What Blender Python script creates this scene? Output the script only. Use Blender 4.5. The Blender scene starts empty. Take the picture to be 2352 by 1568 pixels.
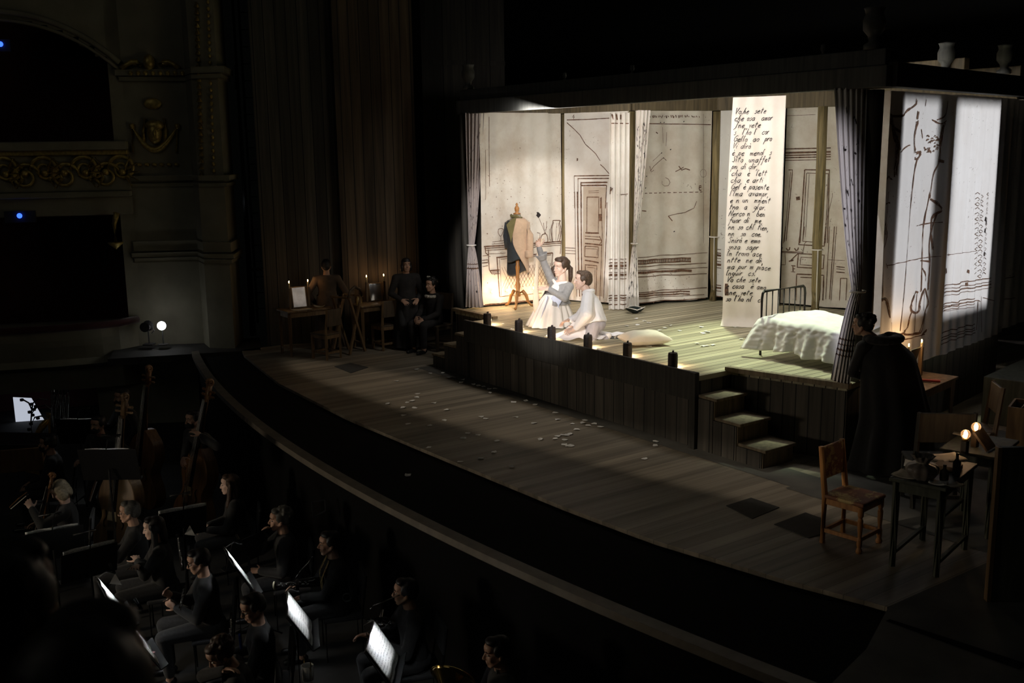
import bpy, math, random
from mathutils import Vector as V, Matrix, noise
random.seed(7)
D = bpy.data
SC = bpy.context.scene
COL = SC.collection
PI = math.pi
R = math.radians
# ---------------------------------------------------------------- camera
F_PX, W_PX, H_PX = 2347.0, 2352, 1568
PITCH, ROLL, YAW = R(10.66), R(-0.805), R(35.64)
EYE = V((0, 0, 3.5))
_r = V((math.sin(YAW), math.cos(YAW), 0)); _f = V((-math.cos(YAW), math.sin(YAW), 0)); _u = V((0, 0, 1))
FWD = math.cos(PITCH) * _f - math.sin(PITCH) * _u
_U = math.cos(PITCH) * _u + math.sin(PITCH) * _f
RGT = math.cos(ROLL) * _r + math.sin(ROLL) * _U
UPV = -math.sin(ROLL) * _r + math.cos(ROLL) * _U
cam = D.cameras.new('camera'); cam.sensor_width = 36.0; cam.lens = F_PX / W_PX * 36.0
cam.clip_start = 0.05; cam.clip_end = 200
cam.dof.use_dof = True; cam.dof.focus_distance = 15.0; cam.dof.aperture_fstop = 3.6
co = D.objects.new('camera', cam); COL.objects.link(co)
co.matrix_world = Matrix(((RGT.x, UPV.x, -FWD.x, 0), (RGT.y, UPV.y, -FWD.y, 0), (RGT.z, UPV.z, -FWD.z, EYE.z), (0, 0, 0, 1)))
SC.camera = co
SC.view_settings.view_transform = 'Standard'; SC.view_settings.look = 'None'
SC.view_settings.exposure = 0.0; SC.view_settings.gamma = 1.0; SC.view_settings.use_curve_mapping = False
wd = D.worlds.new('world'); SC.world = wd; wd.use_nodes = True
wd.node_tree.nodes['Background'].inputs[0].default_value = (0.9, 1.0, 0.85, 1)
wd.node_tree.nodes['Background'].inputs[1].default_value = 0.0008
# ---------------------------------------------------------------- lights
def aim(o, target, roll=0.0):
    d = V(target) - o.location
    o.rotation_euler = (d.to_track_quat('-Z', 'Y').to_matrix() @ Matrix.Rotation(roll, 3, 'Z')).to_euler()
def spot(name, loc, target, power, ang, blend=.3, col=(1, 1, 1), rad=.05, sc=(1, 1), roll=0.0):
    l = D.lights.new(name, 'SPOT'); l.energy = power; l.spot_size = R(ang); l.spot_blend = blend
    l.color = col; l.shadow_soft_size = rad
    o = D.objects.new(name, l); COL.objects.link(o); o.location = loc; aim(o, target, roll); o.scale = (sc[0], sc[1], 1)
    return o
def area(name, loc, target, power, sx, sy, col=(1, 1, 1), spread=180):
    l = D.lights.new(name, 'AREA'); l.energy = power; l.shape = 'RECTANGLE'; l.size = sx; l.size_y = sy
    l.color = col; l.spread = R(spread)
    o = D.objects.new(name, l); COL.objects.link(o); o.location = loc; aim(o, target)
    return o
def glow(name, loc, power, col=(1, .62, .3), rad=.03):
    l = D.lights.new(name, 'POINT'); l.energy = power; l.color = col; l.shadow_soft_size = rad
    o = D.objects.new(name, l); COL.objects.link(o); o.location = loc
    return o
spot('front_key_spot', (-3.6, 2.4, 4.6), (-13.42, 10.15, 2.05), 3700, 13.0, .25, (1, .96, .93), .12)
spot('front_special', (-4.5, -2.0, 5.6), (-11.3, 9.25, 1.35), 4200, 9.0, .5, (1, .96, .93), .12)
spot('corner_spot', (-4.6, 0.0, 4.6), (-7.08, 9.6, 2.4), 1900, 17, .5, (.92, .88, 1), .05, (.20, 1))
spot('chair_spot', (-9.5, -2.5, 6.5), (-5.3, 7.45, .55), 260, 5.5, .6, (1, .78, .5), .1)
area('room_wash_fill', (-10.2, 9.62, 4.0), (-10.6, 12.4, 2.1), 112, 5.2, .2, (1, .95, .88))  # unseen strip added behind the front beam to brighten the canvas walls
spot('top_spot', (-11.6, 12.3, 9.5), (-8.8, 10.85, .9), 3700, 27, .45, (.84, 1.0, .66), .2)
SIDE = [((2.2, 12.6, 3.6), (-7.03, 10.90, 2.75), 2300, 1.0, 2.5), ((2.2, 13.8, 3.9), (-7.31, 12.52, 2.68), 3300, 1.42, 2.62)]
for l_, t_, p_, w_, h_ in SIDE: spot('side_spot', l_, t_, p_, 30, .1, (.95, .96, 1), .012)
spot('side_wash', (2.2, 11.0, 4.2), (-7.1, 11.6, 1.9), 75, 25, .6, (.95, .96, 1), .2)
spot('apron_spot', (-9.0, -5.0, 10.5), (-10.6, 7.6, 0), 1900, 40, .22, (1, .86, .68), .1, (1, .085))
spot('pit_fill_spot', (-11.5, -4.0, .6), (-9.4, 3.5, -.6), 420, 56, .8, (1, .84, .64), .4)  # added warm fill to brighten the players, no visible source
area('house_fill', (-7, -7, 12), (-13, 7, 1), 32, 8, 8, (1, .95, .80))
area('flies_fill', (-12, 9.5, 13), (-12, 9.5, 0), 5, 8, 6, (.85, 1, .9))
# ---------------------------------------------------------------- photo -> place
def ray(x, y): return FWD + (x - W_PX / 2) / F_PX * RGT - (y - H_PX / 2) / F_PX * UPV
def K(x, y, z=0.0):
    d = ray(x, y); return EYE + d * ((z - EYE.z) / d.z)
def onv(x, y, p0, dr):
    n = V((-dr[1], dr[0], 0)); d = ray(x, y); return EYE + d * ((V(p0) - EYE).dot(n) / d.dot(n))
def facing(deg):
    """horizontal direction: 0 = towards the seats the picture is taken from, 90 = its left, 180 = away"""
    return (math.cos(R(deg)) * -_f + math.sin(R(deg)) * -_r).normalized()
def yaw_of(d): return math.atan2(-d[0], d[1])          # rotation that turns local +Y into d
# ---------------------------------------------------------------- materials
MATS = {}
def _nodes(name):
    m = D.materials.new(name); m.use_nodes = True; nt = m.node_tree
    return m, nt, nt.nodes['Principled BSDF']
def link(nt, a, ai, b, bi): nt.links.new(a.outputs[ai], b.inputs[bi])
def N(nt, t, **kw):
    n = nt.nodes.new(t)
    for k, v in kw.items(): setattr(n, k, v)
    return n
def coords(nt, scale=(1, 1, 1)):
    t = N(nt, 'ShaderNodeTexCoord'); mp = N(nt, 'ShaderNodeMapping'); mp.inputs['Scale'].default_value = scale
    link(nt, t, 'Object', mp, 'Vector'); return mp
def ramp(nt, stops):
    r = N(nt, 'ShaderNodeValToRGB'); e = r.color_ramp.elements
    while len(e) < len(stops): e.new(.5)
    for k, (p, c) in enumerate(stops): e[k].position = p; e[k].color = (*c, 1)
    return r
def M(name, col, rough=.6, metal=0, var=.15, scale=12, bump=0, emit=None, es=0, spec=.5, sheen=0, trans=0):
    if name in MATS: return MATS[name]
    m, nt, b = _nodes(name)
    mp = coords(nt); nz = N(nt, 'ShaderNodeTexNoise'); nz.inputs['Scale'].default_value = scale; nz.inputs['Detail'].default_value = 4
    link(nt, mp, 0, nz, 'Vector')
    rp = ramp(nt, [(.3, tuple(c * (1 - var) for c in col)), (.7, tuple(min(1, c * (1 + var)) for c in col))])
    link(nt, nz, 'Fac', rp, 'Fac'); link(nt, rp, 'Color', b, 'Base Color')
    b.inputs['Roughness'].default_value = rough; b.inputs['Metallic'].default_value = metal
    b.inputs['Specular IOR Level'].default_value = spec
    if sheen: b.inputs['Sheen Weight'].default_value = sheen
    if trans: b.inputs['Transmission Weight'].default_value = trans
    if emit: b.inputs['Emission Color'].default_value = (*emit, 1); b.inputs['Emission Strength'].default_value = es
    if bump:
        bp = N(nt, 'ShaderNodeBump'); bp.inputs['Strength'].default_value = bump; bp.inputs['Distance'].default_value = .01
        link(nt, nz, 'Fac', bp, 'Height'); link(nt, bp, 'Normal', b, 'Normal')
    MATS[name] = m; return m
def WOOD(name, c1, c2, plank=0, across='X', rough=.65, gap=.02, grain=(28, 1.6), pvar=.5, wear=None):
    """planks run along the other axis; across = the axis the board joints are counted on"""
    if name in MATS: return MATS[name]
    m, nt, b = _nodes(name)
    a, g = grain
    sc = {'X': (a, g, a), 'Y': (g, a, a), 'Z': (a, a, g), 'V': (a, a, g)}[across]
    mp = coords(nt, sc); nz = N(nt, 'ShaderNodeTexNoise'); nz.inputs['Detail'].default_value = 6; nz.inputs['Scale'].default_value = 1
    nz.inputs['Distortion'].default_value = .6
    link(nt, mp, 0, nz, 'Vector')
    rp = ramp(nt, [(.3, c1), (.72, c2)]); link(nt, nz, 'Fac', rp, 'Fac')
    out = rp
    if plank:
        t = N(nt, 'ShaderNodeTexCoord'); sx = N(nt, 'ShaderNodeSeparateXYZ'); link(nt, t, 'Object', sx, 0)
        dv = N(nt, 'ShaderNodeMath', operation='DIVIDE'); dv.inputs[1].default_value = plank
        link(nt, sx, {'X': 0, 'Y': 1, 'Z': 2, 'V': 0}[across], dv, 0)
        if across == 'V':
            ad = N(nt, 'ShaderNodeMath', operation='ADD'); link(nt, sx, 0, ad, 0); link(nt, sx, 1, ad, 1); link(nt, ad, 0, dv, 0)
        fl = N(nt, 'ShaderNodeMath', operation='FLOOR'); link(nt, dv, 0, fl, 0)
        wn = N(nt, 'ShaderNodeTexWhiteNoise', noise_dimensions='1D'); link(nt, fl, 0, wn, 'W')
        fr = N(nt, 'ShaderNodeMath', operation='FRACT'); link(nt, dv, 0, fr, 0)
        gt = N(nt, 'ShaderNodeMath', operation='GREATER_THAN'); gt.inputs[1].default_value = gap / plank if gap < plank else .05; link(nt, fr, 0, gt, 0)
        mr = N(nt, 'ShaderNodeMapRange'); mr.inputs['To Min'].default_value = 1 - pvar; mr.inputs['To Max'].default_value = 1 + pvar * .4
        link(nt, wn, 'Value', mr, 0)
        ml = N(nt, 'ShaderNodeMath', operation='MULTIPLY'); link(nt, mr, 0, ml, 0); link(nt, gt, 0, ml, 1)
        mx = N(nt, 'ShaderNodeMix', data_type='RGBA', blend_type='MULTIPLY'); mx.inputs[0].default_value = 1
        link(nt, rp, 'Color', mx, 6); link(nt, ml, 0, mx, 7); out = (mx, 2)
    if wear:
        wp = coords(nt); wz = N(nt, 'ShaderNodeTexNoise'); wz.inputs['Scale'].default_value = wear[1]; wz.inputs['Detail'].default_value = 8
        wz.inputs['Roughness'].default_value = .75
        link(nt, wp, 0, wz, 'Vector'); wr = ramp(nt, [(wear[2], (0, 0, 0)), (wear[2] + .04, (1, 1, 1))]); link(nt, wz, 'Fac', wr, 'Fac')
        m2 = N(nt, 'ShaderNodeMix', data_type='RGBA'); link(nt, wr, 'Color', m2, 0)
        nt.links.new(out.outputs['Color'] if not isinstance(out, tuple) else out[0].outputs[out[1]], m2.inputs[6]); m2.inputs[7].default_value = (*wear[0], 1); out = (m2, 2)
    nt.links.new(out.outputs['Color'] if not isinstance(out, tuple) else out[0].outputs[out[1]], b.inputs['Base Color'])
    b.inputs['Roughness'].default_value = rough
    bp = N(nt, 'ShaderNodeBump'); bp.inputs['Strength'].default_value = .25; bp.inputs['Distance'].default_value = .004
    link(nt, nz, 'Fac', bp, 'Height'); link(nt, bp, 'Normal', b, 'Normal')
    MATS[name] = m; return m
def CLOTH(name, base, stain, amount=.5, spots=True, rough=.9):
    """old painted canvas: a pale ground with rusty blotches and specks"""
    if name in MATS: return MATS[name]
    m, nt, b = _nodes(name)
    mp = coords(nt); n1 = N(nt, 'ShaderNodeTexNoise'); n1.inputs['Scale'].default_value = 1.1; n1.inputs['Detail'].default_value = 9; n1.inputs['Roughness'].default_value = .68
    link(nt, mp, 0, n1, 'Vector'); r1 = ramp(nt, [(.40, (0, 0, 0)), (.72, (amount,) * 3)]); link(nt, n1, 'Fac', r1, 'Fac')
    m1 = N(nt, 'ShaderNodeMix', data_type='RGBA'); link(nt, r1, 'Color', m1, 0)
    m1.inputs[6].default_value = (*base, 1); m1.inputs[7].default_value = (*stain, 1); out = m1
    if spots:
        n2 = N(nt, 'ShaderNodeTexNoise'); n2.inputs['Scale'].default_value = 34; n2.inputs['Detail'].default_value = 3
        n3 = N(nt, 'ShaderNodeTexNoise'); n3.inputs['Scale'].default_value = 2.3
        link(nt, mp, 0, n2, 'Vector'); link(nt, mp, 0, n3, 'Vector')
        r2 = ramp(nt, [(.66, (0, 0, 0)), (.70, (1, 1, 1))]); link(nt, n2, 'Fac', r2, 'Fac')
        r3 = ramp(nt, [(.5, (0, 0, 0)), (.66, (.8, .8, .8))]); link(nt, n3, 'Fac', r3, 'Fac')
        ml = N(nt, 'ShaderNodeMix', data_type='RGBA', blend_type='MULTIPLY'); ml.inputs[0].default_value = 1
        link(nt, r2, 'Color', ml, 6); link(nt, r3, 'Color', ml, 7)
        m2 = N(nt, 'ShaderNodeMix', data_type='RGBA'); nt.links.new(ml.outputs[2], m2.inputs[0]); nt.links.new(m1.outputs[2], m2.inputs[6])
        m2.inputs[7].default_value = (stain[0] * .35, stain[1] * .3, stain[2] * .3, 1); out = m2
    nt.links.new(out.outputs[2], b.inputs['Base Color']); b.inputs['Roughness'].default_value = rough; b.inputs['Specular IOR Level'].default_value = .15
    w = N(nt, 'ShaderNodeTexNoise'); w.inputs['Scale'].default_value = 160; link(nt, mp, 0, w, 'Vector')
    bp = N(nt, 'ShaderNodeBump'); bp.inputs['Strength'].default_value = .12; bp.inputs['Distance'].default_value = .003
    link(nt, w, 'Fac', bp, 'Height'); link(nt, bp, 'Normal', b, 'Normal')
    MATS[name] = m; return m
# ---------------------------------------------------------------- mesh builder
def frame(d, up=V((0, 0, 1))):
    d = V(d).normalized()
    if abs(d.dot(up)) > .97: up = V((0, 1, 0)) if abs(d.y) < .9 else V((1, 0, 0))
    s = d.cross(up).normalized(); return s, s.cross(d).normalized(), d
class MB:
    def __init__(s): s.v = []; s.f = []; s.k = []; s.m = 0
    def add(s, vs, fs):
        o = len(s.v); s.v += [V(p) for p in vs]
        for f in fs: s.f.append([i + o for i in f]); s.k.append(s.m)
        return s
    def box(s, c, d, rz=0, rot=None):
        mt = rot if rot else Matrix.Rotation(rz, 3, 'Z'); c = V(c); h = V(d) / 2
        vs = [c + mt @ V((x * h.x, y * h.y, z * h.z)) for z in (-1, 1) for y in (-1, 1) for x in (-1, 1)]
        return s.add(vs, [(0, 2, 3, 1), (4, 5, 7, 6), (0, 1, 5, 4), (2, 6, 7, 3), (0, 4, 6, 2), (1, 3, 7, 5)])
    def bar(s, a, b, w, h, up=V((0, 0, 1))):
        a, b = V(a), V(b); x, y, d = frame(b - a, up)
        return s.box((a + b) / 2, (w, h, (b - a).length), rot=Matrix((x, y, d)).transposed())
    def tube(s, pts, rad, n=8, cap=True, flat=1.0, up=V((0, 0, 1))):
        pts = [V(p) for p in pts]; L = len(pts)
        if not hasattr(rad, '__len__'): rad = [rad] * L
        vs, fs = [], []; x0 = None
        for i, p in enumerate(pts):
            d = (pts[min(i + 1, L - 1)] - pts[max(i - 1, 0)])
            if d.length < 1e-9: d = V((0, 0, 1))
            x, y, d = frame(d, up)
            if x0 is not None:
                x = (x0 - d * x0.dot(d))
                x = x.normalized() if x.length > 1e-6 else frame(d, up)[0]; y = x.cross(d) * -1
            x0 = x
            for j in range(n):
                a = 2 * PI * j / n; vs.append(p + x * math.cos(a) * rad[i] + y * math.sin(a) * rad[i] * flat)
        for i in range(L - 1):
            for j in range(n):
                a, b = i * n + j, i * n + (j + 1) % n; fs.append((a, b, b + n, a + n))
        if cap: fs += [tuple(range(n - 1, -1, -1)), tuple(range((L - 1) * n, L * n))]
        return s.add(vs, fs)
    def lathe(s, prof, o=(0, 0, 0), n=16, rot=None, sx=1, sy=1):
        o = V(o); mt = rot or Matrix.Identity(3); vs, fs = [], []
        for r, z in prof:
            for j in range(n):
                a = 2 * PI * j / n; vs.append(o + mt @ V((r * math.cos(a) * sx, r * math.sin(a) * sy, z)))
        for i in range(len(prof) - 1):
            for j in range(n):
                a, b = i * n + j, i * n + (j + 1) % n; fs.append((a, b, b + n, a + n))
        fs += [tuple(range(n - 1, -1, -1)), tuple(range((len(prof) - 1) * n, len(prof) * n))]
        return s.add(vs, fs)
    def ell(s, c, r, rot=None, n=14, m=9):
        if not hasattr(r, '__len__'): r = (r, r, r)
        pr = [(math.sin(PI * (i + .02) / (m + .04)), -math.cos(PI * (i + .02) / (m + .04))) for i in range(m + 1)]
        mt = rot or Matrix.Identity(3); o = V(c); vs, fs = [], []
        for q, z in pr:
            for j in range(n):
                a = 2 * PI * j / n; vs.append(o + mt @ V((q * math.cos(a) * r[0], q * math.sin(a) * r[1], z * r[2])))
        for i in range(m):
            for j in range(n):
                a, b = i * n + j, i * n + (j + 1) % n; fs.append((a, b, b + n, a + n))
        fs += [tuple(range(n - 1, -1, -1)), tuple(range(m * n, (m + 1) * n))]
        return s.add(vs, fs)
    def cap(s, a, ra, b, rb, n=10):
        a, b = V(a), V(b); d = b - a; L = d.length
        if L < 1e-6: return s.ell(a, ra)
        d = d / L; pts, rr = [], []
        for t in (-.98, -.8, -.45, 0): pts.append(a + d * ra * t); rr.append(ra * math.sqrt(1 - t * t))
        for t in (0, .45, .8, .98): pts.append(b + d * rb * t); rr.append(rb * math.sqrt(1 - t * t))
        return s.tube(pts, rr, n)
    def loft(s, rings, side, n=20):
        """rings: (centre, half width, half depth, forward) with the side axis shared"""
        side = V(side).normalized(); vs, fs = [], []
        for c, rx, ry, fw in rings:
            for j in range(n):
                a = 2 * PI * j / n; vs.append(V(c) + side * math.cos(a) * rx + V(fw).normalized() * math.sin(a) * ry)
        for i in range(len(rings) - 1):
            for j in range(n):
                a, b = i * n + j, i * n + (j + 1) % n; fs.append((a, b, b + n, a + n))
        fs += [tuple(range(n - 1, -1, -1)), tuple(range((len(rings) - 1) * n, len(rings) * n))]
        return s.add(vs, fs)
    def sheet(s, fn, nu, nv, close=False):
        vs = [fn(i / nu, j / nv) for j in range(nv + 1) for i in range(nu + 1)]
        fs = [(j * (nu + 1) + i, j * (nu + 1) + i + 1, (j + 1) * (nu + 1) + i + 1, (j + 1) * (nu + 1) + i) for j in range(nv) for i in range(nu)]
        return s.add(vs, fs)
    def slab(s, outline, th, o=(0, 0, 0), rot=None, bow=0):
        """2-D outline (x, z) given thickness along y"""
        mt = rot or Matrix.Identity(3); o = V(o); n = len(outline); vs = []
        for y in (-th / 2, th / 2): vs += [o + mt @ V((x, y, z)) for x, z in outline]
        fs = [(i, (i + 1) % n, (i + 1) % n + n, i + n) for i in range(n)]
        cx = sum(p[0] for p in outline) / n; cz = sum(p[1] for p in outline) / n
        vs += [o + mt @ V((cx, -th / 2 - bow, cz)), o + mt @ V((cx, th / 2 + bow, cz))]
        fs += [(i, 2 * n, (i + 1) % n) for i in range(n)] + [(i + n, (i + 1) % n + n, 2 * n + 1) for i in range(n)]
        return s.add(vs, fs)
    def quad(s, *p): return s.add(p, [tuple(range(len(p)))])
    def build(s, name, mats, parent=None, smooth=False, bevel=0, remesh=0, relax=4, thick=0, loc=None, subsurf=0, angle=40):
        me = D.meshes.new(name); off = V(loc) if loc is not None else V((0, 0, 0))
        me.from_pydata([p - off for p in s.v], [], s.f); me.update()
        if not isinstance(mats, (list, tuple)): mats = [mats]
        for m in mats: me.materials.append(m)
        if len(mats) > 1: me.polygons.foreach_set('material_index', s.k)
        if smooth or remesh: me.polygons.foreach_set('use_smooth', [True] * len(me.polygons))
        o = D.objects.new(name, me); COL.objects.link(o); o.location = off
        if parent: o.parent = parent
        if remesh:
            r = o.modifiers.new('skin', 'REMESH'); r.mode = 'VOXEL'; r.voxel_size = remesh; r.use_smooth_shade = True
            if relax: q = o.modifiers.new('relax', 'SMOOTH'); q.factor = .5; q.iterations = relax
        if thick:
            q = o.modifiers.new('thick', 'SOLIDIFY'); q.thickness = thick; q.offset = 0
        if bevel:
            q = o.modifiers.new('edge', 'BEVEL'); q.width = bevel; q.segments = 2; q.limit_method = 'ANGLE'
        if subsurf:
            q = o.modifiers.new('sub', 'SUBSURF'); q.levels = subsurf; q.render_levels = subsurf
        return o
def tag(o, label=None, cat=None, group=None, kind=None):
    if label: o['label'] = label
    if cat: o['category'] = cat
    if group: o['group'] = group
    if kind: o['kind'] = kind
    return o
def thing(name, label, cat, loc=(0, 0, 0), rz=0, group=None):
    o = D.objects.new(name, None); COL.objects.link(o); o.location = loc; o.rotation_euler = (0, 0, rz); o.empty_display_size = .1
    return tag(o, label, cat, group)
def struct(name, mb, mat, **kw): return tag(mb.build(name, mat, **kw), kind='structure')
def dup_tree(o, parent=None):
    c = o.copy(); COL.objects.link(c); c.parent = parent
    for ch in o.children: dup_tree(ch, c)
    return c
def lerp(a, b, t): return a + (b - a) * t
def wob(x, s=1.0, seed=0.0): return noise.noise(V((x * s, seed, seed * .7)))
# ================================================================ the setting
DK = .88                                             # height of the raised platform
black = M('black_felt', (.006, .006, .006), .95, var=.1, spec=.1)
floorw = WOOD('stage_boards', (.17, .145, .11), (.40, .34, .26), .16, 'X', .55, .003, (7, .22), .3)
greyf = M('grey_floor', (.13, .125, .11), .8, var=.25, scale=3)
pitm = M('pit_black', (.035, .035, .033), .85, var=.3, scale=3)
plaster = M('cream_plaster', (.25, .235, .17), .7, var=.12, scale=3)
gilt = M('dull_gilt', (.50, .38, .12), .42, .55, var=.3, scale=20)
velvet = M('dark_red_velvet', (.05, .008, .008), .9, sheen=.3)
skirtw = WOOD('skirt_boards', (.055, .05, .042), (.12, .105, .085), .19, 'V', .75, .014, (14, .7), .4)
deckw = WOOD('deck_boards', (.27, .235, .15), (.60, .55, .38), .13, 'X', .6, .012, (13, .4), .3)
beamw = WOOD('beam_grey', (.07, .073, .07), (.13, .13, .125), 0, 'Z', .75, 0, (20, 1.2))
beamw2 = WOOD('beam_brown', (.06, .046, .026), (.16, .12, .065), 0, 'Z', .7, 0, (20, 1.2))
logw = WOOD('post_log', (.09, .07, .035), (.34, .26, .12), 0, 'Z', .7, 0, (34, 2))
darkw = WOOD('dark_timber', (.022, .021, .018), (.06, .055, .045), 0, 'Z', .75, 0, (24, 1.2))
EDGE = [(-17.6, 6.6), (-17.11, 6.45), (-14.6, 6.03), (-12.03, 5.92), (-9.94, 5.97), (-7.55, 6.04), (-6.4, 6.13), (-5.12, 6.38), (-4.33, 6.6)]
def edge_y(x):
    for (a, b), (c, d) in zip(EDGE, EDGE[1:]):
        if x <= c: return lerp(b, d, max(0, (x - a) / (c - a)))
    return 6.6
def rail_y(x): return 4.68 + .0158 * (x + 9.3) ** 2
mb = MB(); xs = [-17.6 + i * .25 for i in range(53)] + [-4.45, -4.30]
for a, b in zip(xs, xs[1:]):
    mb.quad((a, edge_y(a), 0), (b, edge_y(b), 0), (b, 22, 0), (a, 22, 0)); mb.quad((a, edge_y(a), -.2), (b, edge_y(b), -.2), (b, edge_y(b), 0), (a, edge_y(a), 0))
struct('floor', mb, floorw)
mb = MB(); xs = [-3.64 + i * .35 for i in range(19)]
mb.quad((-4.30, 6.62, 0), (-3.99, 5.9, 0), (-3.80, rail_y(-3.8), 0), (-3.64, rail_y(-3.64), 0), (-3.64, 22, 0), (-4.30, 22, 0))
for a, b in zip(xs, xs[1:]):
    ya, yb = rail_y(min(a, 0)), rail_y(min(b, 0)); mb.quad((a, ya, 0), (b, yb, 0), (b, 22, 0), (a, 22, 0))
struct('floor', mb, greyf)
mb = MB(); xs = [-17.5 + i * .3 for i in range(46)] + [-3.7]
for a, b in zip(xs, xs[1:]): mb.quad((a, rail_y(a), -.04), (b, rail_y(b), -.04), (b, edge_y(b) + .03, -.04), (a, edge_y(a) + .03, -.04))
struct('trim_1', mb, black)
# grey painted band along the foot of the platform
mb = MB(); mb.quad((-14.2, 8.28, .004), (-6.2, 8.28, .004), (-6.2, 8.75, .004), (-14.2, 8.75, .004))
struct('trim_2', mb, greyf)
mb = MB(); mb.quad((-6.6, 8.2, .005), (-2.5, 8.2, .005), (-2.5, 12, .005), (-6.6, 12, .005)); struct('trim_3', mb, greyf)
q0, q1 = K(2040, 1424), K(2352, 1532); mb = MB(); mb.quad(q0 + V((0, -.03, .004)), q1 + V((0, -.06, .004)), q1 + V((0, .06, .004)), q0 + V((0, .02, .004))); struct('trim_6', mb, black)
railm = M('pit_rail_wood', (.15, .13, .10), .6, var=.2, scale=6)
mb = MB(); xs = [-17.9 + i * .3 for i in range(60)]
for a, b in zip(xs, xs[1:]):
    for y0, z0, y1, z1 in ((-.065, .025, .065, .025), (-.065, -.045, -.065, .025), (.065, .025, .065, -.045), (.065, -.045, -.065, -.045)):
        mb.quad((a, rail_y(a) + y0, z0), (b, rail_y(b) + y0, z0), (b, rail_y(b) + y1, z1), (a, rail_y(a) + y1, z1))
tag(mb.build('pit_rail', railm), 'long pale curved wooden rail along the edge of the orchestra pit', 'rail')
mb = MB()
for a, b in zip(xs, xs[1:]): mb.quad((a, rail_y(a) + .02, -1.5), (b, rail_y(b) + .02, -1.5), (b, rail_y(b) + .02, -.04), (a, rail_y(a) + .02, -.04))
struct('wall_pit', mb, black)
mb = MB(); mb.quad((-24, -9, -1.5), (1, -9, -1.5), (1, 6.4, -1.5), (-24, 6.4, -1.5)); struct('pit_floor', mb, pitm)
mb = MB(); mb.box((-20, 22, 7), (60, .2, 18)); struct('wall_back', mb, M('back_wall_black', (.012, .012, .011), .9))
# balcony the picture is taken from
c = _f * .4; mb = MB(); mb.box((c.x, c.y, 1.33), (5, 4.0, .1), yaw_of(_f)); struct('balcony_floor', mb, velvet)
# ---------------------------------------------------------------- traps let into the stage floor
trapm = M('trap_grey', (.045, .045, .043), .8)
for pts, lab in (([(768, 842), (805, 834), (846, 844), (806, 857)], 'dark rectangular trap panel in the floor before the left chairs'),
                 ([(1668, 1162), (1725, 1144), (1790, 1166), (1728, 1192)], 'dark square trap panel in the apron left of the worn chair'),
                 ([(1778, 1205), (1850, 1178), (1890, 1192), (1886, 1228), (1858, 1236)], 'dark trap panel in the floor at the worn chair foot')):
    q = [K(x, y, 0) for x, y in pts]; mb = MB(); n = len(q)
    mb.add([p + V((0, 0, .008)) for p in q] + [p + V((0, 0, .0005)) for p in q], [tuple(range(n))] + [(i, (i + 1) % n, (i + 1) % n + n, i + n) for i in range(n)])
    tag(mb.build('trap_panel', trapm), lab, 'trap door')
# ================================================================ the raised platform
P1, P2, P3 = K(1065, 740, DK), K(1612, 862, DK), K(1695, 852, DK)
FY = (P1.y + P2.y) / 2
P1.y = P2.y = FY; P3.x = P2.x
P4 = K(1945, 886, DK); P7 = K(1046, 712, DK); P8 = V((P1.x, P7.y, DK))
pts = [P1, P2, P3, P4, V((-7.70, 14.2, DK)), V((-14.6, 14.2, DK)), P7, P8]
plat = thing('platform', 'raised timber platform carrying the painted room', 'platform', (0, 0, 0))
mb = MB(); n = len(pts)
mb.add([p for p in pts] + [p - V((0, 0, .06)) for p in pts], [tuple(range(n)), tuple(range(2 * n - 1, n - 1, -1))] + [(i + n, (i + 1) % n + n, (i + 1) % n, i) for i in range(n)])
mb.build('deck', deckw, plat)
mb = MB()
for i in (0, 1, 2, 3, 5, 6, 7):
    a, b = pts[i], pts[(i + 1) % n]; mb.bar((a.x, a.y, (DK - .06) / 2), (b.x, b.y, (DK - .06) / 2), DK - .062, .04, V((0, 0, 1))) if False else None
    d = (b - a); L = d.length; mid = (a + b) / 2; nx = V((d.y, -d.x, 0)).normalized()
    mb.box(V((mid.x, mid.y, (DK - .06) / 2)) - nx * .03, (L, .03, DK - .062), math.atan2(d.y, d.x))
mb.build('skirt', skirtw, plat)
mb = MB(); mb.box(((P1.x + P2.x) / 2, FY - .025, DK - .13), (P2.x - P1.x, .05, .34)); mb.build('fascia', darkw, plat, bevel=.008)
mb = MB(); mb.box((P2.x - .05, FY - .03, DK / 2 + .02), (.1, .07, DK + .04)); mb.build('corner_post', darkw, plat, bevel=.006)
d = P4 - P3
mb = MB(); mb.box((P3 + P4) / 2 + V((0, 0, .012)) + V((d.y, -d.x, 0)).normalized() * .03, (d.length + .1, .09, .06), math.atan2(d.y, d.x)); mb.build('edge_board', WOOD('edge_board_wood', (.14, .11, .07), (.33, .26, .17), 0, 'Z', .7, 0, (20, 1.2)), plat, bevel=.006)
d = P8 - P7
mb = MB(); mb.box((P7 + P8) / 2 + V((0, 0, .012)), (d.length + .1, .09, .05), math.atan2(d.y, d.x)); mb.build('edge_board', MATS['edge_board_wood'], plat, bevel=.006)
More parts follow.
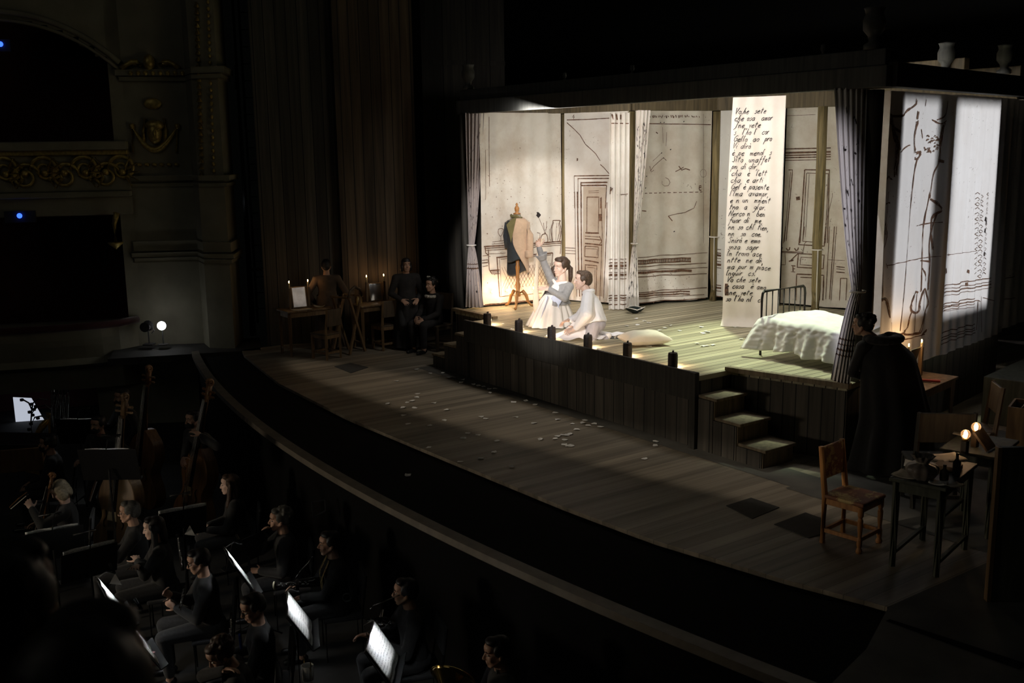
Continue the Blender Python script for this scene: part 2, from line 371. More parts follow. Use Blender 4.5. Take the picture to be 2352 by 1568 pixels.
# steps
stepw = WOOD('step_wood', (.13, .10, .06), (.30, .235, .15), 0, 'Z', .6, 0, (20, 1.2))
def steps(xs, y0, y1, lab, sgn):
    t = thing('steps', lab, 'steps', (xs[0], y0, 0))
    for i in range(1, len(xs)):
        z = DK - .22 * i; a, b = 0 if i == 1 else xs[i - 1] - xs[0], xs[i] - xs[0]
        mb = MB(); mb.box(((a + b) / 2 + sgn * .012, (y1 - y0) / 2, z - .02), (abs(b - a) + .03, y1 - y0 - .02, .04)); mb.build('tread', stepw, t, bevel=.01)
        mb = MB(); mb.box((b - sgn * .03, (y1 - y0) / 2, (z - .04) / 2), (.03, y1 - y0 - .04, z - .042)); mb.build('riser', stepw, t)
        mb = MB(); mb.box(((a + b) / 2 - sgn * .02, .02, (z - .04) / 2), (abs(b - a) - .01, .03, z - .042)); mb.build('side_panel', skirtw, t)
    return t
steps([P2.x, -7.89, -7.53, -7.16], FY - .02, P3.y - .02, 'four-riser wooden steps in the notch at the right of the platform', 1)
steps([P1.x, P1.x - .36, P1.x - .72, P1.x - 1.08], FY + .02, P7.y - .04, 'dark steps at the far left end of the platform', -1)
# unseen spotlights added off the right; their boards shape the wall's light columns
for i, (l_, t_, p_, w_, h_) in enumerate(SIDE):
    l_, t_ = V(l_), V(t_); d = t_ - l_; L = d.length; x_, y_, z_ = frame(d); c = l_ + z_ * 1.2; k = 1.2 / L; rt = Matrix((x_, y_, z_)).transposed(); w, h = w_ * k / 2, h_ * k / 2
    o = thing('added_shutter_spot', 'added black shuttered spotlight unseen off the right of the stage, ' + ('front one' if i == 0 else 'rear one'), 'spotlight', l_)
    hm = M('lamp_black', (.02, .02, .02), .6)
    for cx, cy, sx, sy in ((-w - .4, 0, .8, 1.6), (w + .4, 0, .8, 1.6), (0, h + .3, 2 * w, .6), (0, -h - .3, 2 * w, .6)): b = MB(); b.box(c - l_ + x_ * cx + y_ * cy, (sx, sy, .006), rot=rt); b.build('shutter', hm, o)
    b = MB(); b.lathe([(.16, -.35), (.16, -.06), (.10, -.03), (.0, -.02)], (0, 0, 0), 16, rt); b.build('housing', hm, o); b = MB(); b.tube([z_ * -.2 + V((0, 0, -.1)), V((-z_.x * .2, -z_.y * .2, -l_.z))], .03, 8); b.build('pole', hm, o)
# footlight cans and their glow
canm = M('black_can', (.03, .022, .02), .55, .3, var=.4, scale=30)
lampm = M('foot_lamp_glow', (1, .8, .5), .5, emit=(1, .72, .42), es=40)
order = ['first from the left', 'second from the left', 'third from the left, before the kneeling woman', 'fourth from the left, before the youth in white', 'fifth from the left, before the white pillow', 'rightmost']
for i, (x, y) in enumerate([(1119, 748), (1189, 765), (1266, 782), (1350, 801), (1441, 821), (1545, 845)]):
    p = K(x, y, DK + .0); p.y = max(p.y, FY + .06)
    t = thing('footlight', 'black footlight can on the platform edge, ' + order[i], 'footlight', (p.x, p.y, DK), R(40), 'footlights on the platform edge')
    mb = MB(); mb.lathe([(.058, 0), (.06, .02), (.06, .165), (.056, .175), (.054, .19), (.0, .192)], (0, 0, 0), 20); hs_ = mb.build('housing', canm, t, smooth=False, bevel=.003)
    mb = MB(); mb.box((0, .066, .05), (.06, .02, .06)); mb.build('lamp', lampm, t)
    mb = MB(); mb.box((0, .03, .2), (.02, .05, .02)); mb.build('vent', canm, hs_)
    glow('footlight_lamp', p + V((-.06, .16, .07)), 2.2, (1, .72, .48), .02)
# ================================================================ canopy on posts
can = thing('canopy', 'open timber canopy of grey beams on log posts over the painted room', 'canopy', (0, 0, 0))
BZ = 4.07
def log(p, r, z1, mat=logw, square=False):
    mb = MB(); pts_, rr = [], []
    for k in range(9):
        t = k / 8; pts_.append(V((p.x + .012 * wob(t * 4, 1, p.x), p.y + .012 * wob(t * 4, 1, p.y), lerp(DK, z1, t)))); rr.append(r * (1 + .07 * wob(t * 5, 1, p.x * 3)))
    mb.tube(pts_, rr, 4 if square else 14); return mb.build('post', mat, can, smooth=not square)
Q1300, Q1445, Q1635, Q1868 = K(1297, 690, DK), K(1448, 704, DK), K(1637, 690, DK), K(1871, 722, DK)
for q, r in ((Q1300, .045), (Q1445, .06), (Q1635, .065), (Q1868, .075)): log(q, r, BZ)
QR0 = K(1985, 884, DK); QR = K(1966, 884, DK); log(K(1973, 874, DK), .115, BZ, darkw)
QL = K(1071, 704, DK) + V((-.05, .05, 0)); log(QL, .06, BZ, darkw)
bl, br = onv(1054, 265, (0, QR.y - .05, 0), (1, 0, 0)), onv(2041, 205, (0, QR.y - .05, 0), (1, 0, 0))
by = QR.y - .05
def beam(name, a, b, h, d, mat, parent=can, bev=.01):
    mb = MB(); a, b = V(a), V(b); dd = b - a
    mb.box((a + b) / 2, (dd.length, d, h), math.atan2(dd.y, dd.x)); return mb.build(name, mat, parent, bevel=bev)
beam('front_beam', (bl.x, by, BZ + .115), (br.x, by, BZ + .115), .22, .10, beamw)
beam('front_beam', (bl.x + .06, by + .06, BZ + .31), (br.x - .05, by + .06, BZ + .31), .17, .14, beamw)
SD = V((-.175, 1, 0)).normalized()                                   # run of the right-hand wall
s0 = V((br.x - .02, by + .05, 0))
beam('side_beam', s0 + V((0, 0, BZ + .13)), s0 + SD * 6.5 + V((0, 0, BZ + .13)), .25, .14, darkw)
for i, (x, y, yy, ln) in enumerate([(2222, 134, by + 3.3, 6.4), (2350, 152, by + 5.2, 6.4)]):
    e = onv(x, y, (0, yy, 0), (1, 0, 0))
    beam('cross_beam', (e.x - ln, yy, e.z - .11), (e.x, yy, e.z - .11), .24, .12, beamw2)
# headers over the canvases
WALLS = [(QL, Q1300), (Q1300, Q1445), (Q1445, Q1635), (Q1635, Q1635 + V((4.4, 1.35, 0)))]
for a, b in WALLS: beam('header', (a.x, a.y, BZ + .13), (b.x, b.y, BZ + .13), .24, .09, beamw2)
def finial(p, s=1.0, name='finial'):
    mb = MB(); mb.lathe([(.02, 0), (.10, .0), (.10, .05), (.05, .08), (.06, .14), (.11, .20), (.115, .30), (.09, .36), (.10, .40), (.11, .42), (.0, .44)], V(p), 14)
    mb.v = [V(p) + (q - V(p)) * s for q in mb.v]; return mb.build(name, beamw, can, smooth=True)
for x, y, s in ((2005, 118, 1.0), (1076, 212, .95)):
    q = onv(x, y, (0, by + .06, 0), (1, 0, 0)); finial((q.x, by + .06, BZ + .395), s)
for x, y in ((1890, 128), (1452, 176), (1297, 190)):
    q = onv(x, y, (0, by + .06, 0), (1, 0, 0)); finial((q.x, by + .06, BZ + .39), .26, 'peg')
for x, yy in ((2172, by + 3.2), (2306, by + 5.1)):
    q = onv(x, 150, (0, yy, 0), (1, 0, 0)); finial((q.x, yy, q.z - .12), .95)
# ================================================================ proscenium and boxes on the left
NA = (_r * .6 + V((0, 1, 0)) * .4); NA.z = 0; NA.normalize()          # run of the box wall, towards the stage
pa, pb, pc, pd = K(331, 793), K(469, 788), K(482, 799), K(540, 800)
A0 = V((pa.x, pa.y, 0)); NN = V((NA.y, -NA.x, 0))                     # NN looks into the house
def A(x, y, off=0.0):
    return onv(x, y, A0 + NN * off, (NA.x, NA.y))
def S(x, y):
    p = A(x, y); return (p - A0).dot(NA), p.z
def AP(s, z, off=0.0): return A0 + NA * s + NN * off + V((0, 0, z))
aw = math.atan2(NA.y, NA.x)
zz = {y: S(150, y)[1] for y in (0, 45, 325, 345, 440, 495, 745, 770, 815, 890, 1010)}
mb = MB()
def wslab(s0, s1, z0, z1, t=.3, off=0.0): mb.box(AP((s0 + s1) / 2, (z0 + z1) / 2, off - t / 2), (s1 - s0, t, z1 - z0), aw)
sL, s285 = -7.0, S(285, 600)[0]
sdoor = S(228, 940)[0]
wslab(sL, s285, zz[495], zz[345]); wslab(sL, s285, zz[890], zz[745]); wslab(s285, .05, -1.5, zz[495] + 6)
wslab(sdoor, s285, -1.5, zz[890]); wslab(sL, S(-30, 940)[0], -1.5, zz[890])
# arch over the upper opening
for k in range(10):
    x0, x1 = lerp(-60, 285, k / 10), lerp(-60, 285, (k + 1) / 10); xm = (x0 + x1) / 2
    ya = 40 + 95 * max(0, (xm + 60) / 300) ** 2.6
    sa, za = S(xm, ya); wslab(S(x0, 100)[0], S(x1, 100)[0], za, 12)
struct('wall_left', mb, plaster)
mb = MB()
for zc, h in (((zz[45] + zz[325]) / 2, 4.0), ((zz[495] + zz[745]) / 2, 2.6), (-.9, 1.2)): mb.box(AP(-3.5, zc, -1.9), (7.6, .1, h), aw)
mb.box(AP(-3.5, zz[495] + .02, -1), (7.4, 1.8, .08), aw); mb.box(AP(-3.5, zz[745] - .25, -1), (7.4, 1.8, .08), aw); mb.box(AP(.1, 3, -1.0), (.1, 2, 9), aw)
struct('wall_recess', mb, velvet)
# lit panel behind the doorway of the pit
q = [A(30, 912, -.9), A(72, 914, -.9), A(122, 1000, -.9), A(40, 1000, -.9)]
mb = MB(); mb.quad(*q); o = mb.build('lit_doorway', M('lit_white', (.85, .87, .95), .8, emit=(.8, .86, 1), es=.55), thick=.02); tag(o, 'bright white lit panel in the doorway at the far left of the pit', 'panel')
# arch moulding
mb = MB(); pts = []
for k in range(15):
    x = lerp(-60, 275, k / 14); pts.append(A(x, 24 + 92 * max(0, (x + 60) / 300) ** 2.4, .06))
mb.tube(pts, .05, 8); mb.tube([p - V((0, 0, .14)) for p in pts], .03, 8)
struct('trim_4', mb, plaster, smooth=True)
# upper box front with gilded scrollwork
bf = thing('box_front', 'upper theatre box front with gilded scroll relief', 'balcony front', AP(0, 0), aw)
def bx(s0, s1, z0, z1, t, nm, m, bev=.02):
    b = MB(); b.box(((s0 + s1) / 2, -t / 2, (z0 + z1) / 2), (s1 - s0, t, z1 - z0)); return b.build(nm, m, bf, bevel=bev)
sr = S(300, 400)[0]
bx(sL, sr, zz[345], zz[325], .34, 'top_rail', plaster); bx(sL, sr, zz[345] - .09, zz[345], .24, 'dentil_band', gilt)
bx(sL, sr, zz[440], zz[345] - .09, .16, 'panel', plaster); bx(sL, sr, zz[440] - .1, zz[440], .3, 'base_moulding', plaster); bx(sL, sr, zz[495], zz[440] - .1, .14, 'soffit', plaster)
b = MB()
def scroll(sx, z, r, sg, turns=1.6, w=.035):
    pts, rr = [], []
    for k in range(26):
        t = k / 25; a = t * turns * 2 * PI; q = r * (1 - .8 * t)
        pts.append(V((sx + sg * q * math.cos(a), -.2, z + q * math.sin(a)))); rr.append(w * (1.1 - .6 * t))
    b.tube(pts, rr, 7)
zc = (zz[345] + zz[440]) / 2 - .03
for k, px in enumerate((18, 62, 108, 152, 200, 246, 284)):
    s_ = S(px, 390)[0]; scroll(s_, zc + .06 * (-1) ** k, .25, 1 if k % 2 else -1)
    for j in range(5):
        a = R(-60 + 30 * j + 180 * (k % 2)); b.tube([V((s_ + .1 * math.cos(a), -.2, zc + .1 * math.sin(a))), V((s_ + .3 * math.cos(a), -.24, zc + .3 * math.sin(a)))], [.035, .012], 6)
    b.ell((s_, -.22, zc), (.06, .05, .06), n=8, m=6)
b.build('scroll_relief', gilt, bf, smooth=True)
# lower box front, bowed, with a plush arm rest
lb = thing('box_front', 'lower plain bowed theatre box front with a dark plush rest', 'balcony front', AP(0, 0), aw)
def bow(z, e=0):
    pts = []
    for k in range(25):
        s_ = lerp(sL, S(318, 770)[0], k / 24); t = max(0, (k - 17) / 7); pts.append(V((s_, -(.62 + e) * math.sqrt(max(0.0, 1 - t ** 2.2)), z)))
    return pts
b = MB(); prof = [(zz[745] - .02, .03), (zz[770], .0), (zz[770] - .12, -.04), (zz[815], -.14), (zz[815] - .1, -.02), (zz[815] - .2, -.2), (zz[890], -.38)]
rows = [bow(z, e) for z, e in prof]
for ra, rb in zip(rows, rows[1:]):
    for i in range(24): b.quad(ra[i], ra[i + 1], rb[i + 1], rb[i])
b.build('front', plaster, lb, smooth=True)
b = MB(); b.tube(bow(zz[745] + .03, .04), .07, 8); b.build('plush_rest', velvet, lb, smooth=True)
# proscenium pillar
def prism(mb, off, z0, z1):
    mid = (pa + pb + pc + pd) / 4; fw = (EYE - mid); fw.z = 0; fw.normalize()
    pts = [pa, pb, pc, pd]; q = [V((p.x, p.y, 0)) + fw * off for p in pts]
    q[0] = q[0] - (pb - pa).normalized() * off; q[3] = q[3] + (pd - pc).normalized() * off
    q += [q[3] - fw * .9 + V((-.1, .25, 0)), q[0] - fw * .9]; n = len(q)
    mb.add([V((p.x, p.y, z0)) for p in q] + [V((p.x, p.y, z1)) for p in q], [tuple(range(n)), tuple(range(2 * n - 1, n - 1, -1))] + [(i, (i + 1) % n, (i + 1) % n + n, i + n) for i in range(n)])
def zp(y): return onv(400, y, pa, (pb - pa)).z
mb = MB(); prism(mb, 0, -1.5, 12); pil = struct('wall_proscenium', mb, plaster)
for y0, y1, off in ((600, 590, .05), (588, 578, .09), (574, 552, .05), (428, 420, .04), (414, 402, .1), (186, 176, .06), (174, 160, .12)):
    mb = MB(); prism(mb, off, zp(y0), zp(y1)); o = mb.build('cornice', plaster, bevel=.012); o.parent = pil
du = (pb - pa).normalized(); dn = V((du.y, -du.x, 0)); mt = Matrix((du, -dn, V((0, 0, 1)))).transposed()
def PF(x, y, off=.0): return onv(x, y, pa + dn * off, (pb - pa))
mb = MB()
c = PF(355, 305, .04); mb.ell(c, (.13, .12, .2), mt); mb.ell(PF(355, 306, .15), (.03, .05, .07), mt); mb.ell(PF(355, 288, .05), (.17, .1, .1), mt); mb.ell(PF(346, 298, .13), (.03, .02, .015), mt); mb.ell(PF(364, 298, .13), (.03, .02, .015), mt); mb.ell(PF(355, 320, .12), (.05, .03, .02), mt)
for sg in (-1, 1):
    mb.tube([PF(355 + sg * 22, 272, .04), PF(355 + sg * 26, 300, .04), PF(355 + sg * 24, 332, .04)], .03, 7); mb.lathe([(.0, -.05), (.05, -.04), (.05, .04), (.0, .05)], PF(355 + sg * 52, 290, .04), 10); mb.tube([PF(355 + sg * 52, 292, .04), PF(355 + sg * 50, 350, .03)], .02, 6)
mb.tube([PF(355 - 52 + 104 * k / 12, 292 + 52 * math.sin(PI * k / 12), .05) for k in range(13)], [.02 + .035 * math.sin(PI * k / 12) for k in range(13)], 8)
for k in range(7): mb.ell(PF(303 + k * 17, 378, .02), (.05, .03, .035), mt, 8, 6)
for k in range(9): mb.ell(PF(300 + k * 17, 168, .13), (.04, .04, .045), mt, 8, 6)
mb.ell(PF(342, 143, .1), (.1, .1, .14), mt); mb.ell(PF(350, 238, .03), (.16, .04, .1), mt)
for sg in (-1, 1): mb.tube([PF(345 + sg * (20 + 45 * t), 150 - 12 * math.sin(t * PI) + 8 * t, .08) for t in (0, .25, .5, .75, 1)], [.05, .06, .05, .04, .06], 7)
o = mb.build('relief', gilt, smooth=True); o.parent = pil
du2 = (pd - pc).normalized(); dn2 = V((du2.y, -du2.x, 0))
mb = MB()
for k in range(26):
    y = 5 + k * 15.5; p = onv(452 + y * .03, y, pc, du2) + dn2 * .03; mb.tube([p, p + V((0, 0, -.09))], [.025, .05], 6); p2 = onv(478 + y * .035, y, pc, du2) + dn2 * .02; mb.ell(p2, (.035, .03, .04), n=6, m=5)
o = mb.build('tassel_relief', gilt, smooth=True); o.parent = pil
# bracket with a small dish on the pillar edge
mb = MB(); p = A(266, 560, .35); mb.lathe([(.0, -.1), (.12, 0), (.14, .03), (.1, .03), (.0, .01)], p, 14); mb.tube([p + V((0, 0, .02)), p + V((0, 0, .35)), p + V((.05, .05, .55))], [.03, .04, .06], 8)
tag(mb.build('wall_sconce', gilt, smooth=True), 'gilded sconce on the box corner beside the pillar', 'sconce')
# blue pilot lamps
blue = M('blue_pilot', (.1, .2, 1), .4, emit=(.03, .10, 1), es=3); hous = M('lamp_black', (.02, .02, .02), .6)
for x, y, lab in ((1, 104, 'tiny blue pilot light in the upper box at the left edge'), (45, 498, 'small blue pilot light under the upper box front')):
    t = thing('pilot_light', lab, 'light', A(x, y, .3), aw); b = MB(); b.box((0, .06, 0), (.5 if y > 200 else .3, .08, .2)); b.build('housing', hous, t); b = MB(); b.ell((0, .0, .02), .045); b.build('lens', blue, t, smooth=True)
# white stage lamp on the ledge with its stand
t = thing('ledge_lamp', 'round bright white lamp with a black fixture on the ledge by the pillar', 'lamp', PF(376, 792, .5), yaw_of(facing(0)))
h = .36; b = MB(); b.ell((0, .03, h), .078, n=20, m=14); b.build('bulb', M('lamp_white', (1, 1, 1), .4, emit=(1, 1, 1), es=14), t, smooth=True)
b = MB(); b.tube([(0, -.1, h), (0, .02, h)], [.05, .085], 16); b.tube([(0.02, -.05, h - .04), (.02, -.05, -.0)], .012, 6); b.lathe([(.1, 0), (.1, .01), (.01, .02)], (.02, -.05, 0), 12); b.build('stand', hous, t)
b = MB(); b.tube([(.3, -.12, h - .02), (.3, .06, h - .02)], [.1, .09], 14); b.tube([(.28, -.05, h - .1), (.28, -.05, 0)], .012, 6); b.tube([(.2, -.05, h), (.17, -.05, h - .1), (.22, -.05, h - .15)], .01, 6); b.box((.28, -.05, .01), (.18, .18, .02)); b.build('fixture', hous, t)
mb = MB(); mb.box(AP(.8, -.06, .5), (2.6, 1.3, .12), aw); struct('trim_5', mb, pitm)
# ---------------------------------------------------------------- the wings behind the pillar
steel = M('dark_steel', (.10, .11, .12), .45, .7); glint_m = M('pale_glint', (.35, .35, .36), .4, .8)
w0 = K(560, 776) + V((-.15, .25, 0))
mb = MB(); mb.tube([w0, w0 + V((0, 0, 11))], .06, 10); pipe_o = tag(mb.build('standpipe', steel, smooth=True), 'tall vertical grey pipe beside the pillar edge', 'pipe')
w1 = K(590, 760) + V((-.9, .6, 0)); t = thing('ladder', 'dark metal access ladder in the wings behind the pipe', 'ladder', (w1.x, w1.y, 0), aw)
b = MB(); b.box((-.2, 0, 4.5), (.05, .04, 9)); b.build('rail', steel, t); b = MB(); b.box((.2, 0, 4.5), (.05, .04, 9)); b.build('rail', steel, t)
for k in range(26): b = MB(); b.tube([(-.2, 0, .3 + k * .33), (.2, 0, .3 + k * .33)], .016, 6); b.build('rung', steel, t)
w2 = K(617, 775); p0 = onv(572, 620, w2 + V((-.5, .3, 0)), NA); p1 = onv(628, 616, w2 + V((-.5, .3, 0)), NA)
m, nt, bs = _nodes('hazard_stripes'); tc = coords(nt, (14, 14, 20)); wv = N(nt, 'ShaderNodeTexWave'); wv.inputs['Scale'].default_value = .5; wv.bands_direction = 'DIAGONAL'; link(nt, tc, 0, wv, 'Vector'); rp = ramp(nt, [(.48, (.01, .01, .01)), (.52, (.6, .55, .4))]); link(nt, wv, 'Fac', rp, 'Fac'); link(nt, rp, 'Color', bs, 'Base Color')
mb = MB(); mb.bar(p0, p1, .03, .07); tag(mb.build('barrier_bar', m), 'striped hazard barrier bar in the dark wings', 'barrier')
mb = MB(); mb.ell(onv(535, 480, w0, NA), .025); tag(mb.build('indicator_lamp', M('lamp_dim', (1, 1, 1), emit=(1, 1, 1), es=2)), 'tiny white indicator light high beside the pipe', 'light')
mb = MB(); mb.tube([onv(540, 150, w1, NA), onv(541, 205, w1, NA)], .012, 6); o = mb.build('pipe_glint', glint_m); o.parent = pipe_o  # pale rod stands in for a glint of light by the pipe
# plank clad flats
flatw = WOOD('plank_flat', (.06, .044, .028), (.15, .11, .068), .235, 'V', .75, .016, (12, .5), .5)
flatg = WOOD('plank_flat_grey', (.045, .043, .037), (.10, .095, .078), .25, 'V', .8, .018, (12, .5), .5)
dkf = WOOD('dark_flat', (.03, .027, .022), (.075, .066, .052), .6, 'V', .8, .02, (12, .5), .4)
def flat(name, a, b, z1, mat, lab, th=.12, seams=()):
    a, b = V(a), V(b); d = b - a; mb = MB(); mb.box(((a.x + b.x) / 2, (a.y + b.y) / 2, z1 / 2), (d.length, th, z1), math.atan2(d.y, d.x))
    o = tag(mb.build(name, mat), lab, 'wooden wall')
    for z in seams:
        mb = MB(); mb.box(((a.x + b.x) / 2, (a.y + b.y) / 2, z), (d.length + .01, th + .05, .09), math.atan2(d.y, d.x)); mb.build('batten', mat, o)
    return o
ta, tb = K(615, 792), K(962, 772); tm = ta + (tb - ta) * .5; nn = V((tb.y - ta.y, -(tb.x - ta.x), 0)).normalized()
flat('plank_wall', ta, tm, 12, flatg, 'tall grey plank wall behind the left vanity table')
flat('plank_wall', tm + nn * .25, tb + nn * .25, 12, flatw, 'tall brown plank wall behind the right-hand vanity table')
fa, fb = K(984, 742), K(1165, 728)
flat('panel_flat', fa, fb, 7.0, dkf, 'dark panelled flat between the plank wall and the painted room', seams=(2.9, 5.2))
# ================================================================ painted canvases and curtains of the room
canvas_m = CLOTH('old_canvas', (.73, .69, .62), (.36, .24, .14), .6)
canvas_p = CLOTH('pale_canvas', (.77, .74, .70), (.42, .30, .20), .4)
canvas_w = CLOTH('white_canvas', (.78, .76, .74), (.50, .42, .34), .22)
ink = M('brown_ink', (.13, .068, .04), .8, var=.6, scale=30)
inkd = M('black_ink', (.018, .013, .012), .8, var=.3, scale=30)
tint = CLOTH('ochre_wash', (.52, .45, .37), (.28, .18, .11), .6)
def Z(ox, oy, s, pts): return [(ox + x / s, oy + y / s) for x, y in pts]
def ZA(p): return Z(1040, 160, 4.9, p)
def ZB(p): return Z(1040, 440, 4.9, p)
def ZC(p): return Z(1400, 200, 4.356, p)
def ZD(p): return Z(1400, 520, 4.127, p)
def ZE(p): return Z(1860, 440, 3.409, p)
def ZF(p): return Z(1840, 30, 3.484, p)
def ribbon(mb, path, w, surf, lift, rough=.25):
    """a hand-drawn line: path in metres (s, z) on the cloth, laid on its surface"""
    q = []
    for (a, b) in zip(path, path[1:]):
        d = math.hypot(b[0] - a[0], b[1] - a[1]); k = max(1, int(d / .045))
        for i in range(k): q.append((lerp(a[0], b[0], i / k), lerp(a[1], b[1], i / k)))
    q.append(path[-1]); ls, rs = [], []
    for i, p in enumerate(q):
        a, b = q[max(0, i - 1)], q[min(len(q) - 1, i + 1)]; dx, dy = b[0] - a[0], b[1] - a[1]; l = math.hypot(dx, dy) or 1
        h = w / 2 * (1 + rough * 1.6 * wob(i * .7, 1, p[0] + p[1])); ox, oy = -dy / l * h, dx / l * h
        ls.append(surf(p[0] + ox, p[1] + oy, lift)); rs.append(surf(p[0] - ox, p[1] - oy, lift))
    for i in range(len(q) - 1): mb.quad(ls[i], ls[i + 1], rs[i + 1], rs[i])
def spline(p, k=6):
    if len(p) < 3: return p
    o = []
    for i in range(len(p) - 1):
        a, b, c, d = [p[min(max(i + j, 0), len(p) - 1)] for j in (-1, 0, 1, 2)]
        for q in range(k):
            f = q / k; o.append(tuple(.5 * (2 * y + (z - x) * f + (2 * x - 5 * y + 4 * z - w) * f * f + (3 * y - x - 3 * z + w) * f ** 3) for x, y, z, w in zip(a, b, c, d)))
    return o + [p[-1]]
def canvas(name, label, a, b, z0, z1, mat, fold, strokes=(), fills=(), hem=.03, nu=60, nv=30, group=None, n_sign=1, sketch=False):
    """flat-hung cloth between two floor points; strokes = (photo polyline, width[, ink no.]) drawn on its plane"""
    a, b = V((a.x, a.y, 0)), V((b.x, b.y, 0)); d = b - a; L = d.length; d.normalize(); n = V((d.y, -d.x, 0)) * n_sign
    if n.dot(V((EYE.x, EYE.y, 0)) - a) < 0: n = -n
    def surf(s, z, lift=0.0):
        s = min(max(s, 0), L); return a + d * s + n * (fold(s, z) + lift) + V((0, 0, z))
    mb = MB(); mb.sheet(lambda u, v: surf(u * L, z0 + v * (z1 - z0) + (hem * wob(u * L * 2.2, 1, a.x) if v == 0 else 0)), nu, nv)
    def px(p):
        q = onv(p[0], p[1], a, d); return ((q - a).dot(d), q.z)
    for f in fills:
        mb.m = 3; c = [px(p) for p in f]
        def fs(u, v, c=c):
            s = lerp(lerp(c[0][0], c[1][0], u), lerp(c[3][0], c[2][0], u), v); z = lerp(lerp(c[0][1], c[1][1], u), lerp(c[3][1], c[2][1], u), v); return surf(s, z, .003)
        mb.sheet(fs, 8, 14)
    for st in strokes:
        mb.m = st[2] if len(st) > 2 else 1
        path, w = [px(p) for p in (spline(st[0]) if st[1] < 0 else st[0])], abs(st[1]) * .8
        if sketch:
            path = spline(path); rd = random.Random(int(path[0][0] * 1000)); k = max(2, int(w / .0045))
            for q in range(k):
                ph, am = rd.uniform(0, 6), w * .8 + .004; n_ = len(path)
                ribbon(mb, [(x + am * math.sin(ph + i * .55 + q * 2) * (.4 + .6 * rd.random()), z + am * .5 * math.cos(ph + i * .4)) for i, (x, z) in enumerate(path)], rd.uniform(.006, .014), surf, .006, .6)
        else: ribbon(mb, path, w, surf, .006)
    o = mb.build(name, [mat, ink, inkd, tint], smooth=True)
    return tag(o, label, 'curtain' if 'curtain' in name else 'painted canvas', group), surf, px, mb
def rect(x0, y0, x1, y1): return [(x0, y0), (x1, y0), (x1, y1), (x0, y1), (x0, y0)]
def f_soft(seed, amp=.02, wl=.35): return lambda s, z: amp * math.sin(s * 2 * PI / wl + seed) * (.5 + .5 * wob(s * 1.3, 1, seed)) + .02 * wob(s * 2 + z * .4, 1, seed + 5)
ZT = BZ + .02
# 1 chimney-piece canvas
st = []
for p, w in (([(345, 618), (600, 603), (900, 582), (1215, 560)], .03), ([(350, 640), (1215, 580)], .02), ([(360, 662), (1210, 602)], .014), ([(360, 620), (366, 690), (400, 712)], .02), ([(400, 650), (404, 780), (412, 880), (440, 925), (520, 920)], .02), ([(420, 890), (520, 880)], .03), ([(425, 910), (520, 900)], .012), ([(1210, 560), (1204, 700)], .014),
             ([(485, 740), (800, 716), (1130, 690)], .03), ([(492, 745), (502, 900), (520, 1180)], .022), ([(515, 760), (530, 900), (540, 1170)], .01), ([(1130, 690), (1118, 830)], .02), ([(530, 760), (1110, 710)], .012), ([(330, 722), (395, 717)], .012), ([(320, 772), (395, 766)], .014), ([(325, 802), (395, 796)], .02), ([(330, 842), (395, 832)], .012),
             ([(360, 1275), (700, 1243), (1030, 1215)], .03), ([(520, 1180), (1000, 1140)], .012), ([(1130, 325), (1200, 325), (1195, 350), (1210, 420), (1205, 500), (1190, 555), (1130, 560), (1115, 500), (1108, 420), (1130, 350), (1130, 325)], -.018), ([(1140, 345), (1120, 430), (1130, 550)], -.01), ([(1170, 350), (1165, 450), (1160, 555)], -.006), ([(1185, 350), (1195, 450), (1175, 555)], -.01),
             ([(990, 520), (1010, 482), (1050, 480), (1062, 560), (1000, 570), (990, 520)], -.018), ([(1030, 480), (1018, 350)], .01), ([(1040, 480), (1052, 330)], .01), ([(1036, 470), (975, 300)], .008), ([(1030, 440), (1060, 390)], .008), ([(950, 460), (985, 470), (975, 540)], .012), ([(1090, 420), (1092, 540), (1110, 550)], .012),
             ([(510, 420), (505, 460), (530, 500), (560, 465), (566, 422), (535, 414), (510, 420)], -.012), ([(535, 500), (535, 550), (510, 556), (565, 552)], .012), ([(445, 565), (590, 548)], .01), ([(440, 590), (590, 575)], .01), ([(400, 700), (600, 690)], .01), ([(380, 470), (392, 475)], .02)): st.append((ZB(p), w))
for k in range(17):
    x = 545 + k * 34; st.append((ZB([(x, 1090 - k * 3), (x + 120, 850 - k * 4)]), .008)); st.append((ZB([(x, 850 - k * 3), (x + 120, 1090 - k * 4)]), .008))
st.append((ZB([(950, 250), (965, 245), (980, 262), (965, 280), (955, 268), (968, 262)]), .07, 2))
for k in range(60): x, y = random.uniform(340, 1190), random.uniform(-100, 1150); st.append((ZB([(x, y), (x + random.uniform(3, 10), y + random.uniform(-4, 6))]), random.uniform(.006, .02)))
st.append((ZA([(412, 530), (412, 900), (416, 1315)]), .01)); st.append((ZA([(370, 900), (368, 1440), (360, 1465)]), .008))
pA = K(1108, 706, DK); pB = Q1300 + V((-.03, -.05, 0))
canvas('painted_canvas', 'canvas painted with a chimney-piece, vase and grate behind the dress form', pA, pB, DK + .03, ZT, canvas_m, f_soft(1, .022, .3), st, [])
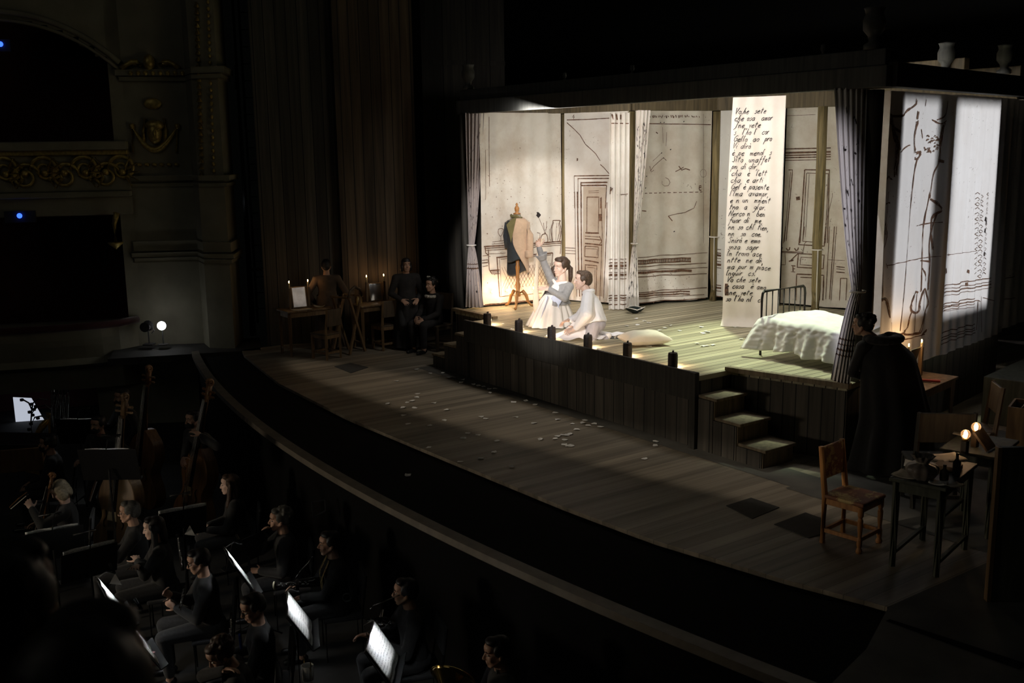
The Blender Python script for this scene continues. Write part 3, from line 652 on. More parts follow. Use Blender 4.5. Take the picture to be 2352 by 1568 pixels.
# 2 panelled door canvas
st = []
for p, w in (([(1365, 1195), (1770, 1190)], .02), ([(1365, 1195), (1370, 1560)], .012), ([(1405, 1226), (1760, 1222)], .02), ([(1410, 1226), (1412, 1560)], .014), ([(1440, 1272), (1745, 1266)], .03), ([(1450, 1302), (1735, 1300)], .03), ([(1445, 1280), (1450, 1560)], .03), ([(1735, 1300), (1725, 1560)], .018), ([(1515, 1435), (1650, 1435), (1648, 1560)], .014), ([(1515, 1435), (1510, 1560)], .014), ([(1530, 1365), (1650, 1360)], .01), ([(1530, 1385), (1650, 1380)], .01), ([(1675, 1440), (1672, 1560)], .04),
             ([(1285, 595), (1440, 740), (1500, 840), (1610, 945), (1665, 1025)], .016), ([(1665, 1065), (1705, 1100), (1765, 1175)], .016), ([(1285, 566), (1500, 560), (1780, 545)], .018), ([(1785, 545), (1778, 900), (1770, 1200)], .012), ([(1365, 505), (1342, 535), (1372, 533)], .012), ([(1362, 512), (1358, 555)], .012), ([(1395, 1010), (1410, 1012)], .06)): st.append((ZA(p), w))
for p, w in (([(1372, 0), (1385, 900), (1395, 1180)], .012), ([(1402, 0), (1420, 900), (1430, 1180)], .03), ([(1445, 0), (1455, 900), (1462, 1180)], .028), ([(1512, 60), (1650, 60), (1640, 470), (1510, 470), (1512, 60)], .016), ([(1495, 462), (1650, 466)], .03), ([(1490, 500), (1660, 510)], .014), ([(1490, 528), (1690, 545)], .02), ([(1490, 582), (1690, 602)], .03), ([(1492, 612), (1640, 622), (1638, 742), (1490, 730), (1492, 612)], .02), ([(1500, 640), (1625, 648), (1622, 715)], .012), ([(1490, 770), (1645, 800)], .03), ([(1490, 822), (1622, 835), (1608, 1180)], .02), ([(1515, 850), (1600, 860), (1590, 1180)], .012), ([(1495, 830), (1500, 1180)], .02), ([(1680, 60), (1690, 480), (1655, 1230)], .016), ([(1740, 120), (1738, 420), (1700, 1200)], .016), ([(1658, 500), (1682, 560), (1650, 602)], .02), ([(1255, 630), (1380, 637)], .012), ([(1255, 660), (1380, 667)], .01), ([(1255, 692), (1380, 700)], .01), ([(1665, 250), (1672, 330)], .09)): st.append((ZB(p), w))
fl = [ZB([(1470, -60), (1735, -50), (1690, 1180), (1465, 1160)])]
canvas('painted_canvas', 'canvas painted with a tall panelled door beside the kneeling pair', Q1300 + V((.04, -.02, 0)), Q1445 + V((-.05, -.02, 0)), DK + .02, ZT, canvas_p, f_soft(2, .016, .4), st, fl)
# 3 striped-hem canvas with star chart scribbles
st = []
for y0, y1, w, xe in ((292, 247, .012, 930), (322, 290, .03, 760), (336, 305, .012, 760), (352, 320, .03, 760), (380, 345, .016, 920), (415, 388, .012, 930), (436, 410, .045, 765), (475, 445, .016, 925), (625, 577, .016, 925), (642, 602, .026, 750), (660, 628, .026, 750), (682, 640, .012, 900), (722, 676, .018, 915)):
    st.append((ZD([(lerp(255, xe, k / 6), lerp(y0, lerp(y0, y1, (xe - 255) / 675), k / 6) + 4 * math.sin(k * 2.2)) for k in range(7)]), w))
for k in range(20): x = 280 + k * 24; st.append((ZD([(x, 348 - k * 1.2), (x + 3, 324 - k * 1.2)]), .012))
for p, w in (([(370, 366), (700, 370), (1015, 375)], .018), ([(935, 270), (938, 900), (940, 1560)], .008), ([(430, 740), (520, 655)], .008), ([(405, 840), (440, 790), (490, 745), (545, 705), (580, 735)], .012), ([(400, 790), (415, 850), (440, 830)], .012), ([(530, 940), (530, 970), (560, 990), (600, 985), (615, 955), (600, 920), (570, 905)], .01), ([(690, 790), (720, 830), (760, 815), (800, 830)], .02), ([(660, 845), (740, 800)], .016), ([(600, 1290), (680, 1265), (750, 1255), (830, 1210), (855, 1140)], .012), ([(600, 1290), (635, 1340)], .02), ([(530, 400), (540, 560)], .008), ([(580, 450), (575, 590)], .008), ([(460, 450), (478, 465)], .02), ([(310, 1235), (360, 1240)], .02)): st.append((ZC(p), w))
for k in range(13): st.append((ZC([(292 + k * 50, 1063 - k * 1.2), (322 + k * 50, 1062 - k * 1.2)]), .016))
for k in range(16): a = k * PI / 8; st.append((ZC([(932 + 42 * math.cos(a), 862 + 42 * math.sin(a)), (932 + 36 * math.cos(a + .2), 862 + 36 * math.sin(a + .2))]), .01))
st.append((ZC([(882, 1005), (908, 1000), (905, 985), (885, 985), (880, 1015), (890, 1032), (910, 1030)]), .022))
for k in range(40): x = 375 + k * 13; st.append((ZC([(x, 285 + random.uniform(-8, 8)), (x + random.uniform(-4, 8), 305 + random.uniform(-6, 6))]), .016)) if k % 5 != 3 else None
for x, y in ((545, 705), (520, 655), (617, 620), (362, 888), (318, 915), (350, 1005), (648, 1440), (310, 1110), (505, 350), (548, 350), (740, 340)): st.append((ZC([(x, y), (x + 4, y + 8)]), .03, 2))
for k in range(50): x, y = random.uniform(290, 750), random.uniform(430, 730); st.append((ZD([(x, y), (x + 3, y + 4)]), random.uniform(.008, .02)))
canvas('painted_canvas', 'canvas with a broad brown striped hem and charted scribbles, right of the narrow striped curtain', Q1445 + V((.03, .03, 0)), Q1635 + V((-.06, -.05, 0)), DK + .05, ZT, canvas_m, lambda s, z: .045 * math.sin(s * 6.2 + .6) * (1 - .6 * (z - DK) / 3.2) + .015 * math.sin(s * 17), st, hem=.02)
# narrow striped curtain hanging before the door canvas
def pleat(nf, amp, L): return lambda s, z: amp * math.cos(2 * PI * nf * s / L) + amp * .4 * wob(s * 5, 1, 2.0)
st = []
for y, w in ((312, .012), (345, .022), (375, .045), (400, .014), (436, .012), (460, .04), (498, .014), (655, .02), (680, .026), (700, .014), (740, .02)): st.append((ZD([(-12, y), (160, y - 4)]), w))
st += [(ZA([(1790, 500), (1812, 560)]), .03), (ZA([(1840, 500), (1850, 565)]), .03), (ZA([(1890, 505), (1890, 560)]), .03), (ZA([(1785, 603), (1980, 605)]), .018), (ZA([(1775, 1365), (1795, 1335), (1775, 1320), (1770, 1400)]), .02), (ZA([(1850, 1408), (1970, 1398)]), .014)]
cA, cB = K(1398, 713, DK), K(1443, 713, DK); cL = (cB - cA).length
canvas('striped_curtain', 'narrow pleated cream curtain with striped hem left of the middle log post', cA, cB, DK + .02, ZT - .05, canvas_p, pleat(4, .03, cL), st, nu=80)
# sliver of striped canvas between the post and the lettered scroll
st = []
for y, w in ((205, .012), (240, .02), (262, .04), (290, .012), (320, .012), (350, .04), (380, .012), (545, .016), (570, .03), (600, .014), (650, .014)): st.append((ZD([(980, y), (1060, y + 14)]), w))
st.append((ZD([(995, 650), (1015, 650), (1005, 650), (1005, 680), (995, 682), (1015, 682)]), .012))
e4 = Q1635 + V((1.15, .35, 0))
canvas('painted_canvas', 'sliver of grey canvas with a striped hem left of the lettered scroll', Q1635 + V((.05, .05, 0)), e4, DK + .06, ZT, canvas_w, pleat(4, .03, 1.2), st)
# 5 double-door canvas behind the bed
st = []
for y in (620, 655, 662, 685, 708, 735): st.append((ZC([(1700, y), (1880, y - 4), (2215, y - 12)]), .022 if y != 735 else .014))
for p, w in (([(1700, 290), (2060, 275)], .008), ([(1735, 830), (1690, 1500)], .018), ([(1715, 830), (1672, 1500)], .012), ([(1790, 828), (1832, 828), (1768, 1540)], .018), ([(1812, 850), (1750, 1545)], .012), ([(1955, 826), (2205, 830)], .024), ([(1955, 826), (1905, 1560)], .024), ([(1978, 860), (2192, 866)], .014), ([(1972, 860), (1935, 1530)], .014), ([(1998, 872), (1960, 1500)], .008), ([(2200, 830), (2180, 1560)], .018), ([(2188, 866), (2160, 1560)], .012), ([(2230, 1060), (2230, 1090), (2160, 1380)], .008), ([(1885, 1095), (1890, 1130)], .08), ([(1740, 170), (1750, 200), (1758, 172)], .02), ([(1830, 172), (1842, 196), (1862, 176)], .02)): st.append((ZC(p), w))
for p, w in (([(1668, 0), (1650, 160)], .016), ([(1635, 0), (1618, 160)], .012), ([(1815, 0), (1796, 172), (2036, 186), (2052, 0)], .024), ([(1850, 0), (1832, 140), (2005, 152), (2020, 0)], .014), ([(1596, 236), (1840, 244)], .02), ([(1598, 246), (1838, 254)], .01), ([(1600, 205), (1615, 222), (1632, 218), (1638, 195)], .026), ([(1675, 205), (1690, 225), (1706, 220), (1712, 195)], .026), ([(1755, 205), (1770, 228), (1786, 222), (1792, 198)], .026), ([(1820, 215), (1835, 235), (1850, 160), (1870, 140)], .014), ([(1720, 320), (1792, 252)], .02), ([(1700, 330), (1745, 318)], .03),
             ([(1792, 256), (2036, 270), (2026, 400), (1780, 386), (1792, 256)], .02), ([(1815, 290), (2000, 300), (1992, 375), (1808, 362), (1815, 290)], .012), ([(1776, 450), (2032, 462), (2022, 700)], .024), ([(1810, 480), (2000, 490), (1990, 700)], .018), ([(1776, 450), (1768, 700)], .018), ([(1600, 365), (1602, 410)], .016), ([(1600, 365), (1620, 370), (1618, 390), (1602, 392)], .016), ([(1740, 370), (1742, 425)], .02), ([(1725, 370), (1765, 374)], .02), ([(1740, 398), (1760, 400)], .016), ([(1722, 428), (1762, 430)], .012), ([(1664, 250), (1668, 362), (1600, 362)], .012), ([(2086, 0), (2050, 690)], .012), ([(2132, 0), (2086, 690)], .016), ([(2152, 0), (2100, 700)], .01), ([(2070, 315), (2230, 322)], .008), ([(2150, 380), (2230, 388)], .02), ([(2150, 400), (2230, 410)], .012), ([(2150, 430), (2230, 438)], .02), ([(2190, 490), (2250, 492), (2240, 700)], .016), ([(2190, 490), (2180, 700)], .016)): st.append((ZD(p), w))
e5a, e5b = Q1635 + V((1.05, .5, 0)), Q1635 + V((4.4, 1.5, 0))
canvas('painted_canvas', 'canvas painted with panelled double doors and coat hooks behind the bed', e5a, e5b, DK + .02, ZT, canvas_m, f_soft(5, .01, .6), st)
# right-hand wall, painted on its outer face, in two cloths
rA = V((QR0.x - .17, QR0.y + .35, 0)); dW = SD
def atw(px, y): q = onv(px, y, rA, dW); return V((q.x, q.y, 0))
st = []
for p, w in (([(622, 0), (604, 190), (566, 400), (556, 560), (560, 850)], .018), ([(540, 190), (600, 290), (602, 380), (522, 500), (502, 560), (540, 720)], .026), ([(522, 500), (490, 600), (498, 850)], .026), ([(545, 210), (580, 330)], .04), ([(940, 0), (902, 200), (882, 420), (868, 780)], .02), ([(1030, 150), (960, 212), (966, 450)], .03), ([(992, 170), (940, 400), (946, 560), (930, 770)], .024), ([(870, 540), (945, 548)], .02), ([(880, 600), (900, 640), (905, 700)], .016), ([(850, 792), (815, 790), (790, 870), (790, 940), (850, 936), (862, 850), (900, 760), (930, 862), (902, 950), (850, 1100)], .026), ([(840, 800), (830, 930)], .012), ([(895, 780), (888, 930)], .014), ([(790, 940), (762, 1060), (740, 1110), (830, 1112), (870, 1090), (905, 950)], .028), ([(825, 950), (815, 1100)], .018), ([(655, 1122), (740, 1108)], .018), ([(655, 1172), (780, 1145), (900, 1120)], .012), ([(610, 576), (830, 530), (1030, 505)], .008), ([(610, 560), (616, 595)], .014), ([(792, 0), (745, 600), (700, 1090)], .007), ([(490, 900), (520, 820), (540, 850), (600, 850), (622, 990)], .024), ([(830, 265), (920, 250), (1040, 240)], .008), ([(945, 60), (990, 80), (1025, 140)], .02), ([(540, 140), (580, 100), (640, 90)], .016), ([(655, 1140), (640, 1020)], .01), ([(870, 1120), (915, 1085), (890, 1110)], .03)): st.append((ZE(p), w))
for p, w in (([(696, 800), (722, 822), (742, 900), (780, 1090)], .024), ([(722, 822), (800, 822), (860, 770), (932, 720)], .018), ([(702, 870), (780, 950)], .02), ([(712, 840), (745, 960), (765, 1060), (750, 1300)], .05), ([(920, 690), (915, 720), (930, 700)], .02), ([(1000, 690), (990, 740)], .02), ([(942, 790), (935, 850)], .03), ([(935, 870), (905, 990), (912, 1110)], .05), ([(925, 1125), (950, 1110), (930, 1165), (915, 1160)], .026), ([(930, 1165), (905, 1300), (872, 1560)], .016), ([(960, 930), (966, 1000)], .012), ([(1050, 860), (1110, 880), (1150, 862)], .018), ([(1140, 880), (1112, 980), (1102, 1180), (1060, 1300), (1030, 1480)], .024), ([(1128, 900), (1108, 1060)], .04), ([(1100, 1180), (1132, 1190)], .03), ([(1090, 850), (1140, 820), (1165, 700)], .014), ([(660, 1360), (700, 1310), (735, 1330)], .018), ([(1040, 1490), (1090, 1530), (1120, 1560)], .024), ([(785, 1110), (830, 1080), (862, 1060)], .014)): st.append((ZF(p), w))
for k in range(26): x, y = random.uniform(985, 1090), random.uniform(980, 1120); st.append((ZF([(x, y), (x + 8, y - 8), (x + 14, y)]), .01))
a1, b1 = atw(2012, 845), atw(2168, 805)
canvas('painted_canvas', 'outer cloth of the right-hand wall painted with bare branching trees', a1, b1, DK - .02, BZ, canvas_w, f_soft(8, .03, .3), st, nu=90, sketch=True)
st = []
for l, m_, r_, w in ((750, 690, 676, .016), (775, 722, 704, .012), (802, 745, 724, .02), (830, 770, 750, .01), (892, 830, 0, .016), (926, 850, 0, .018), (945, 870, 0, .012), (1112, 1032, 0, .016), (1150, 1062, 0, .014), (1170, 1078, 0, .014), (1202, 1100, 0, .014)):
    p = [(lerp(1002, 1290, k / 8), lerp(l, m_, k / 8) + 7 * math.sin(k * 1.9)) for k in range(9)]
    if r_: p += [(1420, r_)]
    st.append((ZE(p), w))
for p, w in (([(1012, 905), (1312, 850), (1296, 1082)], .014), ([(1025, 940), (1290, 900), (1278, 1030)], .008), ([(1350, 820), (1345, 1100)], .012), ([(1360, 830), (1430, 852)], .012), ([(1310, 850), (1330, 860), (1318, 1090)], .014), ([(1045, 500), (1290, 465)], .008), ([(1085, 495), (1100, 493)], .014), ([(1092, 485), (1093, 505)], .01), ([(1185, 478), (1200, 476)], .014), ([(1190, 468), (1191, 488)], .01), ([(1072, 600), (1076, 640)], .05), ([(1220, 620), (1240, 630)], .05), ([(1210, 725), (1222, 722)], .06)): st.append((ZE(p), w))
for x, y in ((1370, 210), (1378, 235), (1366, 300), (1368, 482)): st.append((ZE([(x - 4, y), (x + 8, y + 12)]), .07, 2))
for k in range(17):
    for j in range(3):
        x, y = 1300 + j * 40 - k * 1.5, 20 + k * 39 + (j % 2) * 18; st.append((ZE([(x, y), (x + 12, y - 14), (x + 22, y), (x + 12, y + 14), (x, y)][:3 + (k + j) % 3]), .009))
a2, b2 = atw(2150, 812) + V((.05, 0, 0)), atw(2292, 765) + V((.05, 0, 0))
canvas('painted_canvas', 'outer cloth of the right-hand wall with lace edge and painted wainscot', a2, b2, DK - .02, BZ, canvas_w, f_soft(9, .03, .25), st, nu=90)
a3, b3 = atw(2288, 765) - V((.04, 0, 0)), atw(2288, 765) + SD * 2.6
canvas('painted_canvas', 'dim grey cloth continuing the right-hand wall to the picture edge', a3, b3, DK - .02, BZ, canvas_w, f_soft(10, .02, .3), [(ZE([(1430, 855), (1600, 830)]), .014), (ZE([(1440, 700), (1600, 660)]), .014), (ZE([(1400, 1010), (1500, 990)]), .012)], nu=40)
# thin inner strips seen between the corner post and the side wall
for k, (x, lab) in enumerate(((2018, 'narrow canvas strip just right of the corner post'),)):
    a = atw(x - 4, 850) + V((-.35, .25, 0)); canvas('painted_canvas', lab, a, a + V((.12, .42, 0)), DK, ZT, canvas_m, f_soft(11, .004, .3), [(ZF([(640, 740), (600, 1500)]), .02)], nu=8)
# tied-back curtains
def tied(name, label, t0, t1, tie, zt, tw, b0, b1, z1, mat, nf, depth, stripes=(), marks=0, seed=0, over=0.0):
    t0, t1, tie, b0, b1 = [V((p.x, p.y, 0)) for p in (t0, t1, tie, b0, b1)]
    tn = (t1 - t0).normalized(); nrm = V((tn.y, -tn.x, 0))
    if nrm.dot(V((EYE.x, EYE.y, 0)) - t0) < 0: nrm = -nrm
    def surf(u, z, lift=0.0):
        u = min(max(u, 0), 1)
        if z > zt:
            k = ((z - zt) / (z1 - zt)); k = k ** .75; c0, c1 = tie - tn * tw / 2, tie + tn * tw / 2; p = (c0.lerp(t0, k)).lerp(c1.lerp(t1, k), u); am = lerp(.5, 1, k)
        else:
            k = ((zt - z) / (zt - DK)) ** .7; c0, c1 = tie - tn * tw / 2, tie + tn * tw / 2; p = (c0.lerp(b0, k)).lerp(c1.lerp(b1, k), u); am = lerp(.5, 1.1, k)
        belly = .06 * math.sin(u * PI)
        return p + nrm * (depth * am * math.cos(2 * PI * nf * u + 1.2 * wob(z, .6, seed)) + belly + lift) + V((0, 0, z))
    mb = MB(); mb.sheet(lambda u, v: surf(u, DK + .03 + v * (z1 - DK - .03)), nf * 10, 44)
    mb.m = 1
    def sd(s, z, lift): return surf(s, z, lift)
    for z, w in stripes:
        for i in range(nf * 10): 
            u0, u1 = i / (nf * 10), (i + 1) / (nf * 10); mb.quad(surf(u0, z - w / 2, .006), surf(u1, z - w / 2, .006), surf(u1, z + w / 2, .006), surf(u0, z + w / 2, .006))
    mb.m = 2
    rd = random.Random(seed)
    for i in range(marks):
        u, z = rd.uniform(.1, .9), rd.uniform(DK + .2, z1 - .2); du, dz = rd.uniform(-.06, .06), rd.uniform(-.07, .07); w = rd.uniform(.012, .03)
        mb.quad(surf(u, z, .006), surf(u + du, z + dz, .006), surf(u + du + .02, z + dz + w, .006), surf(u + .02, z + w, .006))
    o = tag(mb.build(name, [mat, ink, inkd], smooth=True), label, 'curtain')
    mb = MB(); ring = []
    for i in range(17):
        a = 2 * PI * i / 16; ring.append(tie + tn * math.cos(a) * (tw / 2 + .03) + nrm * (math.sin(a) * .07 + .03) + V((0, 0, zt)))
    mb.tube(ring, .012, 6); mb.build('tie_cord', canvas_p, o, smooth=True)
    return o
yb = (QL + Q1300) / 2
c0, c1 = K(1079, 705, DK), K(1121, 705, DK)
tied('tied_curtain', 'tied-back dusty lilac curtain at the far left corner of the room', c0, c1, K(1086, 704, DK), onv(1086, 563, c0, _r).z, .09, K(1070, 709, DK), K(1112, 709, DK), ZT, CLOTH('dusty_curtain', (.52, .47, .46), (.3, .2, .16), .4), 5, .03, [(1.55, .02), (1.62, .012)], 60, 3)
c0, c1 = K(1457, 712, DK), K(1489, 712, DK)
tied('tied_curtain', 'narrow tied curtain with black scribbled writing right of the middle log post', c0, c1, K(1456, 710, DK), onv(1455, 560, c0, _r).z, .05, K(1438, 714, DK), K(1468, 714, DK), ZT - .02, canvas_p, 4, .025, [], 260, 4)
c0, c1 = K(1886, 874, DK), K(1958, 876, DK)
tied('tied_curtain', 'large tied-back grey lilac curtain at the right front corner post', c0, c1, K(1958, 886, DK), onv(1962, 660, c0, _r).z, .10, K(1905, 878, DK), K(1951, 888, DK), ZT, canvas_w, 6, .035, [(1.22, .014), (1.28, .02), (1.34, .012), (1.40, .016)], 90, 5)
# cord loops on the posts
for q, z_ in ((Q1635, 1.98), (Q1868, 1.9)):
    mb = MB(); mb.tube([V((q.x + .085 * math.cos(2 * PI * i / 12), q.y + .085 * math.sin(2 * PI * i / 12), z_)) for i in range(13)], .012, 6); mb.tube([V((q.x + .06, q.y - .06, z_)), V((q.x + .075, q.y - .075, z_ - .6)), V((q.x + .1, q.y - .09, z_ - .9))], .009, 6)
    o = mb.build('cord', canvas_p, can, smooth=True)
# ---------------------------------------------------------------- the lettered scroll
GL = {'a': '4,4 3,5 1,4 0,2 1,0 3,0 4,3|4,5 4,1 5,0', 'b': '1,10 0,1 1,0 3,0 4,2 3,4 1,4', 'c': '4,4 3,5 1,4 0,2 1,0 3,0 4,1', 'd': '4,4 2,5 0,3 0,1 2,0 4,2|5,10 4,1 5,0', 'e': '0,2 3,3 4,4 3,5 1,4 0,2 1,0 3,0 4,1',
      'f': '4,9 3,10 2,8 1,0 0,-5|0,5 4,5', 'g': '4,4 2,5 0,3 1,1 3,1 4,4 3,-3 1,-5 0,-4', 'h': '2,10 0,0|0,3 2,5 3,4 3,1 4,0', 'i': '0,5 0,1 1,0|1,7 1,8', 'l': '2,9 1,10 0,8 0,1 1,0', 'm': '0,5 0,0|0,3 2,5 2,0|2,3 4,5 4,1 5,0', 'n': '0,5 0,0|0,3 2,5 3,4 3,1 4,0',
      'o': '2,5 0,4 0,1 2,0 3,1 3,4 2,5', 'p': '1,5 -1,-5|1,4 3,5 4,3 2,0 1,1', 'r': '0,5 0,0|0,3 2,5 3,5', 's': '3,5 1,4 3,2 2,0 0,0', 't': '2,9 1,1 2,0|0,6 4,6', 'u': '0,5 0,1 2,0 3,3|3,5 3,1 4,0', 'v': '0,5 1,0 3,5', 'z': '0,5 3,5 0,0 3,0',
      'V': '0,10 2,0 5,10', 'J': '5,10 3,0 0,-3|1,10 6,10', 'G': '5,9 3,10 0,6 0,2 2,0 5,2 5,5 3,5', 'S': '5,9 3,10 1,8 4,4 3,0 0,1', 'N': '0,0 1,10 5,0 6,10', "'": '1,11 0,8', ',': '1,0 0,-3', '.': '0,0 1,1'}
for k, b_, in (('è', 'e'), ('ò', 'o'), ('ì', 'n')): GL[k] = GL[b_] + '|1,9 2,7'
def script(mb, text, s0, z, h, surf, w, lift=.006, slant=.32, adv=1.0):
    """one line of handwriting; s0 = start along the cloth, z = its base line, h = height of a capital"""
    x = s0; k = h / 10
    for i, ch in enumerate(text):
        if ch == ' ': x += 5 * k * adv; continue
        wmax = 0
        for st_ in GL.get(ch, GL['o']).split('|'):
            pp = [tuple(float(c) for c in p.split(',')) for p in st_.split()]; wmax = max(wmax, max(p[0] for p in pp))
            ribbon(mb, [(x + (px_ + py_ * slant) * k, z + py_ * k + .01 * wob(x * 3, 1, z)) for px_, py_ in pp], w, surf, lift, .5)
        x += (wmax + 1.6) * k * adv
LINES = ["Vo.he  sete", "che osa  amor", "Jne, vete", "s  l'ho l  cor", "Gello  ao  pro", "Vi dirò", "è pe  menol  s", "Sito  unaffet", "pn di dir,", "cha  è  lett", "cha  e arti", "Gel è posente", "l'lma  avampr,", "e n un  mment", "tno  a  glar.", "Nerco n  ben", "fuor di  me,", "nn so chl tien,", "nn  so  coe.", "Snirò e emo", "snza  sapr", "ln trovo ace", "ntte  ne dì,", "ma pur m piace", "lnguir  cs.", "Vo che sete", "e cosa  è amo,", "nne, vete", "so l'ho nl  co"]
sA, sB = K(1659, 747, DK), K(1788, 756, DK)
sA.z = sB.z = 0; sd_ = (sB - sA); sL_ = sd_.length; sd_.normalize(); sn = V((sd_.y, -sd_.x, 0))
if sn.dot(V((EYE.x, EYE.y, 0)) - sA) < 0: sn = -sn
ztop = onv(1735, 222, sA, sd_).z
def ssurf(s, z, lift=0.0):
    t = (z - DK) / (ztop - DK); s = min(max(s, 0), sL_); c = sL_ / 2; w_ = lerp(1.0, .90, t)
    return sA + sd_ * (c + (s - c) * w_ + .04 * t) + sn * (.02 * math.sin(s * 9 + 1) + .012 * math.sin(s * 23) + .05 * math.sin(t * 3) + lift + (.10 * (1 - t / .05) ** 2 if t < .05 else 0)) + V((0, 0, z))
mb = MB(); mb.sheet(lambda u, v: ssurf(u * sL_, DK + .01 + v * (ztop - DK - .01)), 40, 70)
mb.m = 2
zf, zl = onv(1700, 262, sA, sd_).z, onv(1700, 692, sA, sd_).z
for i, t_ in enumerate(LINES): script(mb, t_, .05 + .02 * wob(i, 1.3, 4), lerp(zf, zl, i / (len(LINES) - 1)), .085, ssurf, .009, adv=1.0)
mb.m = 1; ribbon(mb, [(.05, lerp(zf, zl, 26 / 28) + .07), (.06, lerp(zf, zl, 26.8 / 28) - .03)], .05, ssurf, .006)
tag(mb.build('hanging_scroll', [CLOTH('scroll_cloth', (.77, .71, .65), (.5, .38, .26), .3, False), ink, inkd], smooth=True), 'tall hanging cloth scroll covered with black handwritten lines', 'scroll')
# ================================================================ people
skin_f = M('skin_fair', (.72, .50, .40), .5, var=.06, scale=5)
skin_m = M('skin_warm', (.50, .30, .21), .5, var=.08, scale=5)
eye_w = M('eye_white', (.8, .78, .74), .3, var=.02); eye_d = M('eye_dark', (.03, .02, .015), .2, var=.05)
lip_m = M('lip_red', (.52, .20, .18), .4, var=.05)
hair_br = M('hair_brown', (.055, .03, .018), .55, var=.5, scale=60); hair_bk = M('hair_black', (.012, .01, .009), .5, var=.4, scale=60)
hair_gr = M('hair_grey', (.085, .08, .072), .6, var=.35, scale=50); hair_bl = M('hair_ash_blond', (.34, .29, .2), .6, var=.35, scale=50)
cloth_bk = M('black_suit', (.022, .022, .022), .85, var=.2, scale=40, sheen=.15); cloth_tr = M('black_trousers', (.03, .03, .031), .85, var=.2, scale=40, sheen=.15)
shoe_m = M('black_shoe', (.012, .012, .013), .3); glass_m = M('spectacle_frame', (.015, .015, .015), .3, .3)
mask_m = M('black_mask', (.012, .012, .014), .8)
def ik(a, b, l1, l2, pole):
    d = b - a; L = min(d.length, (l1 + l2) * .998); u = d.normalized(); x = (l1 * l1 - l2 * l2 + L * L) / (2 * L); h = math.sqrt(max(0, l1 * l1 - x * x))
    p = pole - u * pole.dot(u); p = p.normalized() if p.length > 1e-5 else frame(u)[0]
    return a + u * x + p * h, a + u * L
def hand(mb, w, d, n, th, curl=.35, k=1.0, spread=.12):
    """w wrist, d direction to the knuckles, n back of the hand, th side of the thumb"""
    d = d.normalized(); n = (n - d * n.dot(d)).normalized(); s = d.cross(n); s = s if s.dot(th) > 0 else -s
    mt = Matrix((s, d, n)).transposed()
    mb.cap(w - d * .01, .026 * k, w + d * .03 * k, .026 * k, 8); mb.ell(w + d * .05 * k, (.041 * k, .052 * k, .0165 * k), mt, 12, 8)
    for i, (o, L) in enumerate(((.031, .92), (.0105, 1.0), (-.0105, .95), (-.031, .76))):
        p = w + d * (.088 - .006 * abs(i - 1)) * k + s * o * k; a = curl * (.7 + .2 * i)
        dd = (d + s * o * spread / .03).normalized(); r = .0098 * k
        for L_, m_ in ((.043, .8), (.027, 1.1), (.021, .7)):
            a_ = a * m_; dd = (dd * math.cos(a_) - n * math.sin(a_)).normalized(); n2 = n; q = p + dd * L_ * L * k; mb.cap(p, r, q, r * .93, 7); p = q; r *= .93
    p = w + d * .025 * k + s * .034 * k; dd = (d * .62 + s * .72 - n * .25).normalized()
    for L_, r in ((.04, .0125), (.03, .0105), (.022, .0095)):
        q = p + dd * L_ * k; mb.cap(p, r * k, q, r * .9 * k, 7); p = q; dd = (dd + d * .35).normalized()
def head_mesh(mb, c, B, k=1.0, fem=False):
    """B: 3x3 with columns right, front, up"""
    def P(x, y, z): return c + B @ (V((x, y, z)) * k)
    def e(p, r): mb.ell(P(*p), tuple(q * k for q in r), B, 16, 11)
    e((0, -.014, .032), (.074, .094, .083)); e((0, .03, -.035), (.060, .062, .082)); e((0, .064, -.098), (.024, .022, .018)); e((0, .045, .05), (.062, .05, .045))
    for s in (-1, 1):
        mb.cap(P(s * .055, .0, -.045), .02 * k, P(s * .022, .06, -.096), .017 * k); e((s * .032, .054 if fem else .060, -.030), (.028, .024, .03)); e((s * .077, -.012, -.012), (.010, .018, .031))
        mb.cap(P(s * .012, .083 if fem else .087, .026), .0075 * k, P(s * .046, .070 if fem else .074, .028), .008 * k); e((s * .011, .104, -.034), (.008, .009, .007))
    mb.cap(P(0, .088, .016), .0075 * k, P(0, .105 if fem else .113, -.027), (.0085 if fem else .0105) * k); mb.cap(P(-.018, .088, -.061), .0065 * k, P(.018, .088, -.061), .0065 * k); mb.cap(P(-.013, .087, -.073), .0065 * k, P(.013, .087, -.073), .0065 * k)
    return P
def basis(fw, yaw=0, pitch=0, roll=0):
    fw = V(fw).normalized(); up = V((0, 0, 1)); rt = fw.cross(up).normalized()
    B = Matrix((rt, fw, up)).transposed()
    return B @ Matrix.Rotation(R(yaw), 3, 'Z') @ Matrix.Rotation(R(pitch), 3, 'X') @ Matrix.Rotation(R(roll), 3, 'Y')
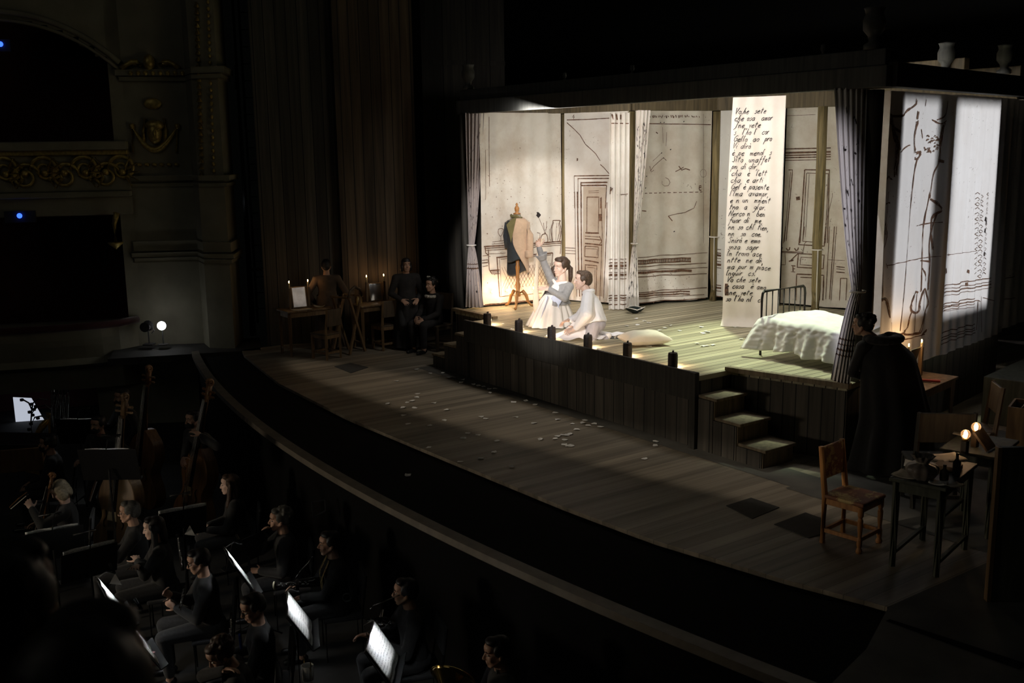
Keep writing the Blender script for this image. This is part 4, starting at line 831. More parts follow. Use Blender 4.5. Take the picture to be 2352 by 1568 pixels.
def hair_mesh(P, k, B, style):
    mb = MB()
    def e(p, r, n=14): mb.ell(P(*p), tuple(q * k for q in r), B, n, 9)
    if style == 'bald':
        e((0, -.06, .005), (.074, .06, .05)); [e((s * .068, -.03, .0), (.015, .04, .035)) for s in (-1, 1)]
    else:
        e((0, -.03, .048), (.083, .096, .082)); e((0, -.06, .01), (.078, .068, .08)); e((0, .03, .098), (.064, .05, .032))
        for s in (-1, 1): e((s * .07, -.01, .03), (.019, .05, .05))
        if style == 'curly':
            rd = random.Random(3)
            for _ in range(42):
                a, b = rd.uniform(0, 2 * PI), rd.uniform(-.1, 1.3); e((.082 * math.cos(a) * math.cos(b), -.035 + .095 * math.sin(a) * math.cos(b) - .01, .05 + .085 * math.sin(b)), (.022, .022, .022), 8) if not (math.sin(a) > .45 and b < .75) else None
        if style in ('long', 'longpart'):
            for s in (-1, 1):
                mb.tube([P(s * .07, .0, .06), P(s * .09, -.01, -.03), P(s * .092, .0, -.13), P(s * .10, .02, -.23), P(s * .085, .03, -.31)], [.03 * k, .034 * k, .036 * k, .032 * k, .008], 9)
            e((0, -.085, -.08), (.085, .045, .13)); e((0, -.075, -.2), (.07, .03, .10))
        if style == 'bob':
            for s in (-1, 1): e((s * .078, -.015, -.045), (.028, .058, .075))
            e((0, -.08, -.04), (.08, .04, .08)); e((0, .065, .07), (.06, .026, .035))
        if style == 'tail':
            e((0, -.115, .03), (.04, .04, .045)); mb.tube([P(0, -.12, .03), P(-.02, -.15, -.05), P(-.03, -.14, -.17), P(-.02, -.12, -.3)], [.03, .04, .036, .008], 9)
            mb.tube([P(.066, .03, .05), P(.084, .045, -.03), P(.086, .06, -.12), P(.08, .09, -.22), P(.065, .10, -.33)], [.03, .042, .046, .04, .01], 9)
    return mb
def person(label, root, fw, pose='sit', vox=.007, skin=None, hair='short', hairm=None, jacket=None, trousers=None, group=None, **k):
    """root: floor point under the pelvis; fw: horizontal facing; keyword joints are local (right, front, up) tuples or place vectors"""
    root = V(root); fw = V((fw[0], fw[1], 0)).normalized(); rt = fw.cross(V((0, 0, 1)))
    def L(p): return p - root if isinstance(p, V) else rt * p[0] + fw * p[1] + V((0, 0, p[2]))
    dflt = {'sit': dict(hip=(0, 0, .53), neck=(0, .03, 1.02), head=(0, .07, 1.17), ar=(.12, .40, .08), al=(-.12, .40, .08), wr=(.10, .34, .62), wl=(-.10, .36, .60)),
            'stand': dict(hip=(0, 0, .95), neck=(0, .0, 1.46), head=(0, .04, 1.61), ar=(.10, 0, .08), al=(-.10, .02, .08), wr=(.24, .08, .85), wl=(-.24, .08, .85))}[pose]
    J = {n: L(k.get(n, dflt[n])) for n in dflt}; s = k.get('scale', 1.0); hw = k.get('sh', .185)
    t = (J['neck'] - J['hip']); tl = t.length; t = t / tl
    sh_rt = (Matrix.Rotation(R(k.get('turn', 0)), 3, 'Z') @ rt); sh_rt = (sh_rt - t * sh_rt.dot(t)).normalized(); tf = t.cross(sh_rt)
    if tf.dot(fw) < 0: tf = -tf
    S_ = {'r': J['neck'] - t * .075 + sh_rt * hw, 'l': J['neck'] - t * .075 - sh_rt * hw}
    S_['r'] += L(k['shr']) if 'shr' in k else V((0, 0, 0)); S_['l'] += L(k['shl']) if 'shl' in k else V((0, 0, 0))
    joints = {}
    for a, sg in (('r', 1), ('l', -1)):
        pole = L(k['p' + a]) if 'p' + a in k else (sh_rt * sg * .6 - tf * .5 - V((0, 0, .6)))
        e, w = ik(S_[a], J['w' + a], .29 * s, .265 * s, pole); joints['e' + a], joints['w' + a] = e, w
        h = J['hip'] + rt * sg * .09; kp = L(k['k' + a]) if 'k' + a in k else fw + V((0, 0, .25)) + rt * sg * .15
        n_, an = ik(h, J['a' + a], .44 * s, .43 * s, kp); joints['h' + a], joints['k' + a], joints['a' + a] = h, n_, an
    RG = []
    def torso(mb, g, low=-.08, op=False):
        fat = k.get('girth', 1.0); rg = RG if op else []
        for z, rx, ry in ((low, .15, .10), (.05, .165, .115), (tl * .4, .145, .10), (tl * .68, .165, .112), (tl * .83, .17, .10), (tl * .93, .12, .075), (tl + (.0 if g else .02), .062, .058)): rg.append((J['hip'] + t * z, rx * fat + g, ry * fat + g, tf))
        if not op: mb.loft(rg, sh_rt, 22)
        for a in 'rl': mb.cap((J['neck'] - t * .06).lerp(S_[a], .5 if op else 0), .055 + g, S_[a], .062 + g)
    def arms(mb, g, cut=0.0):
        for a in 'rl':
            e, w = joints['e' + a], joints['w' + a]; w2 = w - (w - e).normalized() * cut; mb.cap(S_[a], .056 + g, e, .042 + g); mb.cap(e, .042 + g, w2, .029 + g * 1.1)
    def legs(mb, g, cut=0.0):
        for a in 'rl':
            h, n_, an = joints['h' + a], joints['k' + a], joints['a' + a]; mb.cap(h, .088 + g, n_, .06 + g); mb.cap(n_, .058 + g, an + (n_ - an).normalized() * cut, .04 + g)
    toe = k.get('toe', fw)
    B = basis(k.get('look', fw), k.get('hy', 0), k.get('hp', 0), k.get('hr', 0)); hk = k.get('hk', 1.0)
    mb = MB(); torso(mb, -.004); arms(mb, -.003); legs(mb, -.004); fem = skin is skin_f; P = head_mesh(mb, J['head'], B, hk, fem)
    mb.cap(J['neck'] - t * .03, .062 * hk, P(0, -.02, -.06), .052 * hk)
    for a, sg in (('r', 1), ('l', -1)):
        e, w = joints['e' + a], joints['w' + a]; d = (w - e).normalized(); d_, n_, c_ = k.get('hand' + a, (None, None, .4))
        d_ = L(d_) if d_ else d; n_ = L(n_) if n_ else (sh_rt * sg * .5 + V((0, 0, .8))); th = L(k['th' + a]) if 'th' + a in k else (-sh_rt * sg + tf * .4)
        hand(mb, w, d_, n_, th, c_, k.get('handk', 1.0))
        an = joints['a' + a]; mb.cap(an, .04, an + V((0, 0, -.04)), .036); mb.cap(an + V((0, 0, -.045)), .034, an + toe * .14 + V((0, 0, -.05)), .03)
    body = mb.build('person', skin or skin_m, remesh=vox, relax=3); body.location = root; tag(body, label, 'person', group)
    if hair: hair_mesh(P, hk, B, hair).build('hair', hairm or hair_bk, body, remesh=.008, relax=2)
    mb = MB()
    for sx in (-1, 1): mb.m = 0; mb.ell(P(sx * .030, .0785, .004), (.0115 * hk, .009 * hk, .0055 * hk), B, 10, 7); mb.m = 1; mb.ell(P(sx * .030 + k.get('gaze', 0) * .004, .0855, .003), (.0052 * hk, .004 * hk, .0048 * hk), B, 8, 6)
    mb.build('eyes', [eye_w, eye_d], body, smooth=True)
    mb = MB()
    for sx in (-1, 1): mb.tube([P(sx * .014, .091 if fem else .0945, .030), P(sx * .03, .0875 if fem else .0925, .038), P(sx * .048, .076 if fem else .080, .031)], [.0022, .003, .0015] if fem else [.0035, .0045, .002], 6)
    mb.build('eyebrows', hairm or hair_bk, body, smooth=True)
    if k.get('lips'):
        mb = MB(); mb.tube([P(-.027, .081, -.051), P(-.012, .0905, -.0605), P(.012, .0905, -.0605), P(.027, .081, -.051)], [.0012, .0038, .0038, .0012], 7); mb.tube([P(-.025, .081, -.054), P(-.010, .090, -.0715), P(.010, .090, -.0715), P(.025, .081, -.054)], [.0012, .004, .004, .0012], 7); mb.build('lips', lip_m, body, smooth=True)
    if k.get('glasses'):
        mb = MB()
        for sx in (-1, 1):
            mb.tube([P(sx * .031 + .024 * math.cos(2 * PI * i / 14), .099, .002 + .019 * math.sin(2 * PI * i / 14)) for i in range(15)], .0028, 5, cap=False); mb.tube([P(sx * .055, .097, .006), P(sx * .08, .0, .004)], .0028, 5)
        mb.tube([P(-.008, .1, .006), P(.008, .1, .006)], .0028, 5); mb.build('spectacles', glass_m, body)
    if k.get('mask'):
        mb = MB(); mb.ell(P(0, .05, -.06), (.066 * hk, .066 * hk, .052 * hk), B, 14, 9); [mb.tube([P(sx * .05, .07, -.04), P(sx * .08, -.01, -.005)], .003, 5) for sx in (-1, 1)]; mb.build('face_mask', k['mask'], body, smooth=True)
    if k.get('earring'):
        mb = MB()
        for sx in (-1, 1): mb.ell(P(sx * .084, -.005, -.05), .009, None, 8, 6); mb.ell(P(sx * .084, -.005, -.07), (.007, .007, .014), None, 8, 6)
        mb.build('earrings', M('silver', (.8, .8, .8), .2, 1), body, smooth=True)
    if jacket is not False:
        mb = MB(); torso(mb, .013, k.get('hem', -.13), k.get('open')); arms(mb, .014, .015); jk = mb.build('jacket', jacket or cloth_bk, body, remesh=.012, relax=3); k['jk'] = jk
        if k.get('collar'):
            mb = MB()
            for sx in (-1, 1): mb.slab([(0, 0), (.05, .01), (.06, .05), (0, .045)], .01, J['neck'] + tf * .05 + t * -.02, Matrix((sh_rt * sx, tf, t)).transposed())
            mb.build('collar', k['collar'], jk)
    if trousers is not False:
        mb = MB(); legs(mb, .014, .05); mb.ell(J['hip'], (.175, .15, .12)); mb.build('trousers', trousers or cloth_tr, body, remesh=.013, relax=3)
    if k.get('shoes', True):
        for a in 'rl':
            an = joints['a' + a]; mb = MB(); mb.cap(an + V((0, 0, -.03)) - toe * .02, .043, an + V((0, 0, -.05)), .036); mb.cap(an + V((0, 0, -.046)), .038, an + toe * .16 + V((0, 0, -.052)), .034); mb.build('shoe', k.get('shoem', shoe_m), body, remesh=.009, relax=2)
    body['_'] = 0; del body['_']
    INFO[body.name] = dict(jk=k.get('jk'), rg=RG, J=J, joints=joints, P=P, B=B, t=t, rt=sh_rt, tf=tf, root=root, S=S_)
    return body
INFO = {}
def atd(x, y, dep): r = ray(x, y); return EYE + r * dep            # place point on the sight line at a given depth
def depth_of(p): return (V(p) - EYE).dot(FWD)
# ---------------------------------------------------------------- kneeling woman in grey jacket
grey_j = M('grey_jacket_cloth', (.27, .26, .255), .7, var=.12, scale=25, bump=.1, sheen=.2)
white_s = M('white_skirt_cloth', (.86, .80, .74), .8, var=.04, scale=8); lining = M('pale_blue_lining', (.58, .62, .76), .7, var=.05)
sheer = M('white_shirt_cloth', (.90, .88, .89), .75, var=.03, scale=9, bump=.6)
wr_ = K(1272, 748, DK); wd = depth_of(wr_)
wf = facing(30)
def W(x, y, dd=0.0): return atd(x, y, wd + dd)
woman = person('kneeling woman in grey jacket and white skirt holding up a long paper strip', wr_, wf, 'sit', .005, skin_f, 'tail', hair_br, grey_j, False,
    hip=(0, -.02, .40), neck=W(1292, 644, .02), head=W(1288, 612, -.02), sh=.15, ar=(.10, -.40, .06), al=(-.10, -.40, .06), kr=(.2, 1, -.5), kl=(-.2, 1, -.5), toe=-wf, shoes=False,
    wr=W(1238, 568, -.08), pr=(.3, -.1, -1), shr=(.0, .0, .03), wl=W(1262, 664, -.30), pl=(-.9, .0, -.8), handr=((.1, .2, 1), (.5, -.7, .3), .9), handl=((.95, .25, .1), (-.1, .5, .8), .12),
    look=facing(52), hy=0, hp=-8, hr=-8, hk=1.17, lips=True, hem=-.02, girth=.88, handk=1.08, open=True)
I = INFO[woman.name]; wj = I['J']
def skirt_fn(c_top, c_bot, rt_top, r_bot, z1, z0, n=16, amp=.03, wave=.3):
    def f(u, v):
        a = 2 * PI * u; k_ = v ** .8; r = lerp(rt_top, r_bot, k_); r += amp * k_ * math.cos(n * a + 2 * wob(a, 1, 2)) + .04 * k_ * wob(math.cos(a) * 2 + 3, 1, math.sin(a) * 2)
        c = c_top.lerp(c_bot, k_); return V((c.x, c.y, 0)) + _r * math.cos(a) * r + (-_f) * math.sin(a) * r * .85 + V((0, 0, lerp(z1, z0, v)))
    return f
mb = MB(); hipz = wj['hip'].z + .08
mb.sheet(skirt_fn(wj['hip'] + V((0, 0, 0)), V((0, 0, 0)) + _r * -.04, .135, .36, hipz, .012), 96, 16); mb.build('skirt', white_s, woman, smooth=True)
mb = MB(); mb.sheet(lambda u, v: (lambda a: V((wj['hip'].x, wj['hip'].y, 0)) + V((-_f * math.cos(a) + _r * math.sin(a)).to_tuple()) * (.145 + .09 * v + .02 * v * math.cos(9 * a)) + V((0, 0, hipz + .05 - .19 * v)))(lerp(R(-10), R(250), u)), 60, 8); mb.build('jacket_peplum', grey_j, I['jk'], smooth=True)
mb = MB(); c_ = wj['neck']; tf_, rt_ = I['tf'], I['rt']; t_ = I['t']
rg_ = I['rg']
def on_torso(v, a, g=0.0):
    q = v * (len(rg_) - 1); i_ = min(int(q), len(rg_) - 2); f_ = q - i_; (ca, xa, ya, _a), (cb, xb, yb_, _b) = rg_[i_], rg_[i_ + 1]
    return ca.lerp(cb, f_) + rt_ * math.cos(a) * (lerp(xa, xb, f_) + g) + tf_ * math.sin(a) * (lerp(ya, yb_, f_) + g)
def vee(v): return R(78) * max(0, (v - .42) / .58) ** .75
for sx in (-1, 1): mb.sheet(lambda u, v, sx=sx: on_torso(lerp(.25, .97, v), R(90) + sx * (vee(lerp(.25, .97, v)) + R(6) - R(34) * u * (1 - .55 * v)), .012 + .006 * u * (1 - u) * 4), 8, 16)
mb.build('blouse', white_s, woman, smooth=True, thick=.006)
mb = MB(); mb.sheet(lambda u, v: on_torso(v * .97, R(90) + lerp(vee(v * .97), 2 * PI - vee(v * .97), u), .006), 44, 24); mb.build('bodice', grey_j, I['jk'], smooth=True, thick=.008)
mb = MB(); jj = I['joints']
e_, w_ = jj['er'], jj['wr']; d_ = (w_ - e_).normalized(); x_, y_, _d = frame(d_)
mb.sheet(lambda u, v: e_.lerp(w_, lerp(.25, .62, v)) + (x_ * math.cos(2 * PI * u) + y_ * math.sin(2 * PI * u)) * lerp(.055, .095, v), 20, 5); mb.build('cuff', grey_j, I['jk'], smooth=True, thick=.006)
e_, w_ = jj['el'], jj['wl']
mb = MB(); mb.sheet(lambda u, v: e_.lerp(w_, lerp(.3, .8, v)) + V((0, 0, -1)) * lerp(.03, .20, u) * (1 - .35 * v) + _r * .02 * math.sin(u * 6), 10, 8); mb.build('cuff', lining, I['jk'], smooth=True, thick=.006)
mb = MB(); mb.sheet(lambda u, v: wj['hip'] + (-_r) * lerp(.10, .24 + .02 * math.sin(u * 9), v) + (-_f) * lerp(.02, .22, u) + V((0, 0, lerp(.07, -.37, v))), 10, 10); mb.build('coat_front', lining, woman, smooth=True, thick=.006)
# paper strip
mb = MB(); path = [W(1243, 548, .02), W(1236, 590, -.03), W(1232, 640, -.06), W(1231, 690, -.08), W(1233, 720, -.1), W(1240, 748, -.14), W(1251, 764, -.2)]
def cat(p, t):
    n = len(p) - 1; i = min(int(t * n), n - 1); f_ = t * n - i; a, b, c, d = p[max(0, i - 1)], p[i], p[i + 1], p[min(n, i + 2)]
    return .5 * ((2 * b) + (c - a) * f_ + (2 * a - 5 * b + 4 * c - d) * f_ ** 2 + (3 * b - a - 3 * c + d) * f_ ** 3)
mb.sheet(lambda u, v: cat(path, v) + (_r * math.cos(.9 * math.sin(v * 5.5)) + _f * math.sin(.9 * math.sin(v * 5.5)) * .6) * (u - .5) * (.05 + .045 * math.sin(PI * min(1, v * 1.2))), 3, 40)
mb.sheet(lambda u, v: path[0] + V((0, 0, .012)) + _r * (.05 * math.sin(u * 9)) + V((0, 0, .03 * math.cos(u * 9))) - _f * .03 * (v - .5), 14, 3)
tag(mb.build('paper_strip', M('cream_paper', (.78, .62, .46), .8, var=.05), thick=.003, smooth=True), 'long cream paper strip dangling from the raised hand of the woman', 'paper strip')
# ---------------------------------------------------------------- youth in white
br_ = K(1356, 776, DK); bd = depth_of(br_); bf_ = facing(100)
def Bp(x, y, dd=0.0): return atd(x, y, bd + dd)
boy = person('youth in loose white shirt and grey breeches sitting on folded legs', br_, bf_, 'sit', .005, skin_f, 'short', M('hair_dark_brown', (.07, .042, .025), .55, var=.5, scale=60), sheer, M('grey_breeches', (.42, .40, .43), .8, var=.1, scale=20),
    hip=(-.0, -.06, .20), neck=Bp(1352, 674, .02), head=Bp(1338, 644, .02), sh=.165, ar=Bp(1374, 765, .12), al=Bp(1398, 771, -.06), kr=(.3, 1, .1), kl=(-.5, 1, .0), toe=_r,
    wr=Bp(1310, 734, -.02), wl=Bp(1322, 754, -.2), pr=(1, -.3, -.5), pl=(-1, -.4, -.3), handr=((-.2, 1, -.25), (.3, .2, 1), .5), handl=((0, 1, -.3), (-.6, 0, .8), .35), look=facing(88), hp=2, hr=4, hk=1.12, lips=True, hem=-.06, girth=.95, handk=1.05)
I = INFO[boy.name]; bj = I['J']; jj = I['joints']
mb = MB()                                                             # full billowing shirt
ct = bj['neck']; ch = bj['hip']
rg = []
for k_ in range(9):
    t_ = k_ / 8; rg.append((ct.lerp(ch, t_), .07 + .12 * math.sin(min(1, t_ * 2.2) * PI / 2) + .03 * t_, .07 + .07 * math.sin(min(1, t_ * 2) * PI / 2) + .03 * t_, I['tf']))
mb.loft(rg, I['rt'], 26)
for a in 'rl':
    s0_, e0_, w0_ = I['S'][a], jj['e' + a], jj['w' + a]; mb.cap(s0_, .085, e0_, .10); mb.cap(e0_, .10, w0_ - (w0_ - e0_).normalized() * .05, .055)
mb.tube([ct + I['rt'] * .068 * math.cos(2 * PI * i / 14) + I['tf'] * .068 * math.sin(2 * PI * i / 14) + V((0, 0, .025)) for i in range(15)], .03, 8)
for i in range(26): a = i * .9; mb.cap(ct.lerp(ch, .35) + I['rt'] * .165 * math.cos(a) + I['tf'] * .12 * math.sin(a), .022, ct.lerp(ch, .95) + I['rt'] * .205 * math.cos(a + .2) + I['tf'] * .15 * math.sin(a + .2), .03)
mb.build('shirt', sheer, boy, remesh=.010, relax=2)
mb = MB(); fcl = [Bp(1278, 760, -.1), Bp(1330, 752, -.1), Bp(1360, 790, -.3), Bp(1310, 790, -.3)]
def spread(u, v):
    a = 2 * PI * u; r = .06 + .30 * v; r *= 1 + .22 * wob(math.cos(a) * 1.5, 1, math.sin(a) * 1.5) * v
    return V((0, 0, 0)) - _r * .16 - _f * -.02 + _r * math.cos(a) * r * 1.25 + (-_f) * math.sin(a) * r * .72 + V((0, 0, .012 + .22 * (1 - v) ** 2 + .018 * v * (1 + math.cos(11 * a + 3 * wob(v * 3, 1, a)))))
mb.sheet(spread, 90, 14); mb.build('shirt_tail', sheer, boy, smooth=True)
mb = MB(); mb.sheet(lambda u, v: _r * lerp(.12, .68, u) + _f * lerp(-.06, .20, v) * (1 - .35 * u) + V((0, 0, .014 + .03 * (1 - u) + .014 * math.sin(u * 14 + v * 7) + .014)), 40, 10); mb.build('shirt_train', sheer, boy, smooth=True)
for a in 'rl':
    n_, an = jj['k' + a], jj['a' + a]; mb = MB(); mb.cap(n_.lerp(an, .35), .06, an, .046); mb.build('stocking', white_s, boy, remesh=.01)
for o_ in [x for x in boy.children if x.name.startswith('shoe')]:
    a = jj['al'] if o_.name == [x.name for x in boy.children if x.name.startswith('shoe')][-1] else jj['ar']
    mb = MB(); mb.box(a + _r * .09 - _f * .03 + V((0, 0, -.015)), (.03, .02, .03), .5); mb.build('buckle', M('silver', (.8, .8, .8), .2, 1), o_)
# ---------------------------------------------------------------- cloaked figure on the right
cr_ = V((-6.44, 9.52, 0)); cf = facing(150)
cloak_m = M('black_cloak', (.010, .010, .011), .9, sheen=.1, var=.2, scale=20)
cloaked = person('person in a long black cloak seen from behind, standing by the right corner post', cr_, cf, 'stand', .008, skin_m, 'curly', hair_bk, cloth_bk, cloth_tr, neck=(-.06, .08, 1.46), head=(-.13, .17, 1.58), wr=(.08, .16, 1.0), wl=(-.08, .16, 1.0), pr=(1, 0, -.6), pl=(-1, 0, -.6), hy=25)
mb = MB()
def ck(u, v):
    a = lerp(R(-200), R(20), u); z = lerp(1.47, .04, v); r = .10 + .17 * min(1, v * 7) + .20 * v ** 1.1; r += .03 * v * math.cos(9 * a + 2 * wob(a, 1, 4)); rt = cf.cross(V((0, 0, 1)))
    return rt * math.cos(a) * r * 1.05 + cf * math.sin(a) * r * .9 + V((0, 0, z)) + _r * .2 * min(1, v * 1.6) * (1 - .3 * v)
mb.sheet(ck, 70, 30); mb.build('cloak', cloak_m, cloaked, smooth=True, thick=.01)
mb = MB(); rt__ = cf.cross(V((0, 0, 1)))
for i in range(12): a = R(-200 + 20 * i); mb.ell(rt__ * math.cos(a) * .17 + cf * math.sin(a) * .14 + V((0, 0, 1.45)), (.075, .075, .05), None, 10, 7)
mb.build('cloak_collar', cloak_m, cloaked, remesh=.012)
# ---------------------------------------------------------------- shadowy figures behind the left tables
robe = M('brown_robe', (.10, .066, .042), .9, var=.25, scale=8, sheen=.1)
def standing(label, px, base_y, fwd, robe_m, hairm, hair, pose='stand', robe_r=.26, **k):
    r0 = K(px, base_y, 0); p = person(label, r0, fwd, pose, .009, k.pop('skin', skin_m), hair, hairm, robe_m, k.pop('tr', cloth_tr), **k)
    mb = MB(); z1 = INFO[p.name]['J']['hip'].z + .1
    mb.sheet(lambda u, v: V((0, 0, lerp(z1, .05, v))) + V((math.cos(2 * PI * u), math.sin(2 * PI * u), 0)) * (.19 + (robe_r - .19) * v + .02 * v * math.cos(18 * PI * u)), 60, 14); mb.build('skirt', robe_m, p, smooth=True); return p
standing('person in a brown robe standing with their back turned before the plank wall', 758, 800, facing(170), robe, hair_bk, 'short', hip=(0, 0, .88), neck=(0, 0, 1.34), head=(0, .04, 1.49))
standing('person in a long dark dress standing beside the right-hand vanity table', 938, 800, facing(-20), M('dark_dress', (.022, .02, .02), .9, var=.3), hair_bk, 'bob', hip=(0, 0, .88), neck=(0, 0, 1.36), head=(0, .04, 1.51), wr=(.15, .2, .92), wl=(-.15, .2, .92))
r0 = K(1000, 802); p = person('seated person in a dark dress with a lace collar, left of the platform steps', r0, facing(40), 'sit', .008, skin_m, 'curly', hair_bk, M('dark_dress', (.022, .02, .02)), M('dark_dress', (.022, .02, .02)))
I = INFO[p.name]; lace = M('white_lace', (.55, .52, .46), .9, var=.4, scale=60); mb = MB()
for i in range(16): a = 2 * PI * i / 16; mb.ell(I['J']['neck'] + I['rt'] * .12 * math.cos(a) + I['tf'] * .10 * math.sin(a) - I['t'] * .05, (.045, .045, .03), None, 8, 6)
mb.build('lace_collar', lace, p, smooth=True)
mb = MB(); [mb.ell(I['P'](.03 + .02 * i, -.02, .12 + .012 * (i % 2)), (.022, .022, .02), None, 8, 6) for i in range(4)]; mb.build('hair_flowers', lace, p, smooth=True)
# ================================================================ things on the platform
iron = M('black_iron', (.03, .026, .025), .45, .5, var=.3, scale=30); linen = M('white_linen', (.80, .80, .79), .85, var=.03, scale=10, bump=.12)
turn = WOOD('turned_wood', (.30, .12, .035), (.55, .26, .08), 0, 'Z', .35, 0, (30, 2))
# bed
bed = thing('bed', 'black iron bed frame with a railed head, under the white spread', 'bed', (-8.52, 10.415, DK)); BL, BWd = 1.36, .84
for y in (-BWd / 2, BWd / 2):
    mb = MB(); mb.tube([(0, y, 0), (0, y, .72), (0, y * .97, .79), (0, y * .9, .815)], .016, 8); mb.build('post', iron, bed, smooth=True)
mb = MB(); mb.tube([(0, -BWd / 2 * .9, .815), (0, BWd / 2 * .9, .815)], .02, 8); mb.tube([(0, -BWd / 2, .36), (0, BWd / 2, .36)], .014, 8); mb.build('head_rail', iron, bed, smooth=True)
for k in range(7): mb = MB(); y = -.33 + k * .11; mb.tube([(0, y, .36), (0, y, .81)], .009, 6); mb.build('spindle', iron, bed, smooth=True)
for y in (-BWd / 2, BWd / 2): mb = MB(); mb.tube([(BL, y, 0), (BL, y, .42)], .016, 8); mb.build('leg', iron, bed, smooth=True)
mb = MB(); [mb.box((BL / 2, y, .30), (BL, .03, .035)) for y in (-BWd / 2, BWd / 2)]; mb.box((BL, 0, .30), (.03, BWd, .035)); mb.build('side_rail', iron, bed)
mb = MB(); mb.box((BL / 2, 0, .36), (BL - .04, BWd - .04, .13)); mb.build('mattress', linen, bed, bevel=.04)
def spread_fn(u, v):
    x = lerp(-.05, BL + .02, u); w = BWd / 2 + .015; s = lerp(-1.0, 1.0, v) * (w + .36)
    if abs(s) <= w: y, z = s, .47 + .035 * wob(x * 4, 1, s * 4) + .009 * wob(x * 11, 1, s * 14 + 5) + .006 * abs(wob(x * 18 + s * 9, 1, s * 6)) + .05 * math.exp(-((x - .25) / .28) ** 2) * (1 - (s / w) ** 2 * .5)
    else:
        d = abs(s) - w; sg = 1 if s > 0 else -1; fl = .03 * math.sin(x * 19 + 2 * wob(x * 2, 1, 3)) + .02 * math.sin(x * 41); dr = .36 * (1 + .22 * wob(x * 3, 1, 8))
        t = d / .36; y = sg * (w + .03 + .016 * wob(x * 15, 1, t * 9) + t * (.09 + fl * 1.3) + (.12 * t * max(0, 1 - (x + .05) / .25) if sg < 0 else 0)); z = .45 - t * dr
    if u < .06: z -= (1 - u / .06) * .03
    return V((x - (.10 * (abs(s) - w) / .36 if abs(s) > w and u < .1 else 0) , y, z))
mb = MB(); mb.sheet(spread_fn, 130, 90); o = mb.build('bedspread', linen, smooth=True, thick=.006); o.location = bed.location; tag(o, 'crumpled white linen spread draped over the iron bed', 'bedspread')
# pillow on the floor
p = K(1480, 791, DK); mb = MB()
def pil(u, v):
    a, b = 2 * u - 1, 2 * v - 1; e = (1 - abs(a) ** 3.2) * (1 - abs(b) ** 3.2); return a, b, e
sq = lambda a, b: (a * (1 - .17 * (1 - b * b)), b * (1 - .15 * (1 - a * a)))
for sg in (1, -1):
    def f(u, v, sg=sg):
        a, b, e = pil(u, v); x, y = sq(a, b); return V((x * .33, y * .23, .07 + sg * (.07 if sg < 0 else .115) * (max(0, e) ** .5) + .008 * wob(a * 4, 1, b * 4) + .05 * abs(a * b) ** 4 * .2))
    mb.sheet(f, 30, 24)
o = mb.build('pillow', M('cream_linen', (.84, .76, .66), .85, var=.04, scale=9, bump=.1), smooth=True); o.location = (p.x, p.y, DK + .005); o.rotation_euler = (0, 0, yaw_of(_f) + R(12)); tag(o, 'plump cream white pillow lying on the platform floor', 'pillow')
# tricorn hat
p = K(1464, 718, DK); t = thing('cocked_hat', 'black cocked hat with white trim lying on the floor below the tied curtain', 'hat', (p.x, p.y - .05, DK + .01), yaw_of(facing(-10))); t.scale = (.68, .68, .68)
feltm = M('black_hat_felt', (.012, .02, .02), .8)
mb = MB()
for k in range(3):
    pass
mb.sheet(lambda u, v: (lambda a: V((math.cos(a) * (.09 + .10 * v) * (1.25 if abs(math.cos(a)) > .3 else 1), math.sin(a) * (.09 + .08 * v), .02 + .11 * v ** 1.5 * (.55 + .45 * abs(math.sin(1.5 * a + .8))))))(2 * PI * u), 60, 6)
mb.build('brim', feltm, t, smooth=True, thick=.008)
mb = MB(); mb.ell((0, 0, .03), (.10, .095, .06)); mb.build('crown', feltm, t, smooth=True)
mb = MB(); pts = []
for k in range(61):
    a = 2 * PI * k / 60; pts.append(V((math.cos(a) * .19 * (1.25 if abs(math.cos(a)) > .3 else 1), math.sin(a) * .17, .02 + .11 * (.55 + .45 * abs(math.sin(1.5 * a + .8))))))
mb.tube(pts, .009, 6); mb.build('trim', white_s, t, smooth=True)
# dress form
p = K(1190, 706, DK); df = thing('dress_form', 'wooden tailor dummy stand with turned finial and three curved legs', 'dress form', (p.x, p.y, DK), yaw_of(facing(10)))
mb = MB(); mb.lathe([(.045, .19), (.05, .23), (.03, .27), (.045, .38), (.028, .44), (.03, .62), (.04, .68), (.03, .72), (.028, .95)], n=16); mb.build('pole', turn, df, smooth=True)
for k in range(3):
    a = R(90 + 120 * k); d = V((math.cos(a), math.sin(a), 0)); mb = MB(); mb.tube([V((0, 0, .25)) + d * .03, V((0, 0, .27)) + d * .09, V((0, 0, .2)) + d * .15, V((0, 0, .09)) + d * .18, V((0, 0, .03)) + d * .23, V((0, 0, .022)) + d * .27], [.026, .034, .03, .022, .02, .024], 9); mb.build('leg', turn, df, smooth=True)
mb = MB(); mb.loft([((0, 0, .86), .15, .11, (0, 1, 0)), ((0, 0, 1.0), .16, .12, (0, 1, 0)), ((0, 0, 1.15), .13, .10, (0, 1, 0)), ((0, 0, 1.32), .17, .12, (0, 1, 0)), ((0, 0, 1.44), .19, .10, (0, 1, 0)), ((0, 0, 1.50), .08, .06, (0, 1, 0)), ((0, 0, 1.56), .06, .055, (0, 1, 0))], (1, 0, 0)); mb.build('torso', M('form_cloth', (.30, .26, .2), .8), df, smooth=True)
mb = MB(); mb.lathe([(.06, 1.56), (.065, 1.575), (.02, 1.59), (.035, 1.62), (.042, 1.66), (.026, 1.69), (.015, 1.70), (.024, 1.72), (.008, 1.745)], n=14); mb.build('finial', turn, df, smooth=True)
